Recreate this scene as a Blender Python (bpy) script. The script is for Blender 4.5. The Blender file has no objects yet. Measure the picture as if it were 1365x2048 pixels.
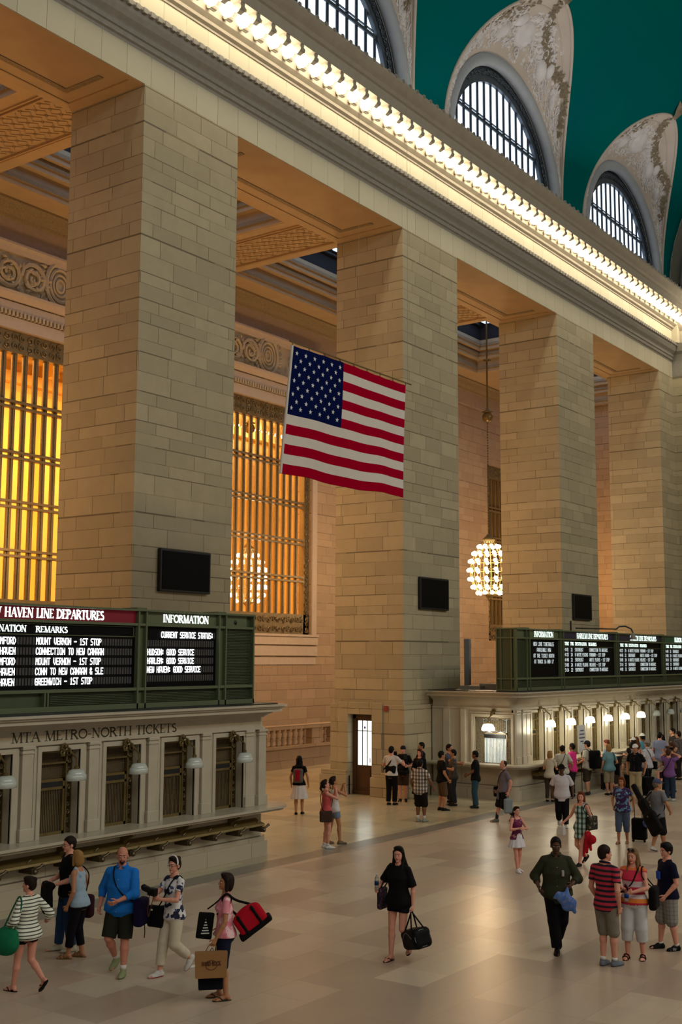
import bpy, bmesh, math, random
import numpy as np
from mathutils import Vector, Matrix

# ------------------------------------------------------------------ scene, camera, light
SC = bpy.context.scene
COL = SC.collection
PI = math.pi
random.seed(4)

EYE = Vector((0.0, 0.0, 4.5))
RIGHT = Vector((0.58163327, -0.81343756, 0.00469877))
UP = Vector((-0.10308697, -0.06797817, 0.99234674))
FWD = Vector((0.80689269, 0.57766626, 0.12339318))
camd = bpy.data.cameras.new('camera')
camo = bpy.data.objects.new('camera', camd)
COL.objects.link(camo)
camo.matrix_world = Matrix(((RIGHT.x, UP.x, -FWD.x, EYE.x), (RIGHT.y, UP.y, -FWD.y, EYE.y), (RIGHT.z, UP.z, -FWD.z, EYE.z), (0, 0, 0, 1)))
camd.sensor_fit = 'VERTICAL'
camd.sensor_height = 36.0
camd.lens = 2331.92 / 2048 * 36.0
camd.clip_end = 300
SC.camera = camo

world = bpy.data.worlds.new('world')
SC.world = world
world.use_nodes = True
wb = world.node_tree.nodes['Background']
wb.inputs[0].default_value = (1.0, 0.93, 0.82, 1)
wb.inputs[1].default_value = 0.13

SC.view_settings.view_transform = 'Standard'
SC.view_settings.look = 'None'
SC.view_settings.gamma = 1.0
SC.view_settings.use_curve_mapping = False
SC.view_settings.exposure = 0.05


def area(name, loc, target, sx, sy, power, col, spread=PI):
    l = bpy.data.lights.new(name, 'AREA')
    l.shape = 'RECTANGLE'
    l.size, l.size_y = sx, sy
    l.energy = power
    l.color = col
    l.spread = spread
    o = bpy.data.objects.new(name, l)
    COL.objects.link(o)
    o.location = loc
    d = Vector(target) - Vector(loc)
    z = -d.normalized()
    x = Vector((1, 0, 0))
    if abs(z.x) > 0.9:
        x = Vector((0, 1, 0))
    y = z.cross(x).normalized()
    x = y.cross(z)
    o.matrix_world = Matrix(((x.x, y.x, z.x, loc[0]), (x.y, y.y, z.y, loc[1]), (x.z, y.z, z.z, loc[2]), (0, 0, 0, 1)))
    return o


def point(name, loc, power, col, r=0.15):
    l = bpy.data.lights.new(name, 'POINT')
    l.energy = power
    l.color = col
    l.shadow_soft_size = r
    o = bpy.data.objects.new(name, l)
    COL.objects.link(o)
    o.location = loc
    return o


WARM = (1.0, 0.80, 0.47)
AMBER = (1.0, 0.56, 0.22)
# daylight of the high lunettes of the opposite wall and its cornice lamps
area('opposite_lunette_daylight', (22, -15.5, 27), (22, 10, 6), 74, 5, 4700, (0.88, 0.95, 0.97))
area('opposite_cornice_light', (22, -14.5, 21.5), (22, 8, 0), 74, 0.6, 2600, WARM)
# uplight added above the ledge for the cornice bulbs' light on the vault
area('added_ledge_uplight', (36, 19.6, 23.2), (34, 8, 33), 44, 0.4, 800, (1.0, 0.93, 0.84))
# chandeliers in the side aisle, one per bay
for cx in (15.8, 28.0, 40.2, 64.0):
    point('aisle_chandelier_light', (cx, 28.25, 9.0), 800, AMBER, 0.7)
point('aisle_chandelier_light', (52.4, 28.25, 8.6), 850, AMBER, 0.7)
# the hall beyond the grilled windows
area('waiting_hall_light', (28, 39, 17.5), (28, 40, 8), 26, 3.0, 6000, (1.0, 0.52, 0.15))
area('waiting_hall_light_east', (63, 39, 17.5), (63, 40, 8), 8, 3.0, 60, (1.0, 0.52, 0.15))

# ------------------------------------------------------------------ helpers


class MB:
    def __init__(s):
        s.v, s.f, s.m = [], [], []

    def quad(s, a, b, c, d, m=0):
        n = len(s.v)
        s.v += [a, b, c, d]
        s.f.append((n, n + 1, n + 2, n + 3))
        s.m.append(m)

    def poly(s, pts, m=0):
        n = len(s.v)
        s.v += list(pts)
        s.f.append(tuple(range(n, n + len(pts))))
        s.m.append(m)

    def box(s, x0, x1, y0, y1, z0, z1, m=0):
        n = len(s.v)
        s.v += [(x0, y0, z0), (x1, y0, z0), (x1, y1, z0), (x0, y1, z0), (x0, y0, z1), (x1, y0, z1), (x1, y1, z1), (x0, y1, z1)]
        for q in ((0, 3, 2, 1), (4, 5, 6, 7), (0, 1, 5, 4), (1, 2, 6, 5), (2, 3, 7, 6), (3, 0, 4, 7)):
            s.f.append(tuple(n + i for i in q))
            s.m.append(m)
        return s

    def extr(s, prof, axis, t0, t1, m=0):
        """closed 2-D profile swept along an axis; profile is (y,z) for 'x', (x,z) for 'y', (x,y) for 'z'"""
        def P(a, b, t):
            return (t, a, b) if axis == 'x' else ((a, t, b) if axis == 'y' else (a, b, t))
        n = len(s.v)
        k = len(prof)
        s.v += [P(a, b, t0) for a, b in prof] + [P(a, b, t1) for a, b in prof]
        for i in range(k):
            j = (i + 1) % k
            s.f.append((n + i, n + j, n + k + j, n + k + i))
            s.m.append(m)
        s.f.append(tuple(n + i for i in range(k))[::-1])
        s.f.append(tuple(n + k + i for i in range(k)))
        s.m += [m, m]
        return s

    def tube(s, pts, r, n=8, m=0, caps=True):
        pts = [Vector(p) for p in pts]
        rs = r if isinstance(r, (list, tuple)) else [r] * len(pts)
        base = len(s.v)
        prev = None
        for i, p in enumerate(pts):
            t = (pts[min(i + 1, len(pts) - 1)] - pts[max(i - 1, 0)])
            t = t.normalized() if t.length > 1e-9 else Vector((0, 0, 1))
            if prev is None:
                a = Vector((0, 0, 1)) if abs(t.z) < 0.9 else Vector((1, 0, 0))
                u = t.cross(a).normalized()
            else:
                u = (prev - t * prev.dot(t)).normalized()
            prev = u
            w = t.cross(u)
            for k in range(n):
                a = 2 * PI * k / n
                s.v.append(tuple(p + (u * math.cos(a) + w * math.sin(a)) * rs[i]))
        for i in range(len(pts) - 1):
            for k in range(n):
                k2 = (k + 1) % n
                s.f.append((base + i * n + k, base + i * n + k2, base + (i + 1) * n + k2, base + (i + 1) * n + k))
                s.m.append(m)
        if caps:
            s.f.append(tuple(base + k for k in range(n))[::-1])
            s.f.append(tuple(base + (len(pts) - 1) * n + k for k in range(n)))
            s.m += [m, m]
        return s

    def lathe(s, prof, c=(0, 0, 0), n=24, m=0, sx=1, sy=1):
        base = len(s.v)
        for r, z in prof:
            for k in range(n):
                a = 2 * PI * k / n
                s.v.append((c[0] + r * sx * math.cos(a), c[1] + r * sy * math.sin(a), c[2] + z))
        for i in range(len(prof) - 1):
            for k in range(n):
                k2 = (k + 1) % n
                s.f.append((base + i * n + k, base + i * n + k2, base + (i + 1) * n + k2, base + (i + 1) * n + k))
                s.m.append(m)
        s.f.append(tuple(base + k for k in range(n))[::-1])
        s.f.append(tuple(base + (len(prof) - 1) * n + k for k in range(n)))
        s.m += [m, m]
        return s

    def ball(s, c, r, n=10, m=0, sz=1.0):
        return s.lathe([(r * math.sin(PI * (i + 0.02) / (n // 2 + 0.04)), -r * sz * math.cos(PI * (i + 0.02) / (n // 2 + 0.04))) for i in range(n // 2 + 1)], c, n, m)

    def xform(s, M):
        s.v = [tuple(M @ Vector(p)) for p in s.v]
        return s

    def add(s, o, M=None):
        n = len(s.v)
        s.v += [tuple(M @ Vector(p)) for p in o.v] if M else list(o.v)
        s.f += [tuple(n + i for i in f) for f in o.f]
        s.m += o.m
        return s

    def build(s, name, mats, parent=None, smooth=False, bevel=0):
        me = bpy.data.meshes.new(name)
        me.from_pydata(s.v, [], s.f)
        for q in (mats if isinstance(mats, (list, tuple)) else [mats]):
            me.materials.append(q)
        me.polygons.foreach_set('material_index', s.m)
        if smooth:
            me.polygons.foreach_set('use_smooth', [True] * len(me.polygons))
        me.validate()
        me.update()
        o = bpy.data.objects.new(name, me)
        COL.objects.link(o)
        if parent:
            o.parent = parent
        if bevel:
            b = o.modifiers.new('bevel', 'BEVEL')
            b.width = bevel
            b.segments = 2
            b.limit_method = 'ANGLE'
        return o


def thing(name, label, cat, loc=(0, 0, 0), rz=0, group=None):
    o = bpy.data.objects.new(name, None)
    COL.objects.link(o)
    o.empty_display_size = 0.1
    o.location = loc
    o.rotation_euler = (0, 0, rz)
    o['label'] = label
    o['category'] = cat
    if group:
        o['group'] = group
    return o


def tag(o, label, cat, group=None, kind=None):
    o['label'] = label
    o['category'] = cat
    if group:
        o['group'] = group
    if kind:
        o['kind'] = kind
    return o


def struct(o):
    o['kind'] = 'structure'
    return o


def dup(root, loc=None, rz=None, label=None):
    r = root.copy()
    COL.objects.link(r)
    if loc is not None:
        r.location = loc
    if rz is not None:
        r.rotation_euler = (0, 0, rz)
    if label:
        r['label'] = label
    for ch in list(root.children):
        c = ch.copy()
        COL.objects.link(c)
        c.parent = r
        for g in list(ch.children):
            d = g.copy()
            COL.objects.link(d)
            d.parent = c
    return r


# ------------------------------------------------------------------ materials
def srgb(r, g, b):
    return tuple(((c / 255) / 12.92 if c / 255 <= 0.04045 else ((c / 255 + 0.055) / 1.055) ** 2.4) for c in (r, g, b)) + (1,)


class NT:
    def __init__(s, name):
        s.mat = bpy.data.materials.new(name)
        s.mat.use_nodes = True
        s.t = s.mat.node_tree
        s.b = s.t.nodes['Principled BSDF']

    def n(s, kind, **kw):
        nd = s.t.nodes.new('ShaderNode' + kind)
        for k, v in kw.items():
            if k.startswith('_'):
                setattr(nd, k[1:], v)
            else:
                nd.inputs[k.replace('__', ' ')].default_value = v
        return nd

    def l(s, a, b):
        s.t.links.new(a, b)

    def math(s, op, a, b=None, c=None):
        nd = s.t.nodes.new('ShaderNodeMath')
        nd.operation = op
        for i, v in enumerate((a, b, c)):
            if v is None:
                continue
            if isinstance(v, (int, float)):
                nd.inputs[i].default_value = v
            else:
                s.l(v, nd.inputs[i])
        return nd.outputs[0]

    def mix(s, f, a, b, blend='MIX'):
        nd = s.t.nodes.new('ShaderNodeMix')
        nd.data_type = 'RGBA'
        nd.blend_type = blend
        for sock, v in ((nd.inputs[0], f), (nd.inputs[6], a), (nd.inputs[7], b)):
            if isinstance(v, (int, float)):
                sock.default_value = v
            elif isinstance(v, tuple):
                sock.default_value = v
            else:
                s.l(v, sock)
        return nd.outputs[2]

    def coords(s, kind='Object'):
        tc = s.t.nodes.new('ShaderNodeTexCoord')
        sp = s.t.nodes.new('ShaderNodeSeparateXYZ')
        s.l(tc.outputs[kind], sp.inputs[0])
        return tc.outputs[kind], sp.outputs

    def noise(s, scale, detail=3, vec=None, rough=0.55):
        nd = s.n('TexNoise')
        nd.inputs['Scale'].default_value = scale
        nd.inputs['Detail'].default_value = detail
        nd.inputs['Roughness'].default_value = rough
        if vec is not None:
            s.l(vec, nd.inputs['Vector'])
        return nd.outputs[0]

    def bump(s, h, strength=0.3, dist=0.02):
        b = s.n('Bump')
        b.inputs['Strength'].default_value = strength
        b.inputs['Distance'].default_value = dist
        s.l(h, b.inputs['Height'])
        s.l(b.outputs[0], s.b.inputs['Normal'])


def plain(name, col, rough=0.6, metal=0.0, emit=None, es=0.0, var=0.12, scale=6.0, spec=None, bump=0.0):
    t = NT(name)
    v, _ = t.coords()
    nz = t.noise(scale, 3, v)
    dark = tuple(c * (1 - var) for c in col[:3]) + (1,)
    lite = tuple(min(1, c * (1 + var)) for c in col[:3]) + (1,)
    t.l(t.mix(nz, dark, lite), t.b.inputs['Base Color'])
    t.b.inputs['Roughness'].default_value = rough
    t.b.inputs['Metallic'].default_value = metal
    if spec is not None:
        t.b.inputs['Specular IOR Level'].default_value = spec
    if emit:
        t.b.inputs['Emission Color'].default_value = emit
        t.b.inputs['Emission Strength'].default_value = es
    if bump:
        t.bump(t.noise(scale * 4, 4, v), bump, 0.02)
    return t.mat


def block_stone(name, c1, c2, mortar, width=1.5, row=0.56, rough=0.7, msize=0.010, rand=0.75, bumps=0.25):
    t = NT(name)
    v, o = t.coords()
    u = t.math('ADD', o[0], o[1])
    z = o[2]
    w = t.math('ADD', z, t.math('ADD', t.math('MULTIPLY', t.math('SINE', t.math('MULTIPLY', z, PI / row)), row * 0.17), t.math('MULTIPLY', t.math('SINE', t.math('MULTIPLY', z, 1.9)), row * 0.2)))
    cb = t.n('CombineXYZ')
    t.l(u, cb.inputs[0])
    t.l(w, cb.inputs[1])
    br = t.n('TexBrick', _offset=0.37, _offset_frequency=2, _squash=0.78, _squash_frequency=3)
    br.inputs['Scale'].default_value = 1.0
    br.inputs['Brick Width'].default_value = width
    br.inputs['Row Height'].default_value = row
    br.inputs['Mortar Size'].default_value = msize
    br.inputs['Mortar Smooth'].default_value = 0.3
    br.inputs['Bias'].default_value = 0.0
    br.inputs['Color1'].default_value = c1
    br.inputs['Color2'].default_value = c2
    br.inputs['Mortar'].default_value = mortar
    t.l(cb.outputs[0], br.inputs['Vector'])
    nz = t.noise(2.2, 5, v, 0.65)
    nf = t.noise(24, 3, v)
    cr = t.mix(t.math('MULTIPLY', t.math('SUBTRACT', nz, 0.35), rand), br.outputs[0], tuple(c * 0.74 for c in c2[:3]) + (1,))
    cr = t.mix(t.math('MULTIPLY', nf, 0.22), cr, tuple(min(1, c * 1.1) for c in c1[:3]) + (1,))
    # irregular grime: some joints are darker than others
    jn = t.noise(0.7, 2, v)
    jm = t.math('MULTIPLY', t.math('MULTIPLY', br.outputs[1], t.math('GREATER_THAN', jn, 0.45)), 0.75)
    cr = t.mix(jm, cr, tuple(c * 0.5 for c in mortar[:3]) + (1,))
    t.l(cr, t.b.inputs['Base Color'])
    t.b.inputs['Roughness'].default_value = rough
    t.b.inputs['Specular IOR Level'].default_value = 0.25
    h = t.math('SUBTRACT', t.math('MULTIPLY', nf, 0.15), br.outputs[1])
    t.bump(h, bumps, 0.015)
    return t.mat


def floor_mat(name, c1, c2, c3, w, h, rot=0.0, rough=0.26):
    t = NT(name)
    v, o = t.coords()
    mp = t.n('Mapping')
    mp.inputs['Rotation'].default_value = (0, 0, rot)
    t.l(v, mp.inputs['Vector'])
    br = t.n('TexBrick', _offset=0.5, _squash=1.0)
    br.inputs['Scale'].default_value = 1.0
    br.inputs['Brick Width'].default_value = w
    br.inputs['Row Height'].default_value = h
    br.inputs['Mortar Size'].default_value = 0.006
    br.inputs['Color1'].default_value = c1
    br.inputs['Color2'].default_value = c2
    br.inputs['Mortar'].default_value = tuple(c * 0.6 for c in c2[:3]) + (1,)
    t.l(mp.outputs[0], br.inputs['Vector'])
    n1 = t.noise(0.55, 4, v)
    n2 = t.noise(5.5, 5, v, 0.7)
    # one random tint per tile
    sp = t.n('SeparateXYZ')
    t.l(mp.outputs[0], sp.inputs[0])
    row = t.math('FLOOR', t.math('DIVIDE', sp.outputs[1], h))
    sh = t.math('MULTIPLY', t.math('MODULO', row, 2.0), w * 0.5)
    colx = t.math('FLOOR', t.math('DIVIDE', t.math('ADD', sp.outputs[0], sh), w))
    cb = t.n('CombineXYZ')
    t.l(row, cb.inputs[0])
    t.l(colx, cb.inputs[1])
    wn = t.n('TexWhiteNoise', _noise_dimensions='3D')
    t.l(cb.outputs[0], wn.inputs['Vector'])
    col = t.mix(t.math('MULTIPLY', wn.outputs[0], 0.7), br.outputs[0], c3)
    col = t.mix(t.math('MULTIPLY', t.math('GREATER_THAN', wn.outputs[0], 0.72), 0.45), col, tuple(c * 0.60 for c in c2[:3]) + (1,))
    col = t.mix(t.math('MULTIPLY', t.math('LESS_THAN', wn.outputs[0], 0.22), 0.45), col, tuple(min(1, c * 1.15) for c in c1[:3]) + (1,))
    col = t.mix(t.math('MULTIPLY', t.math('SUBTRACT', n1, 0.4), 0.7), col, c3)
    col = t.mix(t.math('MULTIPLY', n2, 0.5), col, tuple(c * 0.75 for c in c1[:3]) + (1,))
    t.l(col, t.b.inputs['Base Color'])
    t.l(t.math('ADD', t.math('MULTIPLY', n2, 0.14), rough - 0.07), t.b.inputs['Roughness'])
    t.b.inputs['Specular IOR Level'].default_value = 0.5
    t.bump(t.noise(0.9, 1, v), 0.012, 0.02)
    return t.mat


STONE = block_stone('pier_block_stone', (0.47, 0.40, 0.265, 1), (0.36, 0.305, 0.20, 1), (0.25, 0.20, 0.125, 1), 1.35, 0.385)
STONE_FAR = block_stone('aisle_wall_stone', (0.46, 0.345, 0.24, 1), (0.38, 0.275, 0.19, 1), (0.30, 0.21, 0.15, 1), 1.4, 0.42)
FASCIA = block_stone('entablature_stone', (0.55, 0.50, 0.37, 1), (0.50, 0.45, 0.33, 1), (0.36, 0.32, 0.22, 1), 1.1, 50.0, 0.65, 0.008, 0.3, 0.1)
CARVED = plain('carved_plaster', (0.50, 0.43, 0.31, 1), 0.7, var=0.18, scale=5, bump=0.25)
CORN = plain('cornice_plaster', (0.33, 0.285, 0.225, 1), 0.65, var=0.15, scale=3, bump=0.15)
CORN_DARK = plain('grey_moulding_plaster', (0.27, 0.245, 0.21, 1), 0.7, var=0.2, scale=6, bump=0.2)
MARBLE = plain('booth_marble', (0.47, 0.42, 0.325, 1), 0.28, var=0.16, scale=2.6)
MARBLE_LOW = block_stone('booth_base_marble', (0.46, 0.40, 0.30, 1), (0.41, 0.355, 0.265, 1), (0.25, 0.2, 0.14, 1), 1.9, 0.62, 0.3, 0.006, 0.4, 0.05)
SOFFIT = plain('soffit_plaster', (0.43, 0.32, 0.19, 1), 0.7, var=0.15, scale=1.4)
SOFFIT_BORDER = plain('soffit_carved_border', (0.26, 0.20, 0.12, 1), 0.8, var=0.5, scale=16, bump=0.6)
FLOOR = floor_mat('concourse_floor_marble', (0.60, 0.50, 0.375, 1), (0.41, 0.33, 0.25, 1), (0.52, 0.33, 0.25, 1), 1.5, 0.8, 0.0, 0.31)
FLOOR_IN = floor_mat('passage_floor_marble', (0.60, 0.53, 0.35, 1), (0.52, 0.46, 0.31, 1), (0.55, 0.46, 0.32, 1), 1.3, 1.0, 0.0, 0.22)
FLOOR_STRIP = plain('floor_border_and_plinth_shade', (0.22, 0.20, 0.17, 1), 0.3, var=0.2, scale=3)  # grey border strip, with the booth plinth's shade painted into its colour
BRONZE = plain('dark_bronze', (0.085, 0.06, 0.032, 1), 0.42, 0.6, var=0.35, scale=9)
BRONZE_L = plain('window_bronze', (0.20, 0.155, 0.085, 1), 0.45, 0.4, var=0.3, scale=12)
BRONZE_BLUE = plain('lunette_iron', (0.06, 0.075, 0.095, 1), 0.45, 0.3, var=0.3, scale=6)
BRASS = plain('worn_brass', (0.20, 0.14, 0.045, 1), 0.5, 0.35, var=0.3, scale=7)
GREEN = plain('board_green_paint', (0.055, 0.075, 0.035, 1), 0.5, var=0.15, scale=5)
GREEN_L = plain('board_green_rail', (0.10, 0.125, 0.065, 1), 0.42, var=0.12, scale=5)
BLACK = plain('matte_black', (0.006, 0.006, 0.007, 1), 0.5, var=0.1)
SCREEN = plain('switched_off_screen', (0.002, 0.002, 0.003, 1), 0.55, var=0.1, spec=0.1)
MAROON = plain('maroon_header', (0.14, 0.003, 0.014, 1), 0.4, emit=(0.25, 0.0, 0.02, 1), es=0.12)
NAVY_HDR = plain('navy_header', (0.012, 0.012, 0.05, 1), 0.4)
GREEN_HDR = plain('green_header', (0.01, 0.09, 0.05, 1), 0.4)
LETTER = plain('lit_letters', (0.9, 1.0, 0.95, 1), 0.5, emit=(0.85, 1.0, 0.93, 1), es=1.5)
DOTS = plain('lit_board_text', (0.9, 0.95, 0.95, 1), 0.5, emit=(0.97, 1.0, 1.0, 1), es=3.0)
DOTS_FAR = plain('lit_far_board_text', (0.8, 0.9, 0.95, 1), 0.5, emit=(0.75, 0.88, 0.95, 1), es=0.42)
LETTER_FAR = plain('lit_far_letters', (0.9, 1.0, 0.95, 1), 0.5, emit=(0.75, 0.95, 0.85, 1), es=0.85)
CELL = plain('unlit_board_cells', (0.055, 0.055, 0.058, 1), 0.35, var=0.5, scale=14)
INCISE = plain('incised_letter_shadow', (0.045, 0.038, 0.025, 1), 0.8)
BULB = plain('cornice_bulb_glass', (1, 0.95, 0.8, 1), 0.4, emit=(1.0, 0.88, 0.64, 1), es=15.0)
CBULB = plain('chandelier_bulb_glass', (1, 0.9, 0.75, 1), 0.4, emit=(1.0, 0.82, 0.55, 1), es=24.0)
WGLASS = plain('daylit_window_glass', (0.8, 0.88, 1, 1), 0.4, emit=(0.72, 0.84, 1.0, 1), es=1.7)
SKYPANE = plain('skylight_pane', (0.5, 0.7, 0.9, 1), 0.4, emit=(0.45, 0.66, 1.0, 1), es=2.0)
DARKIN = plain('dark_skylight_well', (0.01, 0.01, 0.014, 1), 0.9)
HALL = plain('waiting_hall_plaster', (0.85, 0.60, 0.20, 1), 0.8, var=0.2, scale=0.5)
WOOD = plain('dark_door_wood', (0.075, 0.03, 0.010, 1), 0.35, var=0.4, scale=3)
DOORGLASS = plain('lit_door_glass', (0.9, 1, 0.95, 1), 0.3, emit=(0.86, 1.0, 0.93, 1), es=1.5)
TICKETGLOW = plain('lit_ticket_window_glass', (0.7, 0.8, 0.8, 1), 0.3, emit=(0.62, 0.76, 0.74, 1), es=0.55, var=0.5, scale=5)
LAMPLIT = plain('lit_lamp_glass', (1, 0.95, 0.8, 1), 0.3, emit=(1.0, 0.93, 0.72, 1), es=9.0)
LAMPOFF = plain('milky_lamp_glass', (0.50, 0.54, 0.50, 1), 0.18, var=0.1)
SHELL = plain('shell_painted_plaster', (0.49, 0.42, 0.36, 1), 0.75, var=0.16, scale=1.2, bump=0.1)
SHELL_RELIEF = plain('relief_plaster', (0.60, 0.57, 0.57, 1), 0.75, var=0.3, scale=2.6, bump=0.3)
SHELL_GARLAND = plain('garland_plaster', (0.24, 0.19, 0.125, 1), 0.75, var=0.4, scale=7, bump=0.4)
TORUS = plain('roll_moulding_plaster', (0.33, 0.35, 0.38, 1), 0.6, var=0.14, scale=2)
WHITE_PAPER = plain('white_paper', (0.75, 0.75, 0.75, 1), 0.7)


def vault_mat():
    t = NT('teal_vault_paint')
    v, o = t.coords()
    nz = t.noise(0.16, 4, v)
    col = t.mix(nz, (0.0, 0.125, 0.105, 1), (0.0, 0.08, 0.115, 1))
    nf = t.noise(30, 2, v)
    col = t.mix(t.math('MULTIPLY', nf, 0.35), col, (0.0, 0.15, 0.12, 1))
    vo = t.n('TexVoronoi', _feature='F1')
    vo.inputs['Scale'].default_value = 0.55
    t.l(v, vo.inputs['Vector'])
    st = t.math('LESS_THAN', vo.outputs['Distance'], 0.03)
    col = t.mix(st, col, (0.45, 0.42, 0.2, 1))
    t.l(col, t.b.inputs['Base Color'])
    t.b.inputs['Roughness'].default_value = 0.8
    t.b.inputs['Specular IOR Level'].default_value = 0.0
    return t.mat


VAULT = vault_mat()

# ------------------------------------------------------------------ setting: floor
D = 20.6
F = MB()
F.box(-6, 75, -18, 16.2, -0.3, 0)
struct(F.build('floor', FLOOR))
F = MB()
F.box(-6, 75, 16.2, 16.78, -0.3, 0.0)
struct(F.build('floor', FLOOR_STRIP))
F = MB()
F.box(-6, 75, 16.78, 33.2, -0.3, 0.0)
struct(F.build('floor', FLOOR_IN))

PIERS = [(7.85, 11.5), (20.05, 23.7), (32.3, 36.0), (44.45, 48.25), (56.45, 58.6)]
ZT = 19.05
YB = 23.35
# ------------------------------------------------------------------ piers
for i, (a, b) in enumerate(PIERS):
    m = MB()
    m.box(a, b, D, YB, 2.95 if i == 2 else 0, ZT)
    o = tag(m.build('pier', STONE), ['tall stone block pier at the far left edge beyond the frame', 'tall stone block pier behind the near departure board, nearest in view',
        'tall stone block pier right behind the hanging flag, with the lit wooden door at its foot', 'tall stone block pier to the right of the chandelier, above the far departure board',
        'tall stone block pier at the right end of the arcade, touching the end wall'][i], 'pier', 'stone piers of the arcade')
    o['kind'] = 'structure'
    e = 0.10
    q = MB()
    if i == 2:
        # the lower zone leaves a niche in its left side for the door
        y0, y1 = 21.75, 22.70
        q.box(a - e, b + e, D - e, y0, 0, 2.95)
        q.box(a - e, b + e, y1, YB + e, 0, 2.95)
        q.box(a + 0.45, b + e, y0, y1, 0, 2.95)
        q.box(a - e, a + 0.45, y0, y1, 2.62, 2.95)
        q.extr([(a - e - 0.05, 0.1), (a - e, 0.1), (a - e, 3.02), (a - e - 0.05, 3.02)], 'y', y0 - 0.42, y0 - 0.0)
        q.extr([(a - e - 0.05, 0.1), (a - e, 0.1), (a - e, 3.02), (a - e - 0.05, 3.02)], 'y', y1, y1 + 0.42)
        q.box(a - e - 0.05, a - e, y0, y1, 2.62, 3.02)
        for ya, yb in ((D - e - 0.1, y0), (y1, YB + e + 0.35)):
            q.box(a - e - 0.14, a - e + 0.1, ya, yb, 0, 0.62)
            q.box(a - e - 0.09, a - e + 0.1, ya + 0.03, yb - 0.03, 0.62, 0.78)
    else:
        q.box(a - e, b + e, D - e, YB + e, 0, 2.95)
        q.box(a - e - 0.12, b + e + 0.12, D - e - 0.12, YB + e + 0.12, 0, 0.7)
    q.build('pier_base', STONE, o, bevel=0.015)

# door at the foot of the pier
dr = thing('door_1', 'narrow dark wooden door with a tall lit glass panel in the pier side', 'door')
dr['kind'] = 'structure'
x = 32.42
m = MB()
m.box(x, x + 0.12, 21.78, 21.90, 0.10, 2.6)
m.box(x, x + 0.12, 22.55, 22.67, 0.10, 2.6)
m.box(x, x + 0.12, 21.78, 22.67, 2.46, 2.6)
m.box(x - 0.02, x + 0.14, 21.76, 22.69, 0.0, 0.12)
m.build('door_frame', WOOD, dr, bevel=0.01)
m = MB()
m.box(x + 0.03, x + 0.10, 21.90, 22.55, 0.12, 0.95)
m.box(x + 0.01, x + 0.04, 21.98, 22.47, 0.22, 0.85)
m.box(x + 0.03, x + 0.10, 21.90, 21.945, 0.95, 2.46)
m.box(x + 0.03, x + 0.10, 22.505, 22.55, 0.95, 2.46)
m.box(x + 0.03, x + 0.10, 21.9, 22.55, 2.40, 2.46)
m.build('door_leaf', WOOD, dr, bevel=0.008)
m = MB()
m.box(x + 0.06, x + 0.08, 21.945, 22.505, 0.95, 2.40)
gl = m.build('glass_panel', DOORGLASS, dr)
m = MB()
for y in (22.13, 22.32):
    m.box(x + 0.04, x + 0.06, y - 0.012, y + 0.012, 0.95, 2.40)
m.box(x + 0.04, x + 0.06, 21.945, 22.505, 2.055, 2.08)
m.build('glazing_bar', BRONZE, gl)
m = MB()
m.box(x + 0.045, x + 0.058, 22.20, 22.26, 2.14, 2.21)
m.build('sticker', plain('blue_sticker', (0.02, 0.05, 0.35, 1)), gl)
m = MB()
m.tube([(x - 0.03, 21.96, 1.05), (x - 0.03, 21.96, 1.2)], 0.012)
m.build('door_handle', BRASS, dr)
m = MB()
m.box(32.16, 32.2, 21.12, 21.26, 2.75, 2.92)
tag(m.build('fire_alarm_box', plain('red_box', (0.28, 0.03, 0.02, 1))), 'small red alarm box on the pier beside the lit door', 'alarm')

# ------------------------------------------------------------------ entablature over the piers
X0, X1 = 6.0, 58.5
m = MB()
m.extr([(D, ZT), (23.35, ZT), (23.35, 20.4), (D, 20.4)], 'x', X0, X1)
o = m.build('trim_1', FASCIA)
struct(o)
m = MB()   # wall above, behind the mouldings
m.box(X0, X1, D, 21.0, 20.4, 23.0)
m.build('upper_wall_band', FASCIA, o)
m = MB()
m.extr([(D, 19.85), (D, 20.75), (D - .42, 20.75), (D - .42, 20.66), (D - .36, 20.62), (D - .34, 20.5), (D - .27, 20.36), (D - .16, 20.26), (D - .13, 20.22), (D - .13, 20.1), (D - .08, 20.08), (D - .08, 19.95), (D - .02, 19.92)], 'x', X0, X1)
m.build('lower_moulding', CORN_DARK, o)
m = MB()
xx = X0
while xx < X1 - 0.2:
    m.box(xx, xx + 0.13, D - .455, D - .36, 20.60, 20.74)
    xx += 0.26
m.build('dentil_row', CORN_DARK, o)
m = MB()
m.extr([(D, 20.75), (D, 21.45), (D - .2, 21.45), (D - .2, 20.75)], 'x', X0, X1)
m.build('lit_frieze', FASCIA, o)
m = MB()
m.extr([(D, 21.42), (D, 22.05), (D - .62, 22.05), (D - .62, 21.95), (D - .52, 21.78), (D - .50, 21.68), (D - .36, 21.60), (D - .34, 21.52), (D - .24, 21.48), (D - .24, 21.42)], 'x', X0, X1)
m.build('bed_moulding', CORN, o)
m = MB()
m.extr([(21.0, 22.05), (D - 1.15, 22.05), (D - 1.15, 22.02), (D - 1.22, 22.02), (D - 1.22, 22.36), (D - 1.28, 22.40), (D - 1.34, 22.5), (D - 1.46, 22.62), (D - 1.56, 22.74), (D - 1.56, 22.84), (21.0, 22.84)], 'x', X0, X1)
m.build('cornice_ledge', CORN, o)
m = MB()
xx = X0
while xx < X1 - 0.2:
    m.lathe([(0.02, -0.05), (0.06, 0), (0.045, 0.07), (0.01, 0.10)], (xx, D - 1.55, 22.82), 6, sx=1.3)
    xx += 0.42
m.build('leaf_crest', CORN_DARK, o)

BS = 0.66
nb = 0
bx = 6.6
mod = None
bul = None
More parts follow.
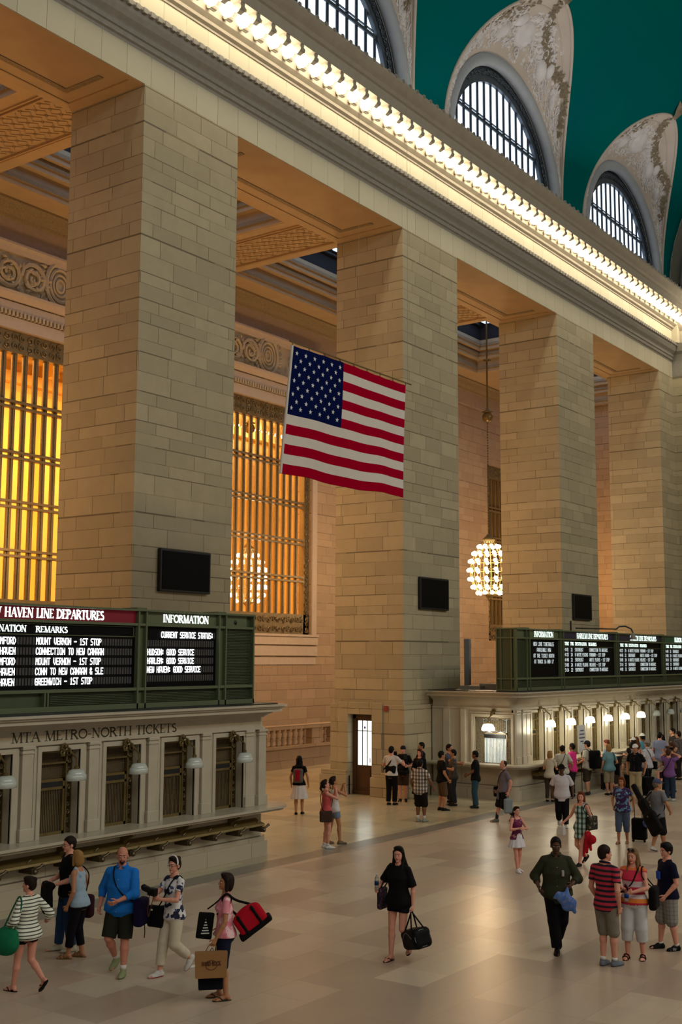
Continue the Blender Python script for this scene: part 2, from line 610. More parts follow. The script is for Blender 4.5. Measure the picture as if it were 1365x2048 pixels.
# console brackets are part of the cornice, one small scroll each; the bulbs sit in the gaps
while bx < X1 - 0.5:
    if bx > 17.0 or True:
        if mod is None:
            b = MB()
            b.extr([(0.0, 0.0), (0.0, -0.34), (-.10, -.40), (-.20, -.30), (-.34, -.24), (-.46, -.32), (-.58, -.26), (-.60, 0.0)], 'x', -0.085, 0.085)
            b.tube([(-0.11, -.10, -.26), (0.11, -.10, -.26)], 0.13, 12)
            b.tube([(-0.10, -.52, -.18), (0.10, -.52, -.18)], 0.10, 12)
            mod = b.build('console_bracket', CORN, o)
            mod.location = (bx, D - .60, 22.05)
        elif bx > 16:
            c = mod.copy()
            COL.objects.link(c)
            c.parent = o
            c.location = (bx, D - .60, 22.05)
    if bx > 16:
        cx = bx + BS / 2
        if bul is None:
            b = MB()
            b.ball((0, 0, 0), 0.20, 14)
            bul = b.build('cornice_bulb', BULB, None, True)
            b = MB()
            b.lathe([(0.09, 0.14), (0.08, 0.24), (0.10, 0.29)], (0, 0, 0), 12)
            b.build('socket', BRASS, bul)
            c = bul
        else:
            c = dup(bul)
        c.location = (cx, D - 0.93, 21.76)
        tag(c, 'round lit bulb between two brackets in the long row under the cornice', 'light bulb', 'lit bulbs in the row under the cornice')
        nb += 1
    bx += BS

# pilaster corner and end wall
EW = 58.5
m = MB()
m.box(EW, EW + 0.8, -17, D + 0.4, 0, 24.0)
ew = struct(m.build('wall_right', STONE))
m = MB()
m.extr([(EW, ZT), (EW, 20.75), (EW - .42, 20.75), (EW - .36, 20.62), (EW - .27, 20.36), (EW - .13, 20.22), (EW - .08, 20.08), (EW - .04, 19.9), (EW - .04, ZT)], 'y', -15, D)
m.build('lower_moulding', CORN_DARK, ew)
m = MB()
m.extr([(EW, 20.75), (EW - .2, 20.75), (EW - .2, 21.42), (EW - .36, 21.6), (EW - .62, 21.95), (EW - .62, 22.05), (EW - 1.22, 22.05), (EW - 1.22, 22.36), (EW - 1.56, 22.74), (EW - 1.56, 22.84), (EW, 22.84)], 'y', -15, D)
m.build('cornice_ledge', CORN, ew)
m = MB()
m.box(EW - 0.55, EW, D - 0.5, D, 20.75, 22.05)
m.build('corner_block', FASCIA, ew)
for k in range(8):
    c = dup(bul)
    c.location = (EW - 0.93, D - 1.7 - 0.66 * k, 21.76)
    tag(c, 'round lit bulb in the row under the cornice of the end wall', 'light bulb', 'lit bulbs under the end wall cornice')

# ------------------------------------------------------------------ vault, lunettes, shells
ZV = 24.05
YV = 20.6
YC = 2.3
AV = YV - YC
BV = 12.2


def vault(zp):
    """y on the vault at height zp above its springing"""
    s = max(-1, min(1, zp / BV))
    return YC + AV * math.sqrt(max(0, 1 - s * s))


HS = 6.25


def halfw(zp):
    t = zp / HS
    return 5.0 * (max(0, 1 - t * t)) ** 0.58


CXS = [15.8, 28.0, 40.2, 52.4]
m = MB()
rows = [HS * math.sin(PI / 2 * i / 28) for i in range(29)]
for cx in CXS:
    for sgn in (-1, 1):
        for i in range(28):
            z0, z1 = rows[i], rows[i + 1]
            n = 4
            for k in range(n):
                def P(z, t):
                    w = halfw(z)
                    return (cx + sgn * (w + (6.1 - w) * t), vault(z), ZV + z)
                m.quad(P(z0, k / n), P(z0, (k + 1) / n), P(z1, (k + 1) / n), P(z1, k / n))
a0 = math.asin(HS / BV)
na = 26
for i in range(na):
    t0 = a0 + (PI - 0.35 - a0) * i / na
    t1 = a0 + (PI - 0.35 - a0) * (i + 1) / na
    for k in range(12):
        xa, xb = 9.7 + (EW - 9.7) * k / 12, 9.7 + (EW - 9.7) * (k + 1) / 12
        m.quad((xa, YC + AV * math.cos(t0), ZV + BV * math.sin(t0)), (xb, YC + AV * math.cos(t0), ZV + BV * math.sin(t0)),
               (xb, YC + AV * math.cos(t1), ZV + BV * math.sin(t1)), (xa, YC + AV * math.cos(t1), ZV + BV * math.sin(t1)))
va = struct(m.build('ceiling', VAULT, None, True))
# wall band between cornice and vault
m = MB()
m.box(X0, EW, D - 0.02, 21.0, 22.84, 23.62)
for c0, c1 in ((X0, CXS[0] - 4.9), (CXS[0] + 4.9, CXS[1] - 4.9), (CXS[1] + 4.9, CXS[2] - 4.9), (CXS[2] + 4.9, CXS[3] - 4.9), (CXS[3] + 4.9, EW)):
    m.box(c0, c1, D - 0.02, 21.0, 23.6, ZV + 0.02)
m.build('parapet_band', CORN, va)

RA = 4.85
ZA = 23.6


def arcpt(th):
    return Vector((RA * math.cos(th), 20.55, ZA + RA * math.sin(th)))


def edgept(th):
    zp = HS * math.sin(th)
    c = math.cos(th)
    return Vector((math.copysign(halfw(zp), c) if abs(c) > 1e-6 else 0, vault(zp), ZV + zp))


def shellpt(th, t):
    p = arcpt(th).lerp(edgept(th), t)
    bow = math.sin(PI * t) * 0.35 * math.sin(th)
    return p + Vector((0, bow, bow * 0.6))


def scroll(m, c, U, V, N, r, turns, th0, sgn, thick, mi=0, nseg=16):
    pts, rs = [], []
    for i in range(nseg + 1):
        t = i / nseg
        a = th0 + sgn * turns * 2 * PI * t
        q = r * (1 - 0.82 * t)
        pts.append(c + U * (q * math.cos(a)) + V * (q * math.sin(a)) + N * thick * 0.5)
        rs.append(thick * (1 - 0.4 * t))
    m.tube(pts, rs, 5, mi)


def leaf(m, c, d, N, L, w, mi=0):
    """a pointed raised leaf"""
    s = d.cross(N).normalized()
    n = len(m.v)
    m.v += [tuple(c), tuple(c + d * L * 0.45 + s * w), tuple(c + d * L), tuple(c + d * L * 0.45 - s * w), tuple(c + d * L * 0.45 + N * w * 0.8)]
    for f in ((0, 1, 4), (1, 2, 4), (2, 3, 4), (3, 0, 4)):
        m.f.append(tuple(n + i for i in f))
        m.m.append(mi)


def make_lunette(idx):
    cx = CXS[idx]
    rnd = random.Random(7 + idx)
    w = thing('window_%d' % (idx + 1), ['', 'arched daylit window under the teal vault, nearest and cut by the top edge', 'arched daylit window under the teal vault, the middle one in view',
              'arched daylit window under the teal vault, farthest and smallest'][idx], 'window', (cx, 0, 0))
    w['kind'] = 'structure'
    # glass
    m = MB()
    m.poly([(4.0 * math.cos(PI * k / 32), 21.12, ZA + 3.9 * math.sin(PI * k / 32)) for k in range(33)])
    m.box(-4.0, 4.0, 21.10, 21.13, ZA - 0.7, ZA + 0.01)
    m.build('window_glass', WGLASS, w)
    # vertical bars, horizontal bar, rim
    m = MB()
    for k in range(-7, 8):
        x = k * 0.55
        if abs(x) < 3.95:
            zt = ZA + 3.9 * math.sqrt(max(0, 1 - (x / 4.0) ** 2))
            m.box(x - 0.075, x + 0.075, 21.07, 21.10, ZA - 0.7, zt)
            m.box(x - 0.015, x + 0.015, 21.03, 21.08, ZA - 0.7, zt)
    for z, h in ((ZA + 1.98, 0.13), (ZA + 2.14, 0.04)):
        xh = 3.85 * math.sqrt(max(0, 1 - ((z - ZA) / 3.7) ** 2))
        m.box(-xh, xh, 21.0, 21.06, z - h / 2, z + h / 2)
    m.build('glazing_bar', BRONZE_BLUE, w)
    m = MB()
    n = 48
    for k in range(n):
        a, b = PI * k / n, PI * (k + 1) / n
        for r0, r1, y in ((3.9, 4.5, 20.95),):
            P = lambda r, t, yy: (r * 1.0 * math.cos(t), yy, ZA + r * (0.98 if r < 4 else 1) * math.sin(t))
            m.quad(P(r0, a, y), P(r0, b, y), P(r1, b, y), P(r1, a, y))
            m.quad(P(r0, a, y), P(r0, a, 21.1), P(r0, b, 21.1), P(r0, b, y))
    for k in range(90):
        a = PI * (k + 0.5) / 90
        r = 4.2
        c = Vector((r * math.cos(a), 20.93, ZA + r * math.sin(a)))
        U = Vector((math.cos(a), 0, math.sin(a)))
        V = Vector((-math.sin(a), 0, math.cos(a)))
        scroll(m, c, U, V, Vector((0, -1, 0)), 0.12, 1.2, rnd.random() * 6, 1 if k % 2 else -1, 0.035, 0, 8)
    m.build('openwork_border', BRONZE_BLUE, w)
    m = MB()
    m.tube([(4.62 * math.cos(PI * k / 40), 20.72, ZA + 4.62 * math.sin(PI * k / 40)) for k in range(41)], 0.25, 16)
    m.tube([(4.62, 20.72, ZA - 0.8), (4.62, 20.72, ZA)], 0.25, 16)
    m.tube([(-4.62, 20.72, ZA - 0.8), (-4.62, 20.72, ZA)], 0.25, 16)
    m.build('roll_moulding', TORUS, w, True)
    # shell between the arch and the vault
    m = MB()
    N, T = 56, 10
    for i in range(N):
        for k in range(T):
            a, b = 0.04 + (PI - 0.08) * i / N, 0.04 + (PI - 0.08) * (i + 1) / N
            m.quad(shellpt(a, k / T), shellpt(b, k / T), shellpt(b, (k + 1) / T), shellpt(a, (k + 1) / T))
    sh = struct(m.build('ceiling_shell', SHELL, None, True))
    sh.location = (cx, 0, 0)
    sh['label'] = ['', 'pale curved shell over the arched window at the top edge', 'pale curved shell with relief over the middle arched window', 'pale curved shell with relief over the farthest arched window'][idx]
    sh['category'] = 'ceiling'
    # raised rib at the edge
    m = MB()
    m.tube([shellpt(0.04 + (PI - 0.08) * i / 60, 0.985) for i in range(61)], 0.07, 6)
    m.tube([shellpt(0.04 + (PI - 0.08) * i / 60, 0.82) for i in range(61)], 0.035, 6)
    m.build('edge_moulding', SHELL, sh, True)
    # relief: winged figure and scrolls in the shell
    m = MB()

    def frame(th, t):
        p = shellpt(th, t)
        e = 0.01
        U = (shellpt(th + e, t) - p).normalized()
        V = (shellpt(th, min(1, t + e)) - p).normalized()
        Nn = U.cross(V).normalized()
        if Nn.y > 0:
            Nn = -Nn
        return p, U, V, Nn
    for k in range(300):
        th = rnd.uniform(0.18, PI - 0.18)
        wide = (arcpt(th) - edgept(th)).length
        t = rnd.uniform(0.14, 0.74)
        if wide < 0.7:
            continue
        p, U, V, Nn = frame(th, t)
        r = rnd.uniform(0.10, 0.24) * min(1, wide / 2.4 + 0.2)
        scroll(m, p, U, V, Nn, r, rnd.uniform(0.7, 1.3), rnd.random() * 6, rnd.choice((-1, 1)), r * 0.22, 0, 10)
        for q in range(4):
            a = rnd.random() * 6.28
            leaf(m, p + U * r * math.cos(a) + V * r * math.sin(a), (U * math.cos(a) + V * math.sin(a)), Nn, r * 1.3, r * 0.35)
    # large rounded forms of the figure (a disc, draped wings, a torso)
    for th, t, r, sq in ((PI * 0.5, 0.42, 0.62, 0.35), (PI * 0.56, 0.56, 0.34, 0.5), (PI * 0.36, 0.38, 0.42, 0.45), (PI * 0.33, 0.56, 0.3, 0.5), (PI * 0.60, 0.36, 0.40, 0.5), (PI * 0.26, 0.48, 0.30, 0.5)):
        p, U, V, Nn = frame(th, t)
        b = MB()
        b.ball((0, 0, 0), r, 14)
        M = Matrix(((U.x, V.x, Nn.x * sq, p.x), (U.y, V.y, Nn.y * sq, p.y), (U.z, V.z, Nn.z * sq, p.z), (0, 0, 0, 1)))
        m.add(b, M)
    for s in (-1, 1):
        for q in range(7):
            th = PI * 0.5 + s * (0.10 + 0.05 * q)
            p, U, V, Nn = frame(th, 0.5 - 0.03 * q)
            leaf(m, p, (V * 0.6 + U * s * 0.8).normalized(), Nn, 0.85 - 0.06 * q, 0.13)
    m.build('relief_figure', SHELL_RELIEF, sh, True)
    # leafy garlands, darker, from the tip down the right side and a little on the left
    m = MB()
    for k in range(420):
        u = rnd.random()
        th = PI * 0.5 - u * 1.05 if rnd.random() < 0.75 else PI * 0.5 + rnd.uniform(0.25, 0.75)
        t = 0.93 - 0.35 * abs(math.sin(u * 4)) + rnd.uniform(-.06, .04)
        p, U, V, Nn = frame(th, min(0.95, t))
        a = rnd.random() * 6.28
        leaf(m, p, (U * math.cos(a) + V * math.sin(a) + Nn * 0.25).normalized(), Nn, rnd.uniform(0.14, 0.3), rnd.uniform(0.05, 0.09))
    tip = edgept(PI / 2)
    for k in range(46):
        a = rnd.uniform(-1.2, 1.2)
        q = rnd.uniform(0, 0.9)
        d = Vector((math.sin(a) * 0.9, -0.5, 0.75)).normalized()
        leaf(m, tip + Vector((math.sin(a) * 0.3 * q, -0.45 * q, 0.62 * q - 0.25)), d, Vector((0, -0.8, -0.6)), 0.34, 0.10)
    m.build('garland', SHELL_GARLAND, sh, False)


for idx in (1, 2, 3):
    make_lunette(idx)
# blank shell of the bay left of the frame closes the vault
m = MB()
for i in range(40):
    for k in range(4):
        a, b = 0.04 + (PI - 0.08) * i / 40, 0.04 + (PI - 0.08) * (i + 1) / 40
        m.quad(shellpt(a, k / 4), shellpt(b, k / 4), shellpt(b, (k + 1) / 4), shellpt(a, (k + 1) / 4))
o = struct(m.build('ceiling_shell', SHELL, None, True))
o.location = (CXS[0], 0, 0)
m = MB()
m.poly([(CXS[0] + RA * math.cos(PI * k / 24), 20.9, ZA + RA * math.sin(PI * k / 24)) for k in range(25)])
struct(m.build('window_5', WGLASS))

# end wall under the vault with its own great arch
m = MB()
pts = [(EW, YV, 22.8)] + [(EW, YC + AV * math.cos(a), ZV + BV * math.sin(a)) for a in [PI * k / 40 for k in range(41)]] + [(EW, YC - AV, 22.8)]
m.poly(pts)
m.build('end_gable', CORN, ew)
for r, rr, mt, nm in ((AV - 1.0, 0.42, CORN, 'great_arch_roll'), (AV - 2.0, 0.16, SHELL, 'inner_arch_roll')):
    m = MB()
    m.tube([(EW - 0.1, YC + r * math.cos(PI * k / 48), ZV - 0.6 + (BV * r / AV) * math.sin(PI * k / 48)) for k in range(49)], rr, 10)
    m.build(nm, mt, ew, True)
m = MB()
m.poly([(EW - 0.05, YC + (AV - 2.2) * math.cos(PI * k / 40), ZV - 0.6 + BV * (AV - 2.2) / AV * math.sin(PI * k / 40)) for k in range(41)])
m.build('arch_screen', BRONZE, ew)

# ------------------------------------------------------------------ aisle: soffits, coffered ceiling, far wall
m = MB()
for i in range(4):
    a, b = PIERS[i][1], PIERS[i + 1][0]
    m.box(a + 0.02, b - 0.02, D + 0.02, YB, ZT - 0.01, ZT + 0.05)
sf = struct(m.build('ceiling_soffit', SOFFIT))
m = MB()
for i in range(4):
    a, b = PIERS[i][1] + 0.85, PIERS[i + 1][0] - 0.85
    y0, y1, w = D + 0.62, YB - 0.75, 0.17
    z0, z1 = ZT - 0.03, ZT - 0.005
    m.box(a, b, y1 - w, y1, z0, z1)
    m.box(a, b, y0, y0 + w, z0, z1) if False else None
    m.box(b - w, b, y0, y1 - w, z0, z1)
    m.box(a, a + w, y0, y1 - w, z0, z1)
m.build('carved_border', SOFFIT_BORDER, sf)
m = MB()
for i in range(4):
    a, b = PIERS[i][1] + 0.4, PIERS[i + 1][0] - 0.4
    m.box(a, b, YB - 0.36, YB - 0.32, ZT - 0.03, ZT)
    m.box(b - 0.04, b, D + 0.2, YB - 0.36, ZT - 0.03, ZT)
m.build('soffit_fillet', plain('soffit_line', (0.36, 0.24, 0.12, 1), 0.7), sf)

ZC = 20.45
Y1, Y2, YF = 25.9, 31.3, 33.0
m = MB()
m.box(X0, 69, YB, Y1, ZC, ZC + 0.5)
m.box(X0, 69, Y2, YF, ZC, ZC + 0.5)
for (a, b) in [(9.7, 9.7)] + PIERS[1:4] + [(58.6, 58.6)]:
    c = (a + b) / 2
    m.box(c - 1.65, c + 1.65, Y1, Y2, ZC, ZC + 0.5)
ac = struct(m.build('ceiling_aisle', SOFFIT))
# rosette lattice panels under the cross beams
m = MB()
r2 = MB()
for (a, b) in PIERS[1:4]:
    c = (a + b) / 2
    for w, z in ((1.15, 0.02), (1.02, 0.045)):
        for s in (-1, 1):
            m.box(c + s * w - 0.03, c + s * w + 0.03, YB, Y2 + 0.6, ZC - z - 0.03, ZC)
    m.box(c - 1.15, c + 1.15, Y1 - 1.6, Y1 - 1.54, ZC - 0.05, ZC)
    yy = YB + 0.5
    while yy < Y2 + 0.4:
        for k in range(-2, 3):
            xx = c + k * 0.42 + (0.21 if int(round(yy / 0.42)) % 2 else 0)
            if abs(xx - c) < 0.95:
                for q in range(6):
                    leaf(r2, Vector((xx, yy, ZC - 0.01)), Vector((math.cos(q * PI / 3), math.sin(q * PI / 3), -0.1)), Vector((0, 0, -1)), 0.075, 0.028)
                m.tube([(xx - 0.2, yy - 0.2, ZC - 0.015), (xx + 0.2, yy + 0.2, ZC - 0.015)], 0.012, 4)
                m.tube([(xx + 0.2, yy - 0.2, ZC - 0.015), (xx - 0.2, yy + 0.2, ZC - 0.015)], 0.012, 4)
        yy += 0.42
m.build('beam_lattice', plain('beam_lattice_plaster', (0.42, 0.29, 0.16, 1), 0.7), ac)
r2.build('rosette_pattern', SOFFIT_BORDER, ac)
# coffer wells with stepped mouldings and skylight panes
m = MB()
me_ = MB()
dk = MB()
for cx in CXS + [64.0]:
    xa, xb = cx - 4.45, cx + 4.45
    for st, (off, z0, z1) in enumerate(((0.03, ZC + 0.01, ZC + 0.75), (0.30, ZC + 0.7, ZC + 1.2), (0.55, ZC + 1.15, ZC + 1.75))):
        t = 0.3
        A, B, C_, D_ = xa + off, xb - off, Y1 + off, Y2 - off
        m.box(A - t, A, C_ - t, D_ + t, z0, z1)
        m.box(B, B + t, C_ - t, D_ + t, z0, z1)
        m.box(A, B, C_ - t, C_, z0, z1)
        m.box(A, B, D_, D_ + t, z0, z1)
        zz = z0 + 0.06
        for (p, q, r, s) in ((A, B, D_ - 0.09, D_), (A, B, C_, C_ + 0.09), (A, A + 0.09, C_, D_), (B - 0.09, B, C_, D_)):
            me_.box(p, q, r, s, zz + 0.12, zz + 0.26)
    dk.box(xa, xb, Y1, Y2, ZC + 2.6, ZC + 2.7)
    for (p, q, r, s) in ((xa + .5, xb - .5, Y2 - .56, Y2 - .5), (xa + .5, xb - .5, Y1 + .5, Y1 + .56), (xa + .5, xa + .56, Y1 + .5, Y2 - .5), (xb - .56, xb - .5, Y1 + .5, Y2 - .5)):
        dk.box(p, q, r, s, ZC + 1.7, ZC + 2.7)
m.build('coffer_moulding', SOFFIT, ac)
me_.build('egg_and_dart_row', SOFFIT_BORDER, ac)
dk.build('skylight_well', DARKIN, ac)
m = MB()
for cx in CXS + [64.0]:
    for i in range(9):
        for j in range(4):
            xa = cx - 3.6 + i * 0.82
            ya = Y1 + 0.75 + j * 1.0
            m.box(xa, xa + 0.62, ya, ya + 0.62, ZC + 2.5, ZC + 2.59)
m.build('skylight_pane', SKYPANE, ac)
m = MB()
for cx in CXS + [64.0]:
    for j in range(5):
        ya = Y1 + 0.62 + j * 1.0
        m.box(cx - 4, cx + 4, ya, ya + 0.06, ZC + 2.42, ZC + 2.5)
m.build('skylight_bar', BLACK, ac)

# far wall with three grilled windows
WZ0, WZ1 = 5.5, 16.0
WW = 3.5
m = MB()
edges = [X0]
for cx in (15.8, 28.0, 40.2, 52.4, 64.6):
    edges += [cx - WW, cx + WW]
edges += [69]
for i in range(0, len(edges), 2):
    m.box(edges[i], edges[i + 1], YF, YF + 0.9, 0, ZC + 0.6)
for i in range(1, len(edges) - 1, 2):
    m.box(edges[i], edges[i + 1], YF, YF + 0.9, 0, WZ0)
    m.box(edges[i], edges[i + 1], YF, YF + 0.9, WZ1, ZC + 0.6)
wf = struct(m.build('wall_far', STONE_FAR))
m = MB()
m.box(69, 69.6, YB, YF + 1, 0, ZC + 0.5)
struct(m.build('wall_aisle_end', STONE_FAR))
# plain upper band, crown moulding, ledge lines under the windows
m = MB()
m.box(X0, 69, YF - 0.06, YF, 19.15, 20.0)
m.build('upper_panel_band', plain('pinkish_plaster', (0.42, 0.34, 0.30, 1), 0.75), wf)
m = MB()
m.extr([(YF, 19.95), (YF, ZC), (YF - 0.75, ZC), (YF - 0.75, ZC - 0.08), (YF - 0.6, ZC - 0.14), (YF - .45, ZC - .3), (YF - .2, ZC - .38), (YF - .15, 19.98)], 'x', X0, 69)
m.build('crown_moulding', SOFFIT_BORDER, wf)
m = MB()
for cx in (28.0, 40.2, 52.4):
    a, b = cx - WW - 0.45, cx + WW + 0.45
    m.box(a, b, YF - 0.10, YF, 5.05, 5.5)
    m.box(a, b, YF - 0.16, YF, 5.42, 5.52)
    m.box(a, b, YF - 0.07, YF, 4.55, 4.98)
    m.box(a + .1, b - .1, YF - 0.04, YF, 4.15, 4.45)
    # frame of the window: architrave on three sides and the entablature with its carved frieze
    m.box(cx + WW, cx + WW + 0.35, YF - 0.08, YF, WZ0, WZ1 + 0.3)
    m.box(cx - WW - 0.35, cx - WW, YF - 0.08, YF, WZ0, WZ1 + 0.3)
    m.box(a, b, YF - 0.10, YF, WZ1, WZ1 + 0.42)
    m.box(a, b, YF - 0.14, YF, WZ1 + 0.62, WZ1 + 0.95)
    m.extr([(YF, 17.0), (YF - .2, 17.0), (YF - .32, 17.2), (YF - .34, 17.3), (YF, 17.3)], 'x', a, b)
    m.extr([(YF, 18.75), (YF - .12, 18.75), (YF - .2, 18.9), (YF - .3, 19.0), (YF - .3, 19.08), (YF, 19.08)], 'x', a, b)
m.build('window_surround', plain('window_surround_plaster', (0.50, 0.42, 0.36, 1), 0.7), wf)
m = MB()
for cx in (28.0, 40.2):
    xx = cx - WW - 0.4
    while xx < cx + WW + 0.4:
        m.box(xx, xx + 0.09, YF - 0.2, YF - 0.08, WZ1 + 0.45, WZ1 + 0.62)
        xx += 0.17
m.build('dentil_row', CARVED, wf)
rnd = random.Random(3)
for cx in (28.0, 40.2, 52.4):
    m = MB()
    Uv, Vv, Nv = Vector((1, 0, 0)), Vector((0, 0, 1)), Vector((0, -1, 0))
    m.box(cx - WW - .4, cx + WW + .4, YF - 0.04, YF, 17.3, 18.75)
    x = -WW
    k = 0
    while x < WW + 0.1:
        if abs(x) > 1.1:
            c = Vector((cx + x, YF - 0.05, 18.02))
            scroll(m, c, Uv, Vv, Nv, 0.58, 2.1, (PI if x < 0 else 0), 1 if k % 2 else -1, 0.10, 0, 26)
            for q in range(7):
                a = q * 2 * PI / 7
                leaf(m, c + (Uv * math.cos(a) + Vv * math.sin(a)) * 0.42, Uv * math.cos(a + .5) + Vv * math.sin(a + .5), Nv, 0.27, 0.08)
                leaf(m, c, Uv * math.cos(a) + Vv * math.sin(a), Nv, 0.17, 0.06)
            for q in range(26):
                a, e = rnd.random() * 6.28, rnd.uniform(0.25, 0.85)
                leaf(m, c + (Uv * math.cos(a) * 1.0 + Vv * math.sin(a) * 0.72) * e + Nv * 0.04, (Uv * math.cos(a * 3) + Vv * math.sin(a * 3) + Nv * .5).normalized(), Nv, 0.24, 0.07)
        x += 1.12
        k += 1
    # central cartouche: concentric ovals in a leafy frame
    c = Vector((cx, YF - 0.08, 18.1))
    for rr, th in ((0.86, 0.10), (0.62, 0.07), (0.42, 0.05), (0.24, 0.05)):
        m.tube([c + Uv * rr * 0.78 * math.cos(a) + Vv * rr * 0.98 * math.sin(a) for a in [2 * PI * j / 28 for j in range(29)]], th, 6)
    for q in range(34):
        a = q * 2 * PI / 34 + rnd.random() * .2
        leaf(m, c + Uv * 0.75 * math.cos(a) + Vv * 0.9 * math.sin(a), Uv * math.cos(a + .6) + Vv * math.sin(a + .6), Nv, 0.38, 0.1)
    m.build('carved_frieze', CARVED, wf)

for i, cx in enumerate((28.0, 40.2, 52.4, 64.6)):
    w = thing('window_%d' % (6 + i), ['tall bronze grilled window glowing amber at the left edge', 'tall bronze grilled window glowing amber behind the flag', 'tall bronze grilled window hidden behind the flag pier',
               'tall bronze grilled window seen as a dark strip behind the chandelier'][i], 'window', (cx, YF, 0))
    w['kind'] = 'structure'
    m = MB()
    m.box(-WW, -WW + 0.42, 0.12, 0.4, WZ0, WZ1)
    m.box(WW - 0.42, WW, 0.12, 0.4, WZ0, WZ1)
    m.box(-WW, WW, 0.12, 0.4, WZ1 - 0.78, WZ1)
    m.box(-WW, WW, 0.12, 0.4, WZ0, WZ0 + 0.95)
    z = WZ0 + 0.2
    k = 0
    while z < WZ1 - 0.1:
        for x in (-WW + 0.21, WW - 0.21):
            c = Vector((x, 0.10, z))
            scroll(m, c, Vector((1, 0, 0)), Vector((0, 0, 1)), Vector((0, -1, 0)), 0.13, 1.3, k, 1 if k % 2 else -1, 0.028, 0, 9)
        z += 0.3
        k += 1
    x = -WW + 0.3
    while x < WW - 0.2:
        for z in (WZ1 - 0.55, WZ1 - 0.22, WZ0 + 0.25, WZ0 + 0.68):
            scroll(m, Vector((x, 0.10, z)), Vector((1, 0, 0)), Vector((0, 0, 1)), Vector((0, -1, 0)), 0.15, 1.3, x * 7, 1, 0.03, 0, 9)
        x += 0.34
    m.build('ornate_border', BRONZE_L, w)
    m = MB()
    for k in range(-6, 8):
        x = (k - 0.5) * 0.48
        if abs(x) < WW - 0.4:
            m.box(x - 0.105, x + 0.105, 0.24, 0.32, WZ0 + 0.9, WZ1 - 0.7)
            m.box(x - 0.03, x + 0.03, 0.2, 0.26, WZ0 + 0.9, WZ1 - 0.7)
    for z in (8.07, 9.80, 11.55, 13.36):
        for dz in (-0.1, 0.1):
            m.box(-WW + 0.4, WW - 0.4, 0.10, 0.30, z + dz - 0.045, z + dz + 0.045)
    m.build('grille', BRONZE_L, w)

# waiting hall beyond the windows
m = MB()
m.box(10, 70, 45, 45.4, -0.3, 22)
m.box(10, 70, 34, 45, -0.3, 0)
m.box(10, 70, 34, 45, 21.5, 22)
m.box(69.6, 70, 34, 45, 0, 22)
m.box(9.6, 10, 34, 45, 0, 22)
m.box(56.0, 56.4, 34, 45, 0, 22)  # added partition, keeps the hall light away from the east window
for z, p in ((17.5, 0.5), (16.6, 0.3), (18.6, 0.8)):
    m.box(10, 70, 45 - p, 45, z, z + 0.5)
xx = 11
while xx < 69:
    m.box(xx, xx + 1.4, 44.6, 45, 0, 16.6)
    m.box(xx, xx + 0.5, 43.9, 45, 18.0, 18.7)
    xx += 5.2
struct(m.build('wall_waiting_hall', HALL))
m = MB()
for k in range(12):
    m.ball((48 + k * 0.62, 43.6, 17.8), 0.15, 8)
tag(m.build('hall_cornice_bulb', CBULB), 'row of warm cornice bulbs glimpsed through the grilled window behind the flag', 'light bulbs', kind='stuff')

# low wall with balusters at the ramp behind the near booth
bl = thing('ramp_balustrade', 'low stone wall with turned balusters behind the near ticket booth', 'balustrade', (0, 0, 0))
bl['kind'] = 'structure'
m = MB()
m.box(24.0, 44.0, 29.8, 30.1, 0, 0.78)
m.box(24.0, 44.0, 29.72, 30.18, 0.78, 0.9)
m.box(24.0, 44.0, 29.78, 30.12, 0, 0.18)
m.build('low_wall', STONE_FAR, bl)
m = MB()
m.box(24.0, 44.0, 29.74, 30.16, 1.55, 1.72)
m.build('handrail', STONE_FAR, bl, bevel=0.02)
bm_ = MB()
bm_.lathe([(0.08, 0), (0.08, 0.05), (0.05, 0.08), (0.085, 0.22), (0.06, 0.36), (0.04, 0.48), (0.08, 0.54), (0.08, 0.65)], (0, 0, 0), 10)
first = None
xx = 36.4
while xx < 41:
    if abs(xx - 39.9) > 0.38:
        if first is None:
            first = bm_.build('baluster', STONE_FAR, bl, True)
            c = first
        else:
            c = first.copy()
            COL.objects.link(c)
            c.parent = bl
        c.location = (xx, 29.95, 0.9)
    xx += 0.36
m = MB()
m.box(39.6, 40.2, 29.78, 30.12, 0.9, 1.55)
m.box(40.9, 44, 29.78, 30.12, 0.9, 1.55)
m.box(24, 36.2, 29.78, 30.12, 0.9, 1.55)
m.build('balustrade_pier', STONE_FAR, bl)

# ------------------------------------------------------------------ wall screens
for a, b, i in ((20.91, 22.77, 0), (33.2, 35.07, 1), (45.42, 47.22, 2)):
    m = MB()
    m.box(a, b, D - 0.12, D, 6.1, 7.18)
    o = tag(m.build('wall_screen', BLACK, bevel=0.02), ['switched-off black screen on the nearest pier above the near board', 'switched-off black screen on the flag pier, middle of the three',
            'switched-off black screen on the pier above the far departure board'][i], 'screen', 'black screens on the piers')
    m = MB()
    m.box(a + 0.06, b - 0.06, D - 0.13, D - 0.121, 6.16, 7.12)
    m.build('screen_panel', SCREEN, o)

# ------------------------------------------------------------------ lettering
def arc(cx, cy, rx, ry, a0, a1, n=12):
    return [(cx + rx * math.cos(math.radians(a0 + (a1 - a0) * i / n)), cy + ry * math.sin(math.radians(a0 + (a1 - a0) * i / n))) for i in range(n + 1)]


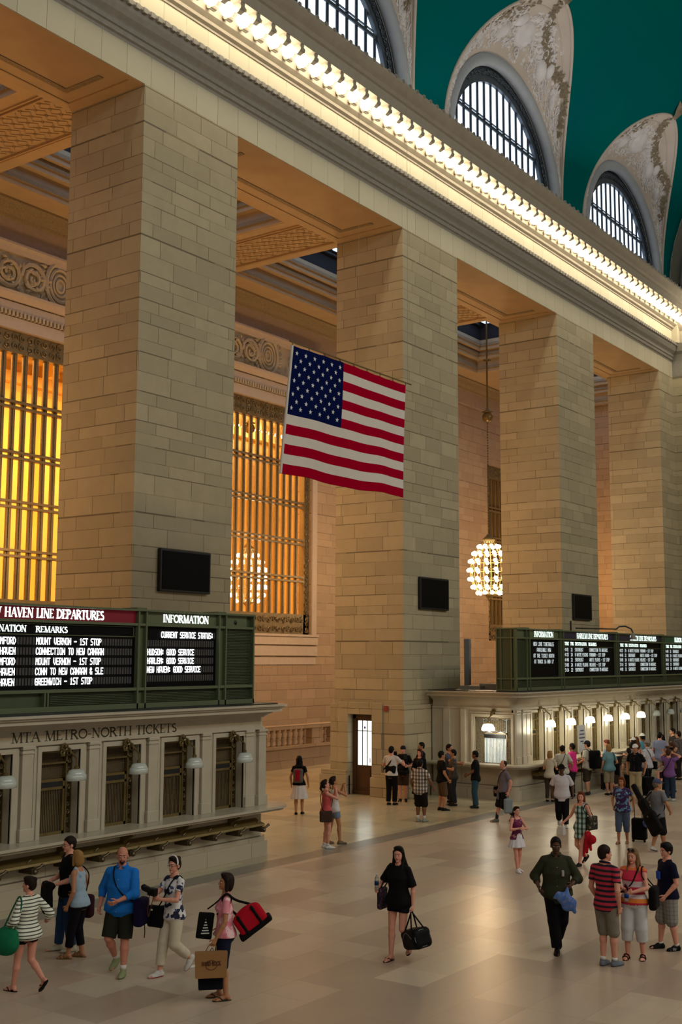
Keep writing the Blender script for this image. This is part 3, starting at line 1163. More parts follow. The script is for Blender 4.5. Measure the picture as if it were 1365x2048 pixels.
TH, TN, TM = 0.15, 0.055, 0.12
GLYPH = {
    'A': (0.80, [(TN, [(0.08, 0), (0.40, 1)]), (TH, [(0.40, 0.98), (0.72, 0)]), (TN, [(0.2, 0.36), (0.6, 0.36)])], [(0.08, 0), (0.72, 0)]),
    'C': (0.78, [(TM, arc(0.44, 0.5, 0.36, 0.46, 45, 315, 16))], []),
    'D': (0.80, [(TH, [(0.14, 0), (0.14, 1)]), (TM, [(0.14, 0.95)] + arc(0.34, 0.5, 0.36, 0.45, 90, -90) + [(0.14, 0.05)])], [(0.08, 0), (0.08, 1)]),
    'E': (0.62, [(TH, [(0.14, 0), (0.14, 1)]), (TN, [(0.14, 0.97), (0.54, 0.97)]), (TN, [(0.14, 0.52), (0.45, 0.52)]), (TN, [(0.14, 0.03), (0.57, 0.03)]), (TN, [(0.53, 1), (0.53, 0.82)]), (TN, [(0.56, 0), (0.56, 0.2)])], [(0.08, 0), (0.08, 1)]),
    'F': (0.60, [(TH, [(0.14, 0), (0.14, 1)]), (TN, [(0.14, 0.97), (0.54, 0.97)]), (TN, [(0.14, 0.52), (0.45, 0.52)]), (TN, [(0.53, 1), (0.53, 0.82)])], [(0.12, 0), (0.08, 1)]),
    'G': (0.82, [(TM, arc(0.44, 0.5, 0.36, 0.46, 45, 330, 16)), (TH, [(0.72, 0.42), (0.72, 0.1)])], [(0.72, 0.44)]),
    'H': (0.84, [(TH, [(0.15, 0), (0.15, 1)]), (TH, [(0.68, 0), (0.68, 1)]), (TN, [(0.15, 0.5), (0.68, 0.5)])], [(0.15, 0), (0.15, 1), (0.68, 0), (0.68, 1)]),
    'I': (0.34, [(TH, [(0.16, 0), (0.16, 1)])], [(0.16, 0), (0.16, 1)]),
    'K': (0.78, [(TH, [(0.15, 0), (0.15, 1)]), (TN, [(0.18, 0.42), (0.64, 1)]), (TH, [(0.30, 0.55), (0.68, 0)])], [(0.15, 0), (0.15, 1), (0.64, 1), (0.68, 0)]),
    'L': (0.60, [(TH, [(0.14, 0), (0.14, 1)]), (TN, [(0.14, 0.03), (0.55, 0.03)]), (TN, [(0.54, 0), (0.54, 0.22)])], [(0.12, 0), (0.14, 1)]),
    'M': (1.0, [(TN, [(0.14, 0), (0.16, 1)]), (TH, [(0.16, 1), (0.48, 0)]), (TN, [(0.48, 0), (0.80, 1)]), (TH, [(0.82, 1), (0.86, 0)])], [(0.12, 0), (0.12, 1), (0.86, 0), (0.84, 1)]),
    'N': (0.86, [(TN, [(0.14, 0), (0.14, 1)]), (TH, [(0.14, 1), (0.70, 0)]), (TN, [(0.70, 0), (0.70, 1)])], [(0.12, 0), (0.10, 1), (0.70, 1)]),
    'O': (0.88, [(TM, arc(0.44, 0.5, 0.37, 0.46, 0, 360, 24))], []),
    'P': (0.66, [(TH, [(0.14, 0), (0.14, 1)]), (TM, [(0.14, 0.95)] + arc(0.32, 0.72, 0.24, 0.23, 90, -90, 8) + [(0.14, 0.49)])], [(0.14, 0), (0.08, 1)]),
    'R': (0.76, [(TH, [(0.14, 0), (0.14, 1)]), (TM, [(0.14, 0.95)] + arc(0.32, 0.74, 0.24, 0.21, 90, -90, 8) + [(0.14, 0.53)]), (TH, [(0.36, 0.5), (0.70, 0)])], [(0.14, 0), (0.08, 1), (0.70, 0)]),
    'S': (0.58, [(TM, arc(0.29, 0.74, 0.19, 0.21, 40, 230, 10) + arc(0.29, 0.27, 0.21, 0.23, 60, -140, 10))], []),
    'T': (0.70, [(TH, [(0.34, 0), (0.34, 1)]), (TN, [(0.03, 0.97), (0.65, 0.97)]), (TN, [(0.04, 1), (0.04, 0.8)]), (TN, [(0.64, 1), (0.64, 0.8)])], [(0.34, 0)]),
    'U': (0.82, [(TH, [(0.15, 1), (0.15, 0.35)] + arc(0.42, 0.33, 0.27, 0.30, 180, 270, 6)), (TN, arc(0.42, 0.33, 0.27, 0.30, 270, 360, 6) + [(0.69, 1)])], [(0.15, 1), (0.69, 1)]),
    'V': (0.78, [(TH, [(0.10, 1), (0.40, 0)]), (TN, [(0.40, 0), (0.70, 1)])], [(0.10, 1), (0.70, 1)]),
    'W': (1.08, [(TH, [(0.10, 1), (0.34, 0)]), (TN, [(0.34, 0), (0.54, 0.9)]), (TH, [(0.52, 1), (0.76, 0)]), (TN, [(0.76, 0), (0.98, 1)])], [(0.10, 1), (0.98, 1)]),
    '-': (0.42, [(TN * 1.3, [(0.06, 0.42), (0.36, 0.42)])], []),
    ' ': (0.42, [], []),
}


def serif_text(txt, x0, x1, z0, z1, y, depth=0.012, bold=1.0):
    """letters standing between x0 and x1 on a plane facing -Y"""
    m = MB()
    tot = sum(GLYPH[c][0] for c in txt)
    h = z1 - z0
    sx = (x1 - x0) / tot
    x = x0

    def bar(a, b, w):
        ax, az = x + a[0] * sx, z0 + a[1] * h
        bx_, bz = x + b[0] * sx, z0 + b[1] * h
        dx, dz = bx_ - ax, bz - az
        L = math.hypot(dx, dz) or 1e-6
        hw = w * h * 0.5 * bold * min(1.0, sx / h * 1.15 + 0.1)
        nx, nz = -dz / L * hw, dx / L * hw
        ex, ez = dx / L * hw * 0.25, dz / L * hw * 0.25
        q = [(ax + nx - ex, az + nz - ez), (ax - nx - ex, az - nz - ez), (bx_ - nx + ex, bz - nz + ez), (bx_ + nx + ex, bz + nz + ez)]
        m.extr(q, 'y', y - depth, y)
    for c in txt:
        w, st, se = GLYPH[c]
        for wd, pts in st:
            for p, q in zip(pts, pts[1:]):
                bar(p, q, wd)
        for sx_, sy in se:
            bar((sx_ - 0.14, 0.02 if sy < 0.5 else (0.98 if sy > 0.9 else sy)), (sx_ + 0.14, 0.02 if sy < 0.5 else (0.98 if sy > 0.9 else sy)), 0.045)
        x += w * sx
    return m


DF = dict(zip('ABCDEFGHIJKLMNOPRSTUVWXYZ0123456789:-&', '7E1111117E 7F49494936 3E41414122 7F4141221C 7F49494941 7F09090901 3E4149497A 7F0808087F 00417F4100 2040413F01 7F08142241 7F40404040 7F020C027F 7F0408107F 3E4141413E 7F09090906 7F09192946 4649494931 01017F0101 3F4040403F 1F2040201F 3F4038403F 6314081463 0708700807 6151494543 3E5149453E 00427F4000 4261514946 2141454B31 1814127F10 2745454539 3C4A494930 0171090503 3649494936 064949291E 0036360000 0808080808 3649552250'.split()))


def dot_text(m, txt, x0, pitch, z0, h, y, bold=0.92):
    pw = pitch * 0.86 / 5
    ph = h / 7
    for i, c in enumerate(txt):
        if c == ' ':
            continue
        code = DF[c]
        for col in range(5):
            v = int(code[col * 2:col * 2 + 2], 16)
            r = 0
            while r < 7:
                if v >> r & 1:
                    e = r
                    while e < 7 and v >> e & 1:
                        e += 1
                    xa = x0 + i * pitch + col * pw
                    m.box(xa, xa + pw * bold, y - 0.006, y, z0 + h - e * ph, z0 + h - r * ph - ph * (1 - bold))
                    r = e
                else:
                    r += 1


# ------------------------------------------------------------------ ticket booths
def plan(xa, xb, ya, yb, r, side, n=8):
    """plan outline; the free end (side +1 = right, -1 = left) has a rounded front corner"""
    if side > 0:
        p = [(xa, ya)] + [(xb - r + r * math.sin(PI / 2 * i / n), ya + r - r * math.cos(PI / 2 * i / n)) for i in range(n + 1)] + [(xb, yb), (xa, yb)]
    else:
        p = [(xb, ya), (xb, yb), (xa, yb)] + [(xa + r - r * math.cos(PI / 2 * i / n), ya + r - r * math.sin(PI / 2 * i / n)) for i in range(n + 1)]
        p = [(xa, yb)] + [(xa + r - r * math.cos(PI / 2 * i / n), ya + r - r * math.sin(PI / 2 * i / n)) for i in range(n + 1)] + [(xb, ya), (xb, yb)]
    return p


BY = 17.38


def lvl(m, xa, xb, off, z0, z1, r, side, yb):
    ax = xa - (off if side < 0 else 0)
    bx_ = xb + (off if side > 0 else 0)
    m.extr(plan(ax, bx_, BY - off, yb, r, side), 'z', z0, z1)


def booth(name, label, xa, xb, side, centres, lit, yb=20.42, endwin=False):
    b = thing(name, label, 'ticket booth', (0, 0, 0))
    m = MB()
    lvl(m, xa, xb, 0.12, 0.0, 0.34, 0.3, side, yb)
    lvl(m, xa, xb, 0.07, 0.34, 0.44, 0.28, side, yb)
    m.build('plinth', MARBLE_LOW, b)
    m = MB()
    lvl(m, xa, xb, 0.0, 0.44, 1.06, 0.25, side, yb)
    m.build('base_wall', MARBLE_LOW, b)
    m = MB()
    lvl(m, xa, xb, 0.50, 1.08, 1.13, 0.55, side, yb)
    lvl(m, xa, xb, 0.44, 1.03, 1.08, 0.5, side, yb)
    m.build('counter', MARBLE, b)
    # wall with openings
    m = MB()
    W = 0.475
    zo = 2.72
    xs = sorted(centres)
    lo = xa
    f = BY + 0.06
    if side < 0:
        m.box(xa, xa + 0.5, f, f + 0.06, 1.1, 2.84)
        lo = xa + 0.5
    l2 = lo
    for c in xs:
        m.box(lo, c - W, f, f + 0.5, 1.1, zo)
        lo = c + W
    m.box(lo, xb, f, f + 0.5, 1.1, zo)
    m.box(l2, xb, f, f + 0.5, zo, 2.84)
    if side > 0:
        m.box(xb - 0.4, xb, f + 0.5, yb, 1.1, 2.84)
    m.build('upper_wall', MARBLE, b)
    m = MB()
    for c in xs:   # architraves round each opening
        for w, d in ((0.16, 0.035), (0.09, 0.06)):
            m.box(c - W - w, c - W, f - d, f, 1.13, zo + w)
            m.box(c + W, c + W + w, f - d, f, 1.13, zo + w)
            m.box(c - W, c + W, f - d, f, zo, zo + w)
    m.build('architrave', MARBLE, b)
    m = MB()
    px = [c + (xs[1] - xs[0]) / 2 for c in xs] + [xs[0] - (xs[1] - xs[0]) / 2]
    ends = [xb - 0.62, xb - 0.16] if side > 0 else [xa + 0.62, xa + 0.18]
    for c in sorted(set([round(q, 3) for q in px if xa + 0.9 < q < xb - 0.9] + ends)):
        m = MB()
        m.box(c - 0.13, c + 0.13, f - 0.08, f, 1.13, 2.84)
        m.box(c - 0.16, c + 0.16, f - 0.11, f, 1.13, 1.36)
        m.box(c - 0.15, c + 0.15, f - 0.10, f, 2.70, 2.74)
        m.box(c - 0.15, c + 0.15, f - 0.11, f, 2.78, 2.84)
        m.build('pilaster', MARBLE, b, bevel=0.008)
    m = MB()
    lvl(m, xa, xb, 0.04, 2.84, 2.90, 0.25, side, yb)
    lvl(m, xa, xb, 0.0, 2.90, 3.12, 0.25, side, yb)
    m.build('frieze', MARBLE, b)
    m = MB()
    for off, z0, z1, r in ((0.06, 3.12, 3.16, 0.28), (0.12, 3.16, 3.20, 0.3), (0.20, 3.20, 3.24, 0.35), (0.40, 3.25, 3.33, 0.5), (0.45, 3.33, 3.37, 0.52), (0.50, 3.37, 3.41, 0.55)):
        lvl(m, xa, xb, off, z0, z1 + 0.001, r, side, yb)
    m.build('cornice', MARBLE, b)
    m = MB()
    lvl(m, xa, xb, 0.30, 3.405, 3.435, 0.4, side, yb)
    m.build('roof_sheet', BLACK, b)
    # ticket windows: reveal, bronze frame, mesh above, slot sign, bars below
    for i, c in enumerate(centres):
        w = MB()
        y = f + 0.20
        w.box(c - W, c + W, y + 0.10, y + 0.14, 1.1, zo)
        gm = w.build('window_screen', TICKETGLOW_DIM if i in lit else SHUTTER, b)
        w = MB()
        a0_, a1 = c - W + 0.02, c + 0.30
        for (p, q, r, s) in ((a0_, a1, 1.13, 1.19), (a0_, a1, 1.97, 2.02), (a0_, a1, 2.12, 2.17), (a0_, a0_ + 0.05, 1.13, 2.17), (a1 - 0.05, a1, 1.13, 2.17), (c - W, c + W, 2.66, zo), (c - W, c - W + 0.02, 1.1, zo), (c + W - 0.16, c + W - 0.12, 1.1, zo), (c + W - 0.02, c + W, 1.1, zo), (c - W, c + W, 2.45, 2.48)):
            w.box(p, q, y - 0.03, y + 0.05, r, s)
        w.build('window_frame', BRASS_D, gm)
        w = MB()
        x = a0_ + 0.07
        while x < a1 - 0.05:
            w.box(x, x + 0.012, y, y + 0.02, 1.19, 1.97)
            x += 0.042
        for k in range(14):
            z = 2.2 + 0.036 * k
            w.tube([(c - W + 0.03, y + 0.04, z), (c + W - 0.03, y + 0.04, z + 0.0)], 0.004, 4)
        for k in range(22):
            x = c - W + 0.04 + k * 0.042
            w.tube([(x, y + 0.04, 2.18), (x, y + 0.04, 2.66)], 0.004, 4)
        for k in range(9):
            scroll(w, Vector((c + W - 0.07, y, 1.2 + k * 0.16)), Vector((1, 0, 0)), Vector((0, 0, 1)), Vector((0, -1, 0)), 0.05, 1.2, k, 1 if k % 2 else -1, 0.012, 0, 8)
        w.build('window_bars', BRONZE_L, gm)
        w = MB()
        w.box(a0_ + 0.05, a1 - 0.05, y - 0.02, y + 0.03, 2.02, 2.12)
        w.build('slot_sign', BLACK, gm)
    # brass bag rail with brackets, and brackets under the counter
    m = MB()
    r0, r1 = (xa + 0.2, xb - 0.35) if side > 0 else (xa + 1.1, xb)
    m.extr([(BY, 0.86), (BY - 0.10, 0.80), (BY - 0.26, 0.76), (BY - 0.28, 0.72), (BY - 0.24, 0.70), (BY, 0.72)], 'x', r0, r1)
    rl = m.build('bag_rail', BRASS, b)
    m = None
    step = (xs[1] - xs[0]) / 2
    c = r1 - 0.15 if side > 0 else r0 + 0.15
    k = 0
    while xa + 0.3 < c < min(xb, 52):
        if c > 9:
            if m is None:
                q = MB()
                q.box(-0.07, 0.07, -0.36, 0.0, 0.60, 0.70)
                q.tube([(0.0, -.32, .66), (.1, -.36, .70), (.17, -.36, .74), (.2, -.34, .72)], 0.028, 8)
                q.tube([(-0.06, -.2, .74), (-.02, -.2, .80), (.04, -.2, .83)], 0.015, 6)
                q.ball((0.0, -.36, .64), 0.055, 8)
                m = q.build('rail_bracket', BRONZE, rl)
                o = m
            else:
                o = m.copy()
                COL.objects.link(o)
                o.parent = rl
            o.location = (c, BY, 0)
        c += -step * side
    q = None
    for c in centres:
        if 11 < c < 52:
            if q is None:
                g = MB()
                g.extr([(0, 1.03), (-.34, 1.03), (-.34, .98), (-.22, .92), (-.10, .86), (-.05, .74), (0, .70)], 'x', -0.05, 0.05)
                q = g.build('counter_bracket', BRASS, b)
                o = q
            else:
                o = q.copy()
                COL.objects.link(o)
                o.parent = b
            o.location = (c + 0.81 * (1 if side > 0 else -1) * 0, BY, 0)
    return b


SHUTTER = plain('closed_window_shutter', (0.15, 0.10, 0.055, 1), 0.5, 0.2, var=0.3, scale=8)
BRASS_D = plain('ticket_window_brass', (0.19, 0.135, 0.05, 1), 0.4, 0.5, var=0.3, scale=9)
TICKETGLOW_DIM = plain('ticket_window_lit_mesh', (0.16, 0.15, 0.10, 1), 0.4, emit=(0.5, 0.5, 0.35, 1), es=0.10, var=0.5, scale=12)
cl = [20.08 - 1.62 * k for k in range(9)]
nb_ = booth('ticket_booth', 'pale marble ticket booth at the left with shuttered windows and an incised name', 3.0, 21.35, 1, cl, [])
serif_text('MTA METRO-NORTH TICKETS', 14.02, 18.34, 2.915, 3.095, BY - 0.001, 0.004, 1.1).build('incised_lettering', INCISE, nb_)
m = MB()
m.box(13.2, 18.9, BY - 0.035 + 0.02, BY + 0.01, 2.90, 3.12)
cr = [35.55 + 1.59 * k for k in range(14)]
fb = booth('ticket_booth', 'pale marble ticket booth at the right with glowing lamps and a queue of people', 33.85, 58.45, -1, cr, list(range(6)))
serif_text('GRAND CENTRAL TICKETS', 43.1, 47.3, 2.93, 3.08, BY - 0.001, 0.003, 0.6).build('incised_lettering', plain('faint_incised_letters', (0.26, 0.22, 0.16, 1)), fb)

# end face of the right booth with its own lit window, built in the plane x = 33.85
xe = 33.85
m = MB()
m.box(xe, xe + 0.5, BY, 17.50, 1.1, 2.84)
m.box(xe, xe + 0.5, 18.86, 20.45, 1.1, 2.84)
m.box(xe, xe + 0.5, 17.5, 18.86, 2.60, 2.84)
m.build('end_wall', MARBLE, fb)
m = MB()
for w, d in ((0.16, 0.04), (0.09, 0.07)):
    m.box(xe - d, xe, 17.5 - w, 17.5, 1.13, 2.6 + w)
    m.box(xe - d, xe, 18.86, 18.86 + w, 1.13, 2.6 + w)
    m.box(xe - d, xe, 17.5, 18.86, 2.6, 2.6 + w)
m.box(xe - 0.10, xe, 19.15, 19.32, 1.13, 2.84)
m.box(xe - 0.06, xe, 19.75, 20.0, 1.13, 2.84)
m.build('end_architrave', MARBLE, fb, bevel=0.008)
m = MB()
m.box(xe + 0.15, xe + 0.19, 17.5, 18.86, 1.1, 2.6)
eg = m.build('end_window_glass', TICKETGLOW, fb)
m = MB()
for k in range(26):
    y = 17.54 + k * 0.052
    if 17.76 < y < 18.52:
        m.box(xe + 0.10, xe + 0.12, y, y + 0.008, 1.15, 1.92)
for k in range(34):
    t = k * 0.09
    for (ya, yb_, za, zb) in ((17.52, 17.72, 1.1, 2.6), (18.58, 18.84, 1.1, 2.6), (17.76, 18.16, 2.1, 2.6), (18.16, 18.56, 2.1, 2.6)):
        z = za + t * 0.5
        if z < zb - 0.1:
            m.tube([(xe + 0.10, ya, z), (xe + 0.10, yb_, z + 0.12)], 0.016, 4)
            m.tube([(xe + 0.10, yb_, z), (xe + 0.10, ya, z + 0.12)], 0.016, 4)
for (ya, yb_, za, zb) in ((17.5, 17.54, 1.1, 2.6), (18.82, 18.86, 1.1, 2.6), (17.70, 17.75, 1.1, 2.1), (18.54, 18.59, 1.1, 2.1), (17.5, 18.86, 2.54, 2.6), (17.70, 18.58, 2.06, 2.1), (17.5, 18.86, 1.1, 1.15)):
    m.box(xe + 0.07, xe + 0.12, ya, yb_, za, zb)
m.build('end_window_grille', BRONZE_L, eg)
m = MB()
m.box(xe + 0.05, xe + 0.09, 17.76, 18.53, 1.93, 2.05)
m.build('slot_sign', BLACK, eg)


# lamps on scrolled arms over the windows
def make_lamp(lit):
    t = thing('wall_lamp', 'x', 'lamp')
    m = MB()
    m.tube([(0, 0.40, 0.42), (0, 0.34, 0.52), (0.0, 0.22, 0.50), (0.02, 0.12, 0.38), (0.03, 0.06, 0.34), (0.0, 0.0, 0.30), (0, 0, 0.16)], 0.018, 6)
    scroll(m, Vector((0.0, 0.36, 0.50)), Vector((1, 0, 0)), Vector((0, 0, 1)), Vector((0, -1, 0)), 0.09, 1.3, 0, 1, 0.022, 0, 12)
    scroll(m, Vector((-0.05, 0.36, 0.42)), Vector((1, 0, 0)), Vector((0, 0, 1)), Vector((0, -1, 0)), 0.07, 1.3, 2, -1, 0.02, 0, 12)
    scroll(m, Vector((0.0, 0.2, 0.42)), Vector((0, 1, 0)), Vector((0, 0, 1)), Vector((-1, 0, 0)), 0.08, 1.3, 2, -1, 0.016, 0, 12)
    m.box(-0.05, 0.05, 0.38, 0.42, 0.34, 0.56)
    m.build('lamp_arm', BRASS_D, t)
    m = MB()
    m.lathe([(0.02, 0.19), (0.045, 0.17), (0.04, 0.12)], (0, 0, 0), 12)
    m.build('lamp_cap', BRASS_D, t)
    m = MB()
    m.lathe([(0.02, 0.13), (0.10, 0.125), (0.165, 0.10), (0.19, 0.05), (0.20, 0.03), (0.215, 0.025), (0.22, -0.08), (0.20, -0.085), (0.19, -0.05)], (0, 0, 0), 20, sx=1.0, sy=0.7)
    m.build('lamp_shade', LAMPLIT if lit else LAMPOFF, t, True)
    return t


LY = BY - 0.42
l0 = None
names = ['first unlit milky lamp from the passage end of the left booth', 'second unlit milky lamp from the passage end of the left booth', 'third unlit milky lamp from the passage end of the left booth',
         'fourth unlit milky lamp from the passage end of the left booth', 'unlit milky lamp of the left booth cut by the left edge of the photo']
for i, c in enumerate(cl[:5]):
    lab = names[i]
    if l0 is None:
        l0 = make_lamp(False)
        o = l0
        o['label'] = lab
    else:
        o = dup(l0, label=lab)
    o.location = (c, LY, 2.27)
    o['group'] = 'unlit lamps of the left booth'
o = dup(l0, label='unlit milky lamp on the passage end of the left booth, above the backpack woman')
o.location = (21.35 + 0.46, 18.35, 2.27)
o.rotation_euler = (0, 0, PI / 2)
o['group'] = 'unlit lamps of the left booth'
l1 = None
nth = ['first', 'second', 'third', 'fourth', 'fifth', 'sixth']
for i, c in enumerate(cr[:6]):
    lab = '%s glowing lamp from the left over the ticket windows of the right booth' % nth[i]
    if l1 is None:
        l1 = make_lamp(True)
        o = l1
        o['label'] = lab
    else:
        o = dup(l1, label=lab)
    o.location = (c, LY, 2.35)
    o['group'] = 'glowing lamps of the right booth'
    point('booth_lamp_light', (c, LY - 0.02, 2.12), 15, (1.0, 0.90, 0.62), 0.12)
for i, c in enumerate(cr[6:9]):
    o = dup(l0, label='unlit milky lamp of the right booth above the crowd, %s after the glowing ones' % ('first', 'second', 'third')[i])
    o.location = (c, LY, 2.35)
    o['group'] = 'unlit lamps of the right booth'
o = dup(l1, label='glowing lamp over the lit window on the passage end of the right booth')
o.location = (xe - 0.42, 18.12, 2.28)
o.rotation_euler = (0, 0, -PI / 2)
o['group'] = 'glowing lamps of the right booth'
point('booth_lamp_light', (xe - 0.44, 18.12, 2.05), 15, (1.0, 0.93, 0.75), 0.12)


# ------------------------------------------------------------------ departure boards
def board(name, label, xa, xb, secs, hdrs, end_side):
    b = thing(name, label, 'departure board')
    y0, y1 = 17.42, 18.15
    z0, z1 = 3.44, 5.46
    m = MB()
    m.box(xa, xb, y0 + 0.12, y1, z0, z1 - 0.03)
    m.build('cabinet', GREEN, b)
    m = MB()   # rails
    for (za, zb, d) in ((z0, z0 + 0.10, 0.0), (3.80, 3.86, 0.01), (5.12, 5.17, 0.01), (5.42, z1, -0.02)):
        m.box(xa - 0.01, xb + 0.01, y0 + d, y0 + 0.16, za, zb)
    for x in secs:
        m.box(x - 0.13, x - 0.09, y0, y0 + 0.14, z0, z1)
        m.box(x + 0.09, x + 0.13, y0, y0 + 0.14, z0, z1)
        m.box(x - 0.14, x + 0.14, y0 + 0.04, y0 + 0.5, z1, z1 + 0.035)
        m.box(x - 0.09, x + 0.09, y0 + 0.09, y0 + 0.125, z0, z1)
    for x in (xa, xb - 0.04):
        m.box(x, x + 0.04, y0, y0 + 0.14, z0, z1)
    if end_side < 0:
        for yy in (y0 + 0.01, y0 + 0.16, y1 - 0.2, y1 - 0.04):
            m.box(xa - 0.04, xa, yy, yy + 0.04, z0, z1)
        for zz in (z0, 3.80, 5.12, 5.42):
            m.box(xa - 0.05, xa, y0, y1, zz, zz + 0.05)
    m.build('frame_rail', GREEN_L, b)
    m = MB()
    for (p, q) in hdrs['louvre']:
        z = 3.90
        while z < 5.1:
            m.box(p, q, y0 + 0.09, y0 + 0.122, z, z + 0.012)
            z += 0.035
    for (p, q) in hdrs['vent']:
        z = 3.56
        while z < 3.79:
            m.box(p, q, y0 + 0.09, y0 + 0.122, z, z + 0.012)
            z += 0.033
    m.build('louvre_panel', GREEN, b)
    m = MB()
    for x in hdrs['posts']:
        m.box(x - 0.055, x - 0.02, y0, y0 + 0.12, 3.54, 3.80)
        m.box(x + 0.02, x + 0.055, y0, y0 + 0.12, 3.54, 3.80)
    m.build('vent_post', GREEN_L, b)
    for (p, q, mat) in hdrs['header']:
        m = MB()
        m.box(p, q, y0 + 0.08, y0 + 0.13, 5.17, 5.42)
        m.build('header_panel', mat, b)
    for (p, q) in hdrs['screen']:
        m = MB()
        m.box(p, q, y0 + 0.10, y0 + 0.121, 3.86, 5.12)
        m.build('display_panel', SCREEN, b)
    return b


YT = 17.42 + 0.10
nbd = board('departure_board', 'dark green departure board on the near ticket booth with a maroon New Haven line header', 4.0, 20.92, [19.82, 17.32, 12.3],
            {'louvre': [(19.97, 20.85)], 'vent': [(5, 13.6), (15.0, 17.15), (17.48, 19.66), (19.97, 20.85)], 'posts': [14.84, 9.5], 'header': [(12.5, 17.18, MAROON), (17.46, 19.68, GREEN_L), (19.97, 20.72, GREEN_L)], 'screen': [(12.45, 17.2), (17.44, 19.70)]}, 1)
serif_text('NEW HAVEN LINE DEPARTURES', 13.34, 16.30, 5.21, 5.385, YT - 0.02, 0.006, 1.35).build('header_lettering', LETTER, nbd)
serif_text('INFORMATION', 17.98, 19.42, 5.215, 5.375, YT - 0.02, 0.006, 1.35).build('header_lettering', LETTER, nbd)
serif_text('DESTINATION', 13.31, 14.38, 4.94, 5.06, YT - 0.005, 0.006, 1.3).build('column_lettering', LETTER, nbd)
serif_text('REMARKS', 14.60, 15.38, 4.94, 5.05, YT - 0.005, 0.006, 1.3).build('column_lettering', LETTER, nbd)
m = MB()
m.box(12.45, 17.2, YT - 0.02, YT, 4.885, 4.90)
m.box(12.45, 17.14, YT - 0.02, YT, 5.085, 5.10)
m.box(17.13, 17.145, YT - 0.02, YT, 4.885, 5.10)
m.build('column_header_line', GREEN_L, nbd)
c_ = MB()
rows_l = [('STAMFORD', 'MOUNT VERNON - 1ST STOP'), ('NEW HAVEN', 'CONNECTION TO NEW CANAAN'), ('STAMFORD', 'MOUNT VERNON - 1ST STOP'), ('NEW HAVEN', 'CONN TO NEW CANAAN & SLE'), ('NEW HAVEN', 'GREENWICH - 1ST STOP')]
for i, (a, t) in enumerate(rows_l):
    z = 4.705 - 0.19 * i
    m = MB()
    dot_text(m, a, 14.15 - 0.0715 * len(a), 0.0715, z, 0.135, YT - 0.008, 1.0)
    dot_text(m, t, 14.62, 0.0715, z, 0.135, YT - 0.008, 1.0)
    m.build('display_row', DOTS, nbd)
    x = 14.62 + 0.0715 * len(t)
    while x < 17.1:
        c_.box(x + 0.01, x + 0.058, YT - 0.004, YT - 0.001, z, z + 0.135)
        x += 0.0715
    x = 14.17
    while x < 14.58:
        c_.box(x + 0.01, x + 0.058, YT - 0.004, YT - 0.001, z, z + 0.135)
        x += 0.0715
for i, t in enumerate(['CURRENT SERVICE STATUS:', '', 'HUDSON: GOOD SERVICE', 'HARLEM: GOOD SERVICE', 'NEW HAVEN: GOOD SERVICE', '']):
    z = 4.885 - 0.183 * i
    x = 17.95 if i == 0 else 17.55
    if t:
        m = MB()
        dot_text(m, t, x, 0.0715, z, 0.132, YT - 0.008, 1.0)
        m.build('display_row', DOTS, nbd)
    xx = x + 0.0715 * len(t)
    while xx < 19.6:
        c_.box(xx + 0.01, xx + 0.058, YT - 0.004, YT - 0.001, z, z + 0.132)
        xx += 0.0715
c_.build('unlit_cells', CELL, nbd)['kind'] = 'stuff'
m = MB()
leaf(m, Vector((20.3, YT - 0.04, 5.33)), Vector((0.3, 0, -1)).normalized(), Vector((0, -1, 0)), 0.13, 0.05)
m.build('arrow_mark', BLACK, nbd)

S = [34.98, 37.58, 42.5, 47.45, 52.4]
fbd = board('departure_board', 'long dark green departure board on the right ticket booth with several lit panels', 34.10, 58.3, S,
            {'louvre': [(34.2, 34.8)], 'vent': [(34.2, 34.8), (35.2, 37.4), (37.8, 42.3), (42.7, 47.2), (47.7, 52.2)], 'posts': [40.0, 45.0, 50.0], 'header': [(34.2, 34.8, GREEN_L), (35.15, 37.4, GREEN_L), (37.75, 42.3, NAVY_HDR), (42.7, 47.25, NAVY_HDR), (47.65, 52.2, GREEN_HDR), (52.6, 58, GREEN_HDR)], 'screen': [(35.13, 37.42), (37.74, 42.34), (42.66, 47.3), (47.6, 52.2), (52.6, 58)]}, -1)
serif_text('INFORMATION', 35.55, 37.02, 5.20, 5.38, YT - 0.02, 0.006, 1.4).build('header_lettering', LETTER_FAR, fbd)
for x0, t in ((38.95, 'HARLEM LINE DEPARTURES'), (43.95, 'HARLEM LINE DEPARTURES'), (48.9, 'HUDSON LINE DEPARTURES')):
    serif_text(t, x0, x0 + 2.8, 5.20, 5.38, YT - 0.02, 0.006, 1.4).build('header_lettering', LETTER_FAR, fbd)
    x1 = x0 - 1.0
    m = MB()
    serif = serif_text('TIME  TRK  DESTINATION   REMARKS', x1, x1 + 2.75, 4.95, 5.06, YT - 0.005, 0.006, 1.4)
    serif.build('column_lettering', LETTER_FAR, fbd)
    m.box(x1 - 0.2, x1 + 4.3, YT - 0.015, YT, 4.89, 4.905)
    m.build('column_header_line', GREEN_L, fbd)
for i, t in enumerate(['NEW LINE TIMETABLES', 'AVAILABLE NOW', 'AT THE TICKET BOOTH', 'AT TRACK 16 AND 17']):
    m = MB()
    z = 4.90 - 0.195 * i
    dot_text(m, t, 36.25 - 0.0415 * len(t) + 0.05, 0.083, z, 0.13, YT - 0.008, 1.0)
    m.build('display_row', DOTS_FAR, fbd)
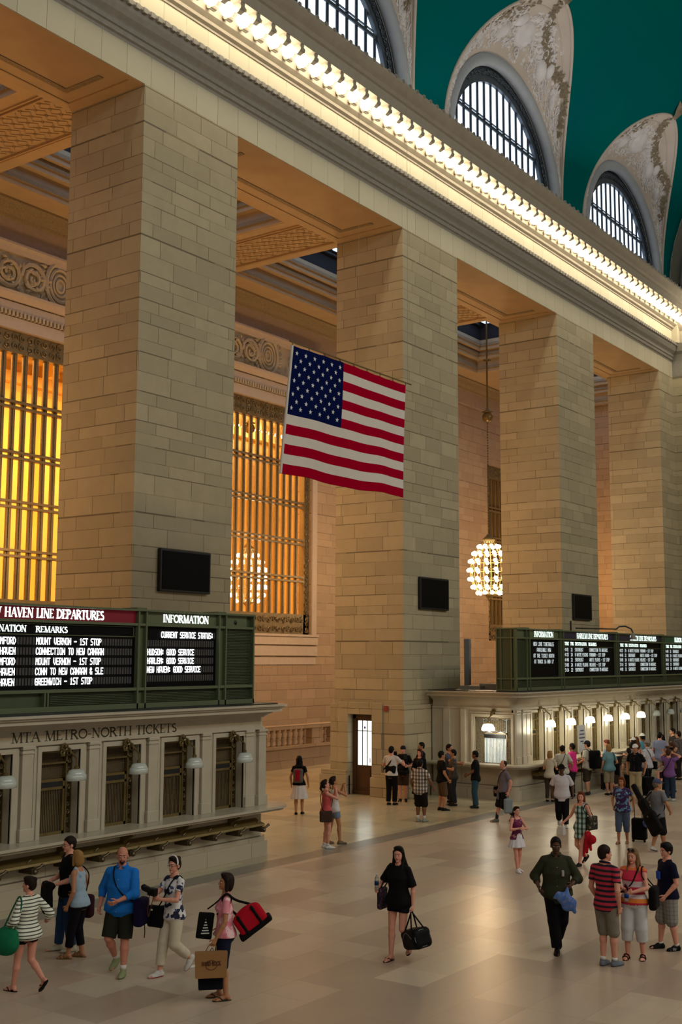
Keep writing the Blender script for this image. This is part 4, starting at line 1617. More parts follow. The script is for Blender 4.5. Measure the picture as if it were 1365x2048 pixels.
rr = [('4:01', '21', 'SOUTHEAST', 'CONNECTION TO WASSAIC'), ('4:25', '24', 'N WHITE PLAINS', 'FORDHAM - 1ST STOP'), ('4:48', '21', 'SOUTHEAST', 'WHITE PLAINS - 1ST STOP'), ('5:05', '24', 'N WHITE PLAINS', 'MELROSE - 1ST STOP'), ('5:14', '22', 'SOUTHEAST', 'CONNECTION TO WASSAIC')]
for bi, x1 in enumerate((37.95, 42.9, 47.85)):
    for i in range(5):
        m = MB()
        z = 4.735 - 0.178 * i
        r_ = rr[(i + bi) % 5]
        for dx, t in ((0.0, r_[0]), (0.5, r_[1]), (0.85, r_[2]), (2.1, r_[3])):
            dot_text(m, t, x1 + dx, 0.080, z, 0.125, YT - 0.008, 1.0)
        m.build('display_row', DOTS_FAR, fbd)
m = MB()
m.tube([(38.9, 17.7, 5.46), (38.9, 17.7, 5.82)], 0.035, 8)
m.build('aerial_stub', BLACK, fbd)
m = MB()
m.tube([(38.9, 17.5, 5.56), (42.35, 17.4, 5.60)], 0.025, 8)
m.tube([(42.35, 17.4, 5.60), (42.5, 17.35, 5.70), (42.75, 17.2, 5.72), (42.95, 17.05, 5.62), (43.0, 17.0, 5.45)], 0.03, 8)
sl = m.build('board_floodlight', BLACK)
tag(sl, 'small hooded floodlight on a curved arm over the far departure board', 'floodlight')
m = MB()
m.lathe([(0.03, 0.12), (0.06, 0.08), (0.10, -0.06), (0.15, -0.14), (0.13, -0.14)], (43.0, 17.0, 5.36), 14)
m.build('lamp_hood', plain('grey_hood', (0.2, 0.2, 0.19, 1)), sl, True)
m = MB()
m.box(36.11, 36.25, 20.3, 20.5, 3.42, 5.15)
m.box(36.10, 36.26, 20.29, 20.3, 4.85, 4.95)
tag(m.build('grey_cabinet', plain('grey_cabinet_paint', (0.2, 0.21, 0.22, 1))), 'tall grey cabinet on the booth roof beside the flag pier', 'cabinet')

# folded dark boxes on the roof of the booths
m = MB()
m.box(35.2, 37.2, 18.6, 19.4, 3.43, 3.62)
m.box(34.9, 35.8, 19.2, 20.0, 3.43, 3.55)
tag(m.build('roof_cable_tray', CORN_DARK), 'dark cable tray lying on the roof of the right booth', 'cable tray')

# paper notice standing on the counter
m = MB()
m.box(37.0, 37.62, 16.65, 16.665, 1.35, 2.25)
nt = tag(m.build('paper_notice', WHITE_PAPER), 'white paper notice on a stand in front of the right ticket counter', 'notice')
m = MB()
for k, w in enumerate((0.3, 0.4, 0.46, 0.25)):
    m.box(37.31 - w / 2, 37.31 + w / 2, 16.644, 16.65, 2.05 - k * 0.12, 2.09 - k * 0.12)
m.build('printed_lines', plain('notice_print', (0.12, 0.12, 0.18, 1)), nt)
m = MB()
m.tube([(37.31, 16.68, 0.02), (37.31, 16.68, 1.4)], 0.015, 6)
m.lathe([(0.14, 0.0), (0.14, 0.02), (0.02, 0.03)], (37.31, 16.68, 0), 14)
m.build('stand', BLACK, nt)

# ------------------------------------------------------------------ flag
FYY = 14.0
fl = thing('hanging_flag', 'large flag with red and white stripes and white stars on blue, hanging before the pier', 'flag', (0, 0, 0))
fx0, fx1, fz0, fz1 = 17.90, 22.09, 8.06, 10.68


def flagp(u, v, dy=0.0):
    # u 0..1 left to right, v 0..1 bottom to top
    x = fx0 + (fx1 - fx0) * u - (1 - v) * 0.26 * (1 - u) ** 2 - 0.10 * (1 - v) * u
    z = fz0 + (fz1 - fz0) * v + 0.03 * math.sin(u * 9) * (1 - v) - 0.012 * abs(math.sin(u * PI * 8)) * (v > 0.99)
    y = FYY + 0.06 * math.sin(u * 7 + v * 2) * (1 - v * 0.6) + 0.03 * math.sin(u * 23) * (1 - v) + 0.08 * (1 - v) ** 2 * (1 - u) + dy
    return (x, y, z)


RED = plain('flag_red', (0.33, 0.001, 0.020, 1), 0.9, var=0.1, spec=0.0)
WHT = plain('flag_white', (0.62, 0.57, 0.52, 1), 0.9, var=0.05, spec=0.0)
BLU = plain('flag_blue', (0.004, 0.008, 0.055, 1), 0.9, var=0.1, spec=0.0)
STR = plain('flag_star_white', (0.62, 0.64, 0.68, 1), 0.8, var=0.05)
for mt, nm, sel in ((RED, 'red_stripe', 0), (WHT, 'white_stripe', 1)):
    for k in range(13):
        if k % 2 != sel:
            continue
        v1, v0 = 1 - k / 13, 1 - (k + 1) / 13
        u0 = 0.405 if k < 7 else 0.0
        m = MB()
        n = 30
        for i in range(n):
            a, b = u0 + (1 - u0) * i / n, u0 + (1 - u0) * (i + 1) / n
            for q in range(2):
                va_, vb_ = v0 + (v1 - v0) * q / 2, v0 + (v1 - v0) * (q + 1) / 2
                m.quad(flagp(a, va_), flagp(b, va_), flagp(b, vb_), flagp(a, vb_))
                m.quad(flagp(a, va_, .02), flagp(a, vb_, .02), flagp(b, vb_, .02), flagp(b, va_, .02))
        m.build(nm, mt, fl, True)
m = MB()
for i in range(14):
    for q in range(14):
        a, b = 0.405 * i / 14, 0.405 * (i + 1) / 14
        va_, vb_ = 6 / 13 + 7 / 13 * q / 14, 6 / 13 + 7 / 13 * (q + 1) / 14
        m.quad(flagp(a, va_), flagp(b, va_), flagp(b, vb_), flagp(a, vb_))
        m.quad(flagp(a, va_, .02), flagp(a, vb_, .02), flagp(b, vb_, .02), flagp(b, va_, .02))
ca = m.build('canton', BLU, fl, True)
aspect = (fz1 - fz0) / (fx1 - fx0)
for r_ in range(9):
    for c in range(6 if r_ % 2 == 0 else 5):
        u = 0.405 * ((2 * c + 1 + (r_ % 2)) / 12)
        v = 1 - (7 / 13) * (r_ + 1) / 10
        m = MB()
        pts = []
        for k in range(10):
            rr_ = 0.0130 if k % 2 == 0 else 0.0052
            an = PI / 2 + k * PI / 5
            pts.append(flagp(u + rr_ * math.cos(an), v + rr_ / aspect * math.sin(an), -0.012))
        cc = flagp(u, v, -0.014)
        for k in range(10):
            m.poly([cc, pts[(k + 1) % 10], pts[k]])
        m.build('star', STR, ca)
m = MB()
m.tube([flagp(0.0, v / 10, 0.01) for v in range(11)], 0.03, 6)
m.build('hoist_band', WHT, fl)
m = MB()
m.tube([(fx0 - 0.1, FYY + 0.02, fz1 + 0.06), (fx1 + 0.25, FYY + 0.02, fz1 + 0.06)], 0.016, 6)
for k in range(9):
    p = flagp(k / 8, 1)
    m.tube([p, (p[0], FYY + 0.02, fz1 + 0.07)], 0.012, 5)
m.build('hanging_rod', BRASS_D, fl)
m = MB()
for x in (fx0 + 2.3, fx1 + 0.1):
    m.tube([(x, FYY + 0.02, fz1 + 0.06), (x, FYY + 0.02, 33.2)], 0.004, 4)
m.build('wire', BRASS_D, fl)

# ------------------------------------------------------------------ chandelier
chd = thing('chandelier', 'large melon-shaped gilt chandelier of bare bulbs hanging on a chain in the aisle', 'chandelier', (52.4, 28.25, 0))
m = MB()
z = 10.5
k = 0
while z < 16.6:
    m.tube([(0.03, 0, z), (0.0, 0.03, z + 0.09), (-0.03, 0, z), (0.0, -0.03, z + 0.09)], 0.02, 4)
    z += 0.14
m.tube([(0, 0, 16.9), (0, 0, 23.08)], 0.045, 8)
m.build('chain', BRASS_D, chd)
m = MB()
m.ball((0, 0, 16.8), 0.28, 16)
m.lathe([(0.05, 0.5), (0.12, 0.35), (0.3, 0.28), (0.05, 0.2)], (0, 0, 16.8), 16)
m.lathe([(0.22, 19.8), (0.05, 19.9), (0.05, 19.7)], (0, 0, 0), 12)
m.build('chain_ball', BRASS_D, chd, True)
m = MB()
prof = [(0.30, 10.35), (0.45, 10.1), (0.72, 9.75), (0.90, 9.35), (0.97, 8.9), (0.93, 8.45), (0.78, 8.05), (0.52, 7.75)]
for k in range(16):
    a = k * PI / 8
    m.tube([(r * math.cos(a), r * math.sin(a), z) for r, z in prof], 0.022, 5)
for r, z in prof:
    m.tube([(r * math.cos(q * PI / 12), r * math.sin(q * PI / 12), z) for q in range(25)], 0.02, 5)
m.lathe([(0.3, 10.35), (0.33, 10.5), (0.25, 10.55), (0.06, 10.75)], (0, 0, 0), 16)
m.lathe([(0.04, 7.35), (0.09, 7.45), (0.2, 7.6), (0.5, 7.72)], (0, 0, 0), 16)
m.build('gilt_cage', BRASS, chd, True)
b0 = None
for r, z in prof[1:]:
    n = 13 if r > 0.6 else 10
    for k in range(n):
        a = k * 2 * PI / n + 0.1
        if b0 is None:
            q = MB()
            q.ball((0, 0, 0), 0.10, 10)
            b0 = q.build('bulb', CBULB, chd, True)
            o = b0
        else:
            o = b0.copy()
            COL.objects.link(o)
            o.parent = chd
        o.location = ((r + 0.07) * math.cos(a), (r + 0.07) * math.sin(a), z)
# second chandelier, in the hall beyond the grilled window
c2 = dup(chd, (46.2, 39.0, -0.4), 0, 'chandelier in the hall beyond, seen through the grilled window behind the flag')

# ------------------------------------------------------------------ small things on the floor
m = MB()
m.poly([(13.0, 12.05, 0.004), (13.22, 11.98, 0.004), (13.28, 12.06, 0.012), (13.08, 12.14, 0.006)])
m.poly([(13.0, 12.05, 0.0), (13.08, 12.14, 0.002), (13.28, 12.06, 0.008), (13.22, 11.98, 0.0)])
tag(m.build('paper_scrap', WHITE_PAPER), 'small white scrap of paper on the floor between the blue-shirted man and headband woman', 'litter')

# ------------------------------------------------------------------ people
def rot_z(a):
    c, s = math.cos(a), math.sin(a)
    return np.array([[c, -s, 0], [s, c, 0], [0, 0, 1.0]])


def rot_x(a):
    c, s = math.cos(a), math.sin(a)
    return np.array([[1, 0, 0], [0, c, -s], [0, s, c]], float)


def rot_y(a):
    c, s = math.cos(a), math.sin(a)
    return np.array([[c, 0, s], [0, 1, 0], [-s, 0, c]], float)


def smin(a, b, k):
    h = np.clip(0.5 + 0.5 * (a - b) / k, 0, 1)
    return a * (1 - h) + b * h - k * h * (1 - h)


def cone(a, b, ra, rb, k=0.02, cuts=(), fl=None):
    a, b = np.array(a, float), np.array(b, float)
    r = max(ra, rb)
    return dict(t='c', a=a, b=b, ra=ra, rb=rb, k=k, cuts=cuts, lo=np.minimum(a, b) - r, hi=np.maximum(a, b) + r)


def ell(c, r, R=None, k=0.02, cuts=(), neg=False):
    c, r = np.array(c, float), np.array(r, float)
    m = r.max()
    return dict(t='e', c=c, r=r, R=R, k=k, cuts=cuts, neg=neg, lo=c - m, hi=c + m)


def rbox(c, h, R=None, rnd=0.02, k=0.004, cuts=()):
    c, h = np.array(c, float), np.array(h, float)
    m = np.linalg.norm(h) if R is not None else h
    return dict(t='b', c=c, r=h, R=R, rnd=rnd, k=k, cuts=cuts, lo=c - m, hi=c + m, neg=False)


def loft(rows, k=0.02, cuts=(), pleat=0.0, npl=14):
    """rows of (z, half width, half depth, x offset, y offset), rising z"""
    A = np.array(rows, float)
    return dict(t='l', A=A, k=k, cuts=cuts, pleat=pleat, npl=npl,
                lo=np.array([(A[:, 3] - A[:, 1]).min(), (A[:, 4] - A[:, 2]).min(), A[0, 0]]) - pleat, hi=np.array([(A[:, 3] + A[:, 1]).max(), (A[:, 4] + A[:, 2]).max(), A[-1, 0]]) + pleat)


def evalp(p, X, Y, Z):
    if p['t'] == 'c':
        a, b = p['a'], p['b']
        ab = b - a
        L2 = max(1e-9, ab.dot(ab))
        px, py, pz = X - a[0], Y - a[1], Z - a[2]
        h = np.clip((px * ab[0] + py * ab[1] + pz * ab[2]) / L2, 0, 1)
        d = np.sqrt((px - ab[0] * h) ** 2 + (py - ab[1] * h) ** 2 + (pz - ab[2] * h) ** 2) - (p['ra'] + (p['rb'] - p['ra']) * h)
    elif p['t'] in 'eb':
        px, py, pz = X - p['c'][0], Y - p['c'][1], Z - p['c'][2]
        if p['R'] is not None:
            R = p['R']
            px, py, pz = (R[0, 0] * px + R[1, 0] * py + R[2, 0] * pz, R[0, 1] * px + R[1, 1] * py + R[2, 1] * pz, R[0, 2] * px + R[1, 2] * py + R[2, 2] * pz)
        r = p['r']
        if p['t'] == 'e':
            k0 = np.sqrt((px / r[0]) ** 2 + (py / r[1]) ** 2 + (pz / r[2]) ** 2)
            k1 = np.sqrt((px / r[0] ** 2) ** 2 + (py / r[1] ** 2) ** 2 + (pz / r[2] ** 2) ** 2)
            d = k0 * (k0 - 1) / np.maximum(k1, 1e-6)
        else:
            q = p['rnd']
            qx, qy, qz = np.abs(px) - r[0] + q, np.abs(py) - r[1] + q, np.abs(pz) - r[2] + q
            d = np.sqrt(np.maximum(qx, 0) ** 2 + np.maximum(qy, 0) ** 2 + np.maximum(qz, 0) ** 2) + np.minimum(np.maximum(qx, np.maximum(qy, qz)), 0) - q
    else:
        A = p['A']
        z = Z[0, 0, :] if Z.ndim == 3 else Z
        a = np.interp(z, A[:, 0], A[:, 1])[None, None, :]
        b = np.interp(z, A[:, 0], A[:, 2])[None, None, :]
        cx = np.interp(z, A[:, 0], A[:, 3])[None, None, :]
        cy = np.interp(z, A[:, 0], A[:, 4])[None, None, :]
        x, y = X - cx, Y - cy
        f = np.sqrt((x / a) ** 2 + (y / b) ** 2) + 1e-6
        if p['pleat']:
            th = np.arctan2(y / b, x / a)
            zz = (A[-1, 0] - Z) / (A[-1, 0] - A[0, 0])
            f = f - p['pleat'] / a * (1 + np.sin(th * p['npl'] + 2 * np.sin(th * 3))) * 0.5 * np.clip(zz, 0, 1)
        d = (f - 1) * np.sqrt(x * x + y * y) / f
        d = np.maximum(d, np.maximum(A[0, 0] - Z, Z - A[-1, 0]))
    for (c, n) in p['cuts']:
        d = np.maximum(d, (X - c[0]) * n[0] + (Y - c[1]) * n[1] + (Z - c[2]) * n[2])
    return d


def axis(lo, hi, h, fine):
    """coordinates from lo to hi with step h, finer inside the given intervals (a, b, step)"""
    out = [lo]
    while out[-1] < hi:
        st = h
        for a, b, s in fine:
            if a - h <= out[-1] < b:
                st = min(st, s)
        out.append(out[-1] + st)
    return np.array(out)


def nets(prims, h, fine=((), (), ()), fold=0.0, clipz=None):
    lo = np.min([p['lo'] for p in prims if not p.get('neg')], axis=0) - 0.03
    hi = np.max([p['hi'] for p in prims if not p.get('neg')], axis=0) + 0.03
    ax = [axis(lo[i], hi[i], h, fine[i]) for i in range(3)]
    F = np.full([len(a) for a in ax], 0.5)
    mg = 0.06
    for p in prims:
        ix = []
        for i in range(3):
            a = np.searchsorted(ax[i], p['lo'][i] - mg)
            b = np.searchsorted(ax[i], p['hi'][i] + mg)
            ix.append(slice(a, max(b, a + 1)))
        X = ax[0][ix[0]][:, None, None]
        Y = ax[1][ix[1]][None, :, None]
        Z = ax[2][ix[2]][None, None, :]
        if X.size == 0 or Y.size == 0 or Z.size == 0:
            continue
        d = evalp(p, X, Y, Z)
        S = F[ix[0], ix[1], ix[2]]
        d = np.broadcast_to(d, S.shape)
        if p.get('neg'):
            F[ix[0], ix[1], ix[2]] = -smin(-S, d, p['k'])
        else:
            F[ix[0], ix[1], ix[2]] = smin(S, d, p['k'])
    if fold:
        X, Y, Z = ax[0][:, None, None], ax[1][None, :, None], ax[2][None, None, :]
        F = F + fold * (np.sin(X * 31 + Z * 17 + np.sin(Y * 19)) * np.sin(Z * 23 + Y * 15 + 1.3 * np.sin(X * 21)))
    if clipz is not None:
        F = np.maximum(F, clipz - ax[2][None, None, :])
    S = F < 0
    nx, ny, nz = F.shape
    # cells crossed by the surface
    c8 = [S[i:nx - 1 + i, j:ny - 1 + j, k:nz - 1 + k] for i in (0, 1) for j in (0, 1) for k in (0, 1)]
    cnt = sum(c.astype(np.int8) for c in c8)
    act = (cnt > 0) & (cnt < 8)
    idx = np.full(act.shape, -1, np.int64)
    ci, cj, ck = np.nonzero(act)
    idx[ci, cj, ck] = np.arange(len(ci))
    P = np.zeros((len(ci), 3))
    W = np.zeros(len(ci))
    gx, gy, gz = ax
    for e in range(3):
        o = [a for a in range(3) if a != e]
        for u in (0, 1):
            for v in (0, 1):
                d0 = [0, 0, 0]
                d0[o[0]], d0[o[1]] = u, v
                d1 = list(d0)
                d1[e] = 1
                f0 = F[ci + d0[0], cj + d0[1], ck + d0[2]]
                f1 = F[ci + d1[0], cj + d1[1], ck + d1[2]]
                m = (f0 < 0) != (f1 < 0)
                t = np.where(m, f0 / np.where(m, f0 - f1, 1), 0)
                p0 = np.stack([gx[ci + d0[0]], gy[cj + d0[1]], gz[ck + d0[2]]], 1)
                p1 = np.stack([gx[ci + d1[0]], gy[cj + d1[1]], gz[ck + d1[2]]], 1)
                P += np.where(m[:, None], p0 + (p1 - p0) * t[:, None], 0)
                W += m
    P /= W[:, None]
    faces = []
    # x edges
    for e in range(3):
        sl0 = [slice(None)] * 3
        sl1 = [slice(None)] * 3
        sl0[e] = slice(0, -1)
        sl1[e] = slice(1, None)
        a, b = S[tuple(sl0)], S[tuple(sl1)]
        ch = a != b
        o = [q for q in range(3) if q != e]
        ch = ch.copy()
        for q in o:
            s_ = [slice(None)] * 3
            s_[q] = 0
            ch[tuple(s_)] = False
            s_[q] = -1
            ch[tuple(s_)] = False
        ii = np.array(np.nonzero(ch))
        if ii.shape[1] == 0:
            continue

        def cell(du, dv):
            c = ii.copy()
            c[o[0]] -= du
            c[o[1]] -= dv
            return idx[c[0], c[1], c[2]]
        q = np.stack([cell(1, 1), cell(0, 1), cell(0, 0), cell(1, 0)], 1)
        inside = a[ii[0], ii[1], ii[2]]
        flip = inside if e != 1 else ~inside
        q = np.where(flip[:, None], q, q[:, ::-1])
        faces.append(q)
    Q = np.concatenate(faces)
    Q = Q[(Q >= 0).all(1)]
    return P, Q


def mesh_obj(name, P, Q, mats, parent=None, mi=None, loc=None):
    me = bpy.data.meshes.new(name)
    me.vertices.add(len(P))
    me.vertices.foreach_set('co', P.astype(np.float32).ravel())
    me.loops.add(len(Q) * 4)
    me.loops.foreach_set('vertex_index', Q.astype(np.int32).ravel())
    me.polygons.add(len(Q))
    me.polygons.foreach_set('loop_start', np.arange(0, len(Q) * 4, 4, dtype=np.int32))
    me.polygons.foreach_set('loop_total', np.full(len(Q), 4, dtype=np.int32))
    for q in (mats if isinstance(mats, (list, tuple)) else [mats]):
        me.materials.append(q)
    if mi is not None:
        me.polygons.foreach_set('material_index', mi.astype(np.int32))
    me.polygons.foreach_set('use_smooth', np.ones(len(Q), dtype=bool))
    me.update(calc_edges=True)
    me.validate()
    o = bpy.data.objects.new(name, me)
    COL.objects.link(o)
    if parent:
        o.parent = parent
    return o


_cc = {}


def cloth(c, rough=0.85):
    k = ('c', c, rough)
    if k not in _cc:
        _cc[k] = plain('cloth_%d' % len(_cc), srgb(*c), rough, var=0.12, scale=18, spec=0.15)
    return _cc[k]


def striped(c1, c2, per, duty, off=0.0, bands=None):
    t = NT('striped_cloth')
    v, o = t.coords()
    z = t.math('ADD', o[2], off)
    m = t.math('LESS_THAN', t.math('MODULO', z, per), per * duty)
    t.l(t.mix(m, srgb(*c1), srgb(*c2)), t.b.inputs['Base Color'])
    t.b.inputs['Roughness'].default_value = 0.85
    return t.mat


def banded(stops):
    """colour bands by height: list of (z from, colour)"""
    t = NT('banded_cloth')
    v, o = t.coords()
    col = srgb(*stops[0][1])
    for z, c in stops[1:]:
        col = t.mix(t.math('GREATER_THAN', o[2], z), col, srgb(*c))
    t.l(col, t.b.inputs['Base Color'])
    t.b.inputs['Roughness'].default_value = 0.85
    return t.mat


def plaid(c0, c1, c2, per, w=0.32):
    t = NT('plaid_cloth')
    v, o = t.coords()
    h = t.math('ADD', o[0], t.math('MULTIPLY', o[1], 0.6))
    a = t.math('LESS_THAN', t.math('MODULO', t.math('ADD', h, 5.0), per), per * w)
    b = t.math('LESS_THAN', t.math('MODULO', o[2], per), per * w)
    col = t.mix(a, srgb(*c0), srgb(*c1))
    col = t.mix(t.math('MULTIPLY', b, 0.65), col, srgb(*c1))
    col = t.mix(t.math('MULTIPLY', a, b), col, srgb(*c2))
    t.l(col, t.b.inputs['Base Color'])
    t.b.inputs['Roughness'].default_value = 0.85
    return t.mat


def printed(c0, c1, c2, sc=9.0):
    t = NT('printed_cloth')
    v, o = t.coords()
    n1 = t.noise(sc, 2, v)
    n2 = t.noise(sc * 1.7, 2, v)
    col = t.mix(t.math('GREATER_THAN', n1, 0.54), srgb(*c0), srgb(*c1))
    col = t.mix(t.math('GREATER_THAN', n2, 0.60), col, srgb(*c2))
    t.l(col, t.b.inputs['Base Color'])
    t.b.inputs['Roughness'].default_value = 0.85
    return t.mat


def skinmat(c):
    k = ('s', c)
    if k not in _cc:
        m = plain('skin_%d' % len(_cc), srgb(*c), 0.55, var=0.08, scale=12, spec=0.3)
        _cc[k] = m
    return _cc[k]


SK_L, SK_P, SK_T, SK_D, SK_B = (205, 152, 120), (214, 150, 128), (176, 122, 88), (84, 54, 38), (120, 80, 56)
EYEM = cloth((20, 14, 12), 0.3)
LIPM = cloth((150, 78, 70))
BLK, DK, WH = (13, 13, 15), (24, 22, 26), (215, 212, 208)
HB, HDB, HBR, HBL, HRD, HGR = (14, 11, 10), (32, 21, 15), (78, 48, 28), (150, 112, 66), (104, 50, 26), (110, 100, 90)


def ik(a, b, l1, l2, pole):
    a, b, pole = np.array(a, float), np.array(b, float), np.array(pole, float)
    d = b - a
    L = np.linalg.norm(d)
    mx = (l1 + l2) * 0.999
    if L > mx:
        b = a + d / L * mx
        d = b - a
        L = mx
    u = d / L
    x = (l1 * l1 - l2 * l2 + L * L) / (2 * L)
    hgt = math.sqrt(max(0, l1 * l1 - x * x))
    n = pole - u * pole.dot(u)
    n = n / (np.linalg.norm(n) + 1e-9)
    return a + u * x + n * hgt, b


ALLP = {}


def person(key, label, x, y, H, face, sex='m', b=1.0, skin=SK_L, top=None, bot=None, shoes=None, hair=None, hands=None, feet=None, head=(0, 0), lean=(0, 0), near=False, hat=None, extra=None, curl=0.5):
    d = Vector((x, y, 0)).normalized()
    r = Vector((d.y, -d.x, 0))
    a = math.radians(face)
    hv = -d * math.cos(a) + r * math.sin(a)
    rz = math.atan2(-hv.x, hv.y)
    root = thing('person', label, 'person', (x, y, 0), rz)
    s = H / 1.7
    feet = feet or {}
    fR = feet.get('R', (0.085, 0.03, 0, 0))
    fL = feet.get('L', (-0.085, -0.03, 0, 0))
    # pelvis height so that both legs reach
    th, sh = 0.245 * H, 0.235 * H
    ank = {}
    for nm, f in (('R', fR), ('L', fL)):
        pitch = math.radians(f[3])
        az = 0.045 * H + f[2] * s + math.sin(pitch) * 0.10 * H
        ank[nm] = np.array([f[0] * s, f[1] * s, az])
    pz = 0.522 * H
    for nm, sg in (('R', 1), ('L', -1)):
        hx = sg * 0.052 * H
        hor = math.hypot(ank[nm][0] - hx, ank[nm][1])
        reach = math.sqrt(max(0.05, (0.4795 * H) ** 2 - hor * hor)) + ank[nm][2]
        if (fR, fL)[sg < 0][2] < 0.03:
            pz = min(pz, reach)
    dz = pz - 0.522 * H
    lx, ly = lean

    def T(px, py, pz_):
        """torso point in fractions of height, with lean above the hips"""
        t = max(0, pz_ - 0.52)
        return np.array([px * H + lx * t * H, py * H + ly * t * H, pz_ * H + dz])
    fem = sex == 'f'
    B = []
    if fem:
        prof = [(0.455, .070, .060, 0), (0.50, .106 * b, .072 * b, -.004), (0.535, .103 * b, .068 * b, -.004), (0.575, .084 * b, .058 * b, 0), (0.625, .071 * b, .050 * b, .002), (0.68, .079 * b, .054 * b, .004), (0.725, .087 * b, .064 * b, .010), (0.765, .088 * b, .058, .006), (0.80, .090, .044, 0), (0.828, .062, .034, -.003), (0.85, .030, .030, -.004)]
        shx, arm, leg, nk = 0.096, 0.90, 0.95, 0.025
    else:
        prof = [(0.455, .070, .060, 0), (0.50, .101 * b, .073 * b, -.002), (0.54, .098 * b, .069 * b, 0), (0.59, .087 * b, .060 * b, .003), (0.64, .085 * b, .059 * b, .005), (0.69, .092 * b, .064 * b, .005), (0.745, .102, .068, .004), (0.785, .106, .060, 0), (0.812, .090, .046, -.003), (0.834, .056, .036, -.004), (0.86, .034, .032, -.004)]
        shx, arm, leg, nk = 0.110, 1.03, 1.0, 0.030

    def lrows(inf, z0, z1, extra_w=0.0, flare=0.0):
        rows = []
        zs = [z0] + [q[0] for q in prof if z0 < q[0] < z1] + [z1]
        for z in zs:
            w = np.interp(z, [q[0] for q in prof], [q[1] for q in prof])
            dd = np.interp(z, [q[0] for q in prof], [q[2] for q in prof])
            oy = np.interp(z, [q[0] for q in prof], [q[3] for q in prof])
            c = T(0, oy, z)
            fl = flare * max(0, 0.62 - z)
            ii = inf * (1.0 if z < .70 else max(0.25, 1 - (z - .70) / .13))
            rows.append((c[2], w * H + ii + fl, dd * H + ii + fl * 0.8, c[0], c[1]))
        return rows
    B.append(loft(lrows(0, 0.455, 0.86), k=0.03))
    # head frame
    hy, hp = math.radians(head[0]), math.radians(head[1])
    R = rot_z(-hy) @ rot_x(hp)
    piv = T(0, 0.0, 0.875)

    def HP(px, py, pz_):
        q = np.array([px, py, pz_ - 0.875]) * H
        return piv + R @ q
    B.append(cone(T(0, -.008, .825), HP(0, -.006, .885), nk * H * 1.12, nk * H, k=0.022))
    B.append(ell(HP(0, -.004, .942), np.array([.0435, .054, .053]) * H, R, k=0.02))
    B.append(ell(HP(0, .016, .906), np.array([.0345, .038, .043]) * H, R, k=0.022))
    B.append(ell(HP(0, .043, .872), np.array([.014, .012, .010]) * H, R, k=0.012))
    B.append(cone(HP(0, .050, .930), HP(0, .0615, .907), .0045 * H, .0068 * H, k=0.006))
    B.append(ell(HP(0, .051, .887), np.array([.0135, .007, .0055]) * H, R, k=0.004))
    B.append(ell(HP(0, .045, .939), np.array([.028, .012, .006]) * H, R, k=0.01))
    for sg in (-1, 1):
        B.append(ell(HP(sg * .0175, .0565, .9235), np.array([.011, .006, .0065]) * H, R, k=0.006, neg=True))
        B.append(ell(HP(sg * .0175, .0462, .9235), np.array([.0090, .0080, .0060]) * H, R, k=0.003))
        B.append(ell(HP(sg * .044, -.002, .918), np.array([.006, .013, .018]) * H, R, k=0.005))
    J = {}
    fine = [[], [], []]
    # legs
    for nm, sg, f in (('R', 1, fR), ('L', -1, fL)):
        hip = np.array([sg * 0.052 * H, 0, pz])
        kn, an = ik(hip, ank[nm], th, sh, (sg * 0.12, 1, 0))
        J['hip' + nm], J['knee' + nm], J['ank' + nm] = hip, kn, an
        bb = (b - 1) * 0.5 + 1
        B.append(cone(hip + [sg * .004 * H, 0, -.01 * H], kn, .052 * H * leg * bb, .0315 * H * leg * bb, k=0.025))
        mid = kn + (an - kn) * 0.30
        B.append(cone(kn, mid + [0, -.006 * H, 0], .030 * H * leg, .033 * H * leg * bb, k=0.015))
        B.append(cone(mid + [0, -.006 * H, 0], an, .032 * H * leg * bb, .0195 * H, k=0.015))
        # foot
        pitch = math.radians(f[3])
        tw = math.radians(f[4]) if len(f) > 4 else -sg * 0.12
        FR = rot_z(tw) @ rot_x(-pitch)
        J['FR' + nm] = FR

        def FP(px, py, pz_, an=an, FR=FR):
            return an + FR @ (np.array([px, py, pz_]) * H)
        J['FP' + nm] = FP
        B.append(cone(FP(0, -.012, -.012), FP(0, -.022, -.026), .019 * H, .018 * H, k=0.012))
        B.append(cone(FP(0, .0, -.010), FP(sg * .002, .072, -.030), .019 * H, .0145 * H, k=0.015))
        B.append(cone(FP(-sg * .008, .03, -.028), FP(-sg * .012, .086, -.032), .014 * H, .012 * H, k=0.012))
        B.append(cone(FP(sg * .008, .03, -.030), FP(sg * .012, .076, -.034), .012 * H, .010 * H, k=0.012))
        B.append(cone(FP(-sg * .013, .088, -.034), FP(-sg * .013, .104, -.036), .009 * H, .0075 * H, k=0.004))
        for q in range(4):
            B.append(cone(FP(sg * (-.002 + q * .0065), .084 - q * .004, -.036), FP(sg * (-.002 + q * .007), .099 - q * .006, -.038), .0062 * H, .0055 * H, k=0.003))
    # arms
    hands = hands or {}
    for nm, sg in (('R', 1), ('L', -1)):
        hd = hands.get(nm, (sg * 0.235, 0.03, 0.845))
        shd = T(sg * (shx - .003), -.002, .799)
        tgt = np.array(hd[:3], float) * s
        tgt[2] += dz
        pole = hd[3] if len(hd) > 3 and hd[3] is not None else (sg * 0.55, -0.8, -0.35)
        el, wr = ik(shd, tgt, .168 * H, .148 * H, pole)
        J['sh' + nm], J['el' + nm], J['wr' + nm] = shd, el, wr
        bb = (b - 1) * 0.5 + 1
        B.append(cone(T(sg * (shx - .060), -.003, .818), shd, .026 * H * arm, .029 * H * arm, k=0.02))
        B.append(cone(shd, el, .0285 * H * arm * bb, .0215 * H * arm, k=0.016))
        m2 = el + (wr - el) * 0.25
        B.append(cone(el, m2, .0215 * H * arm, .0230 * H * arm * bb, k=0.01))
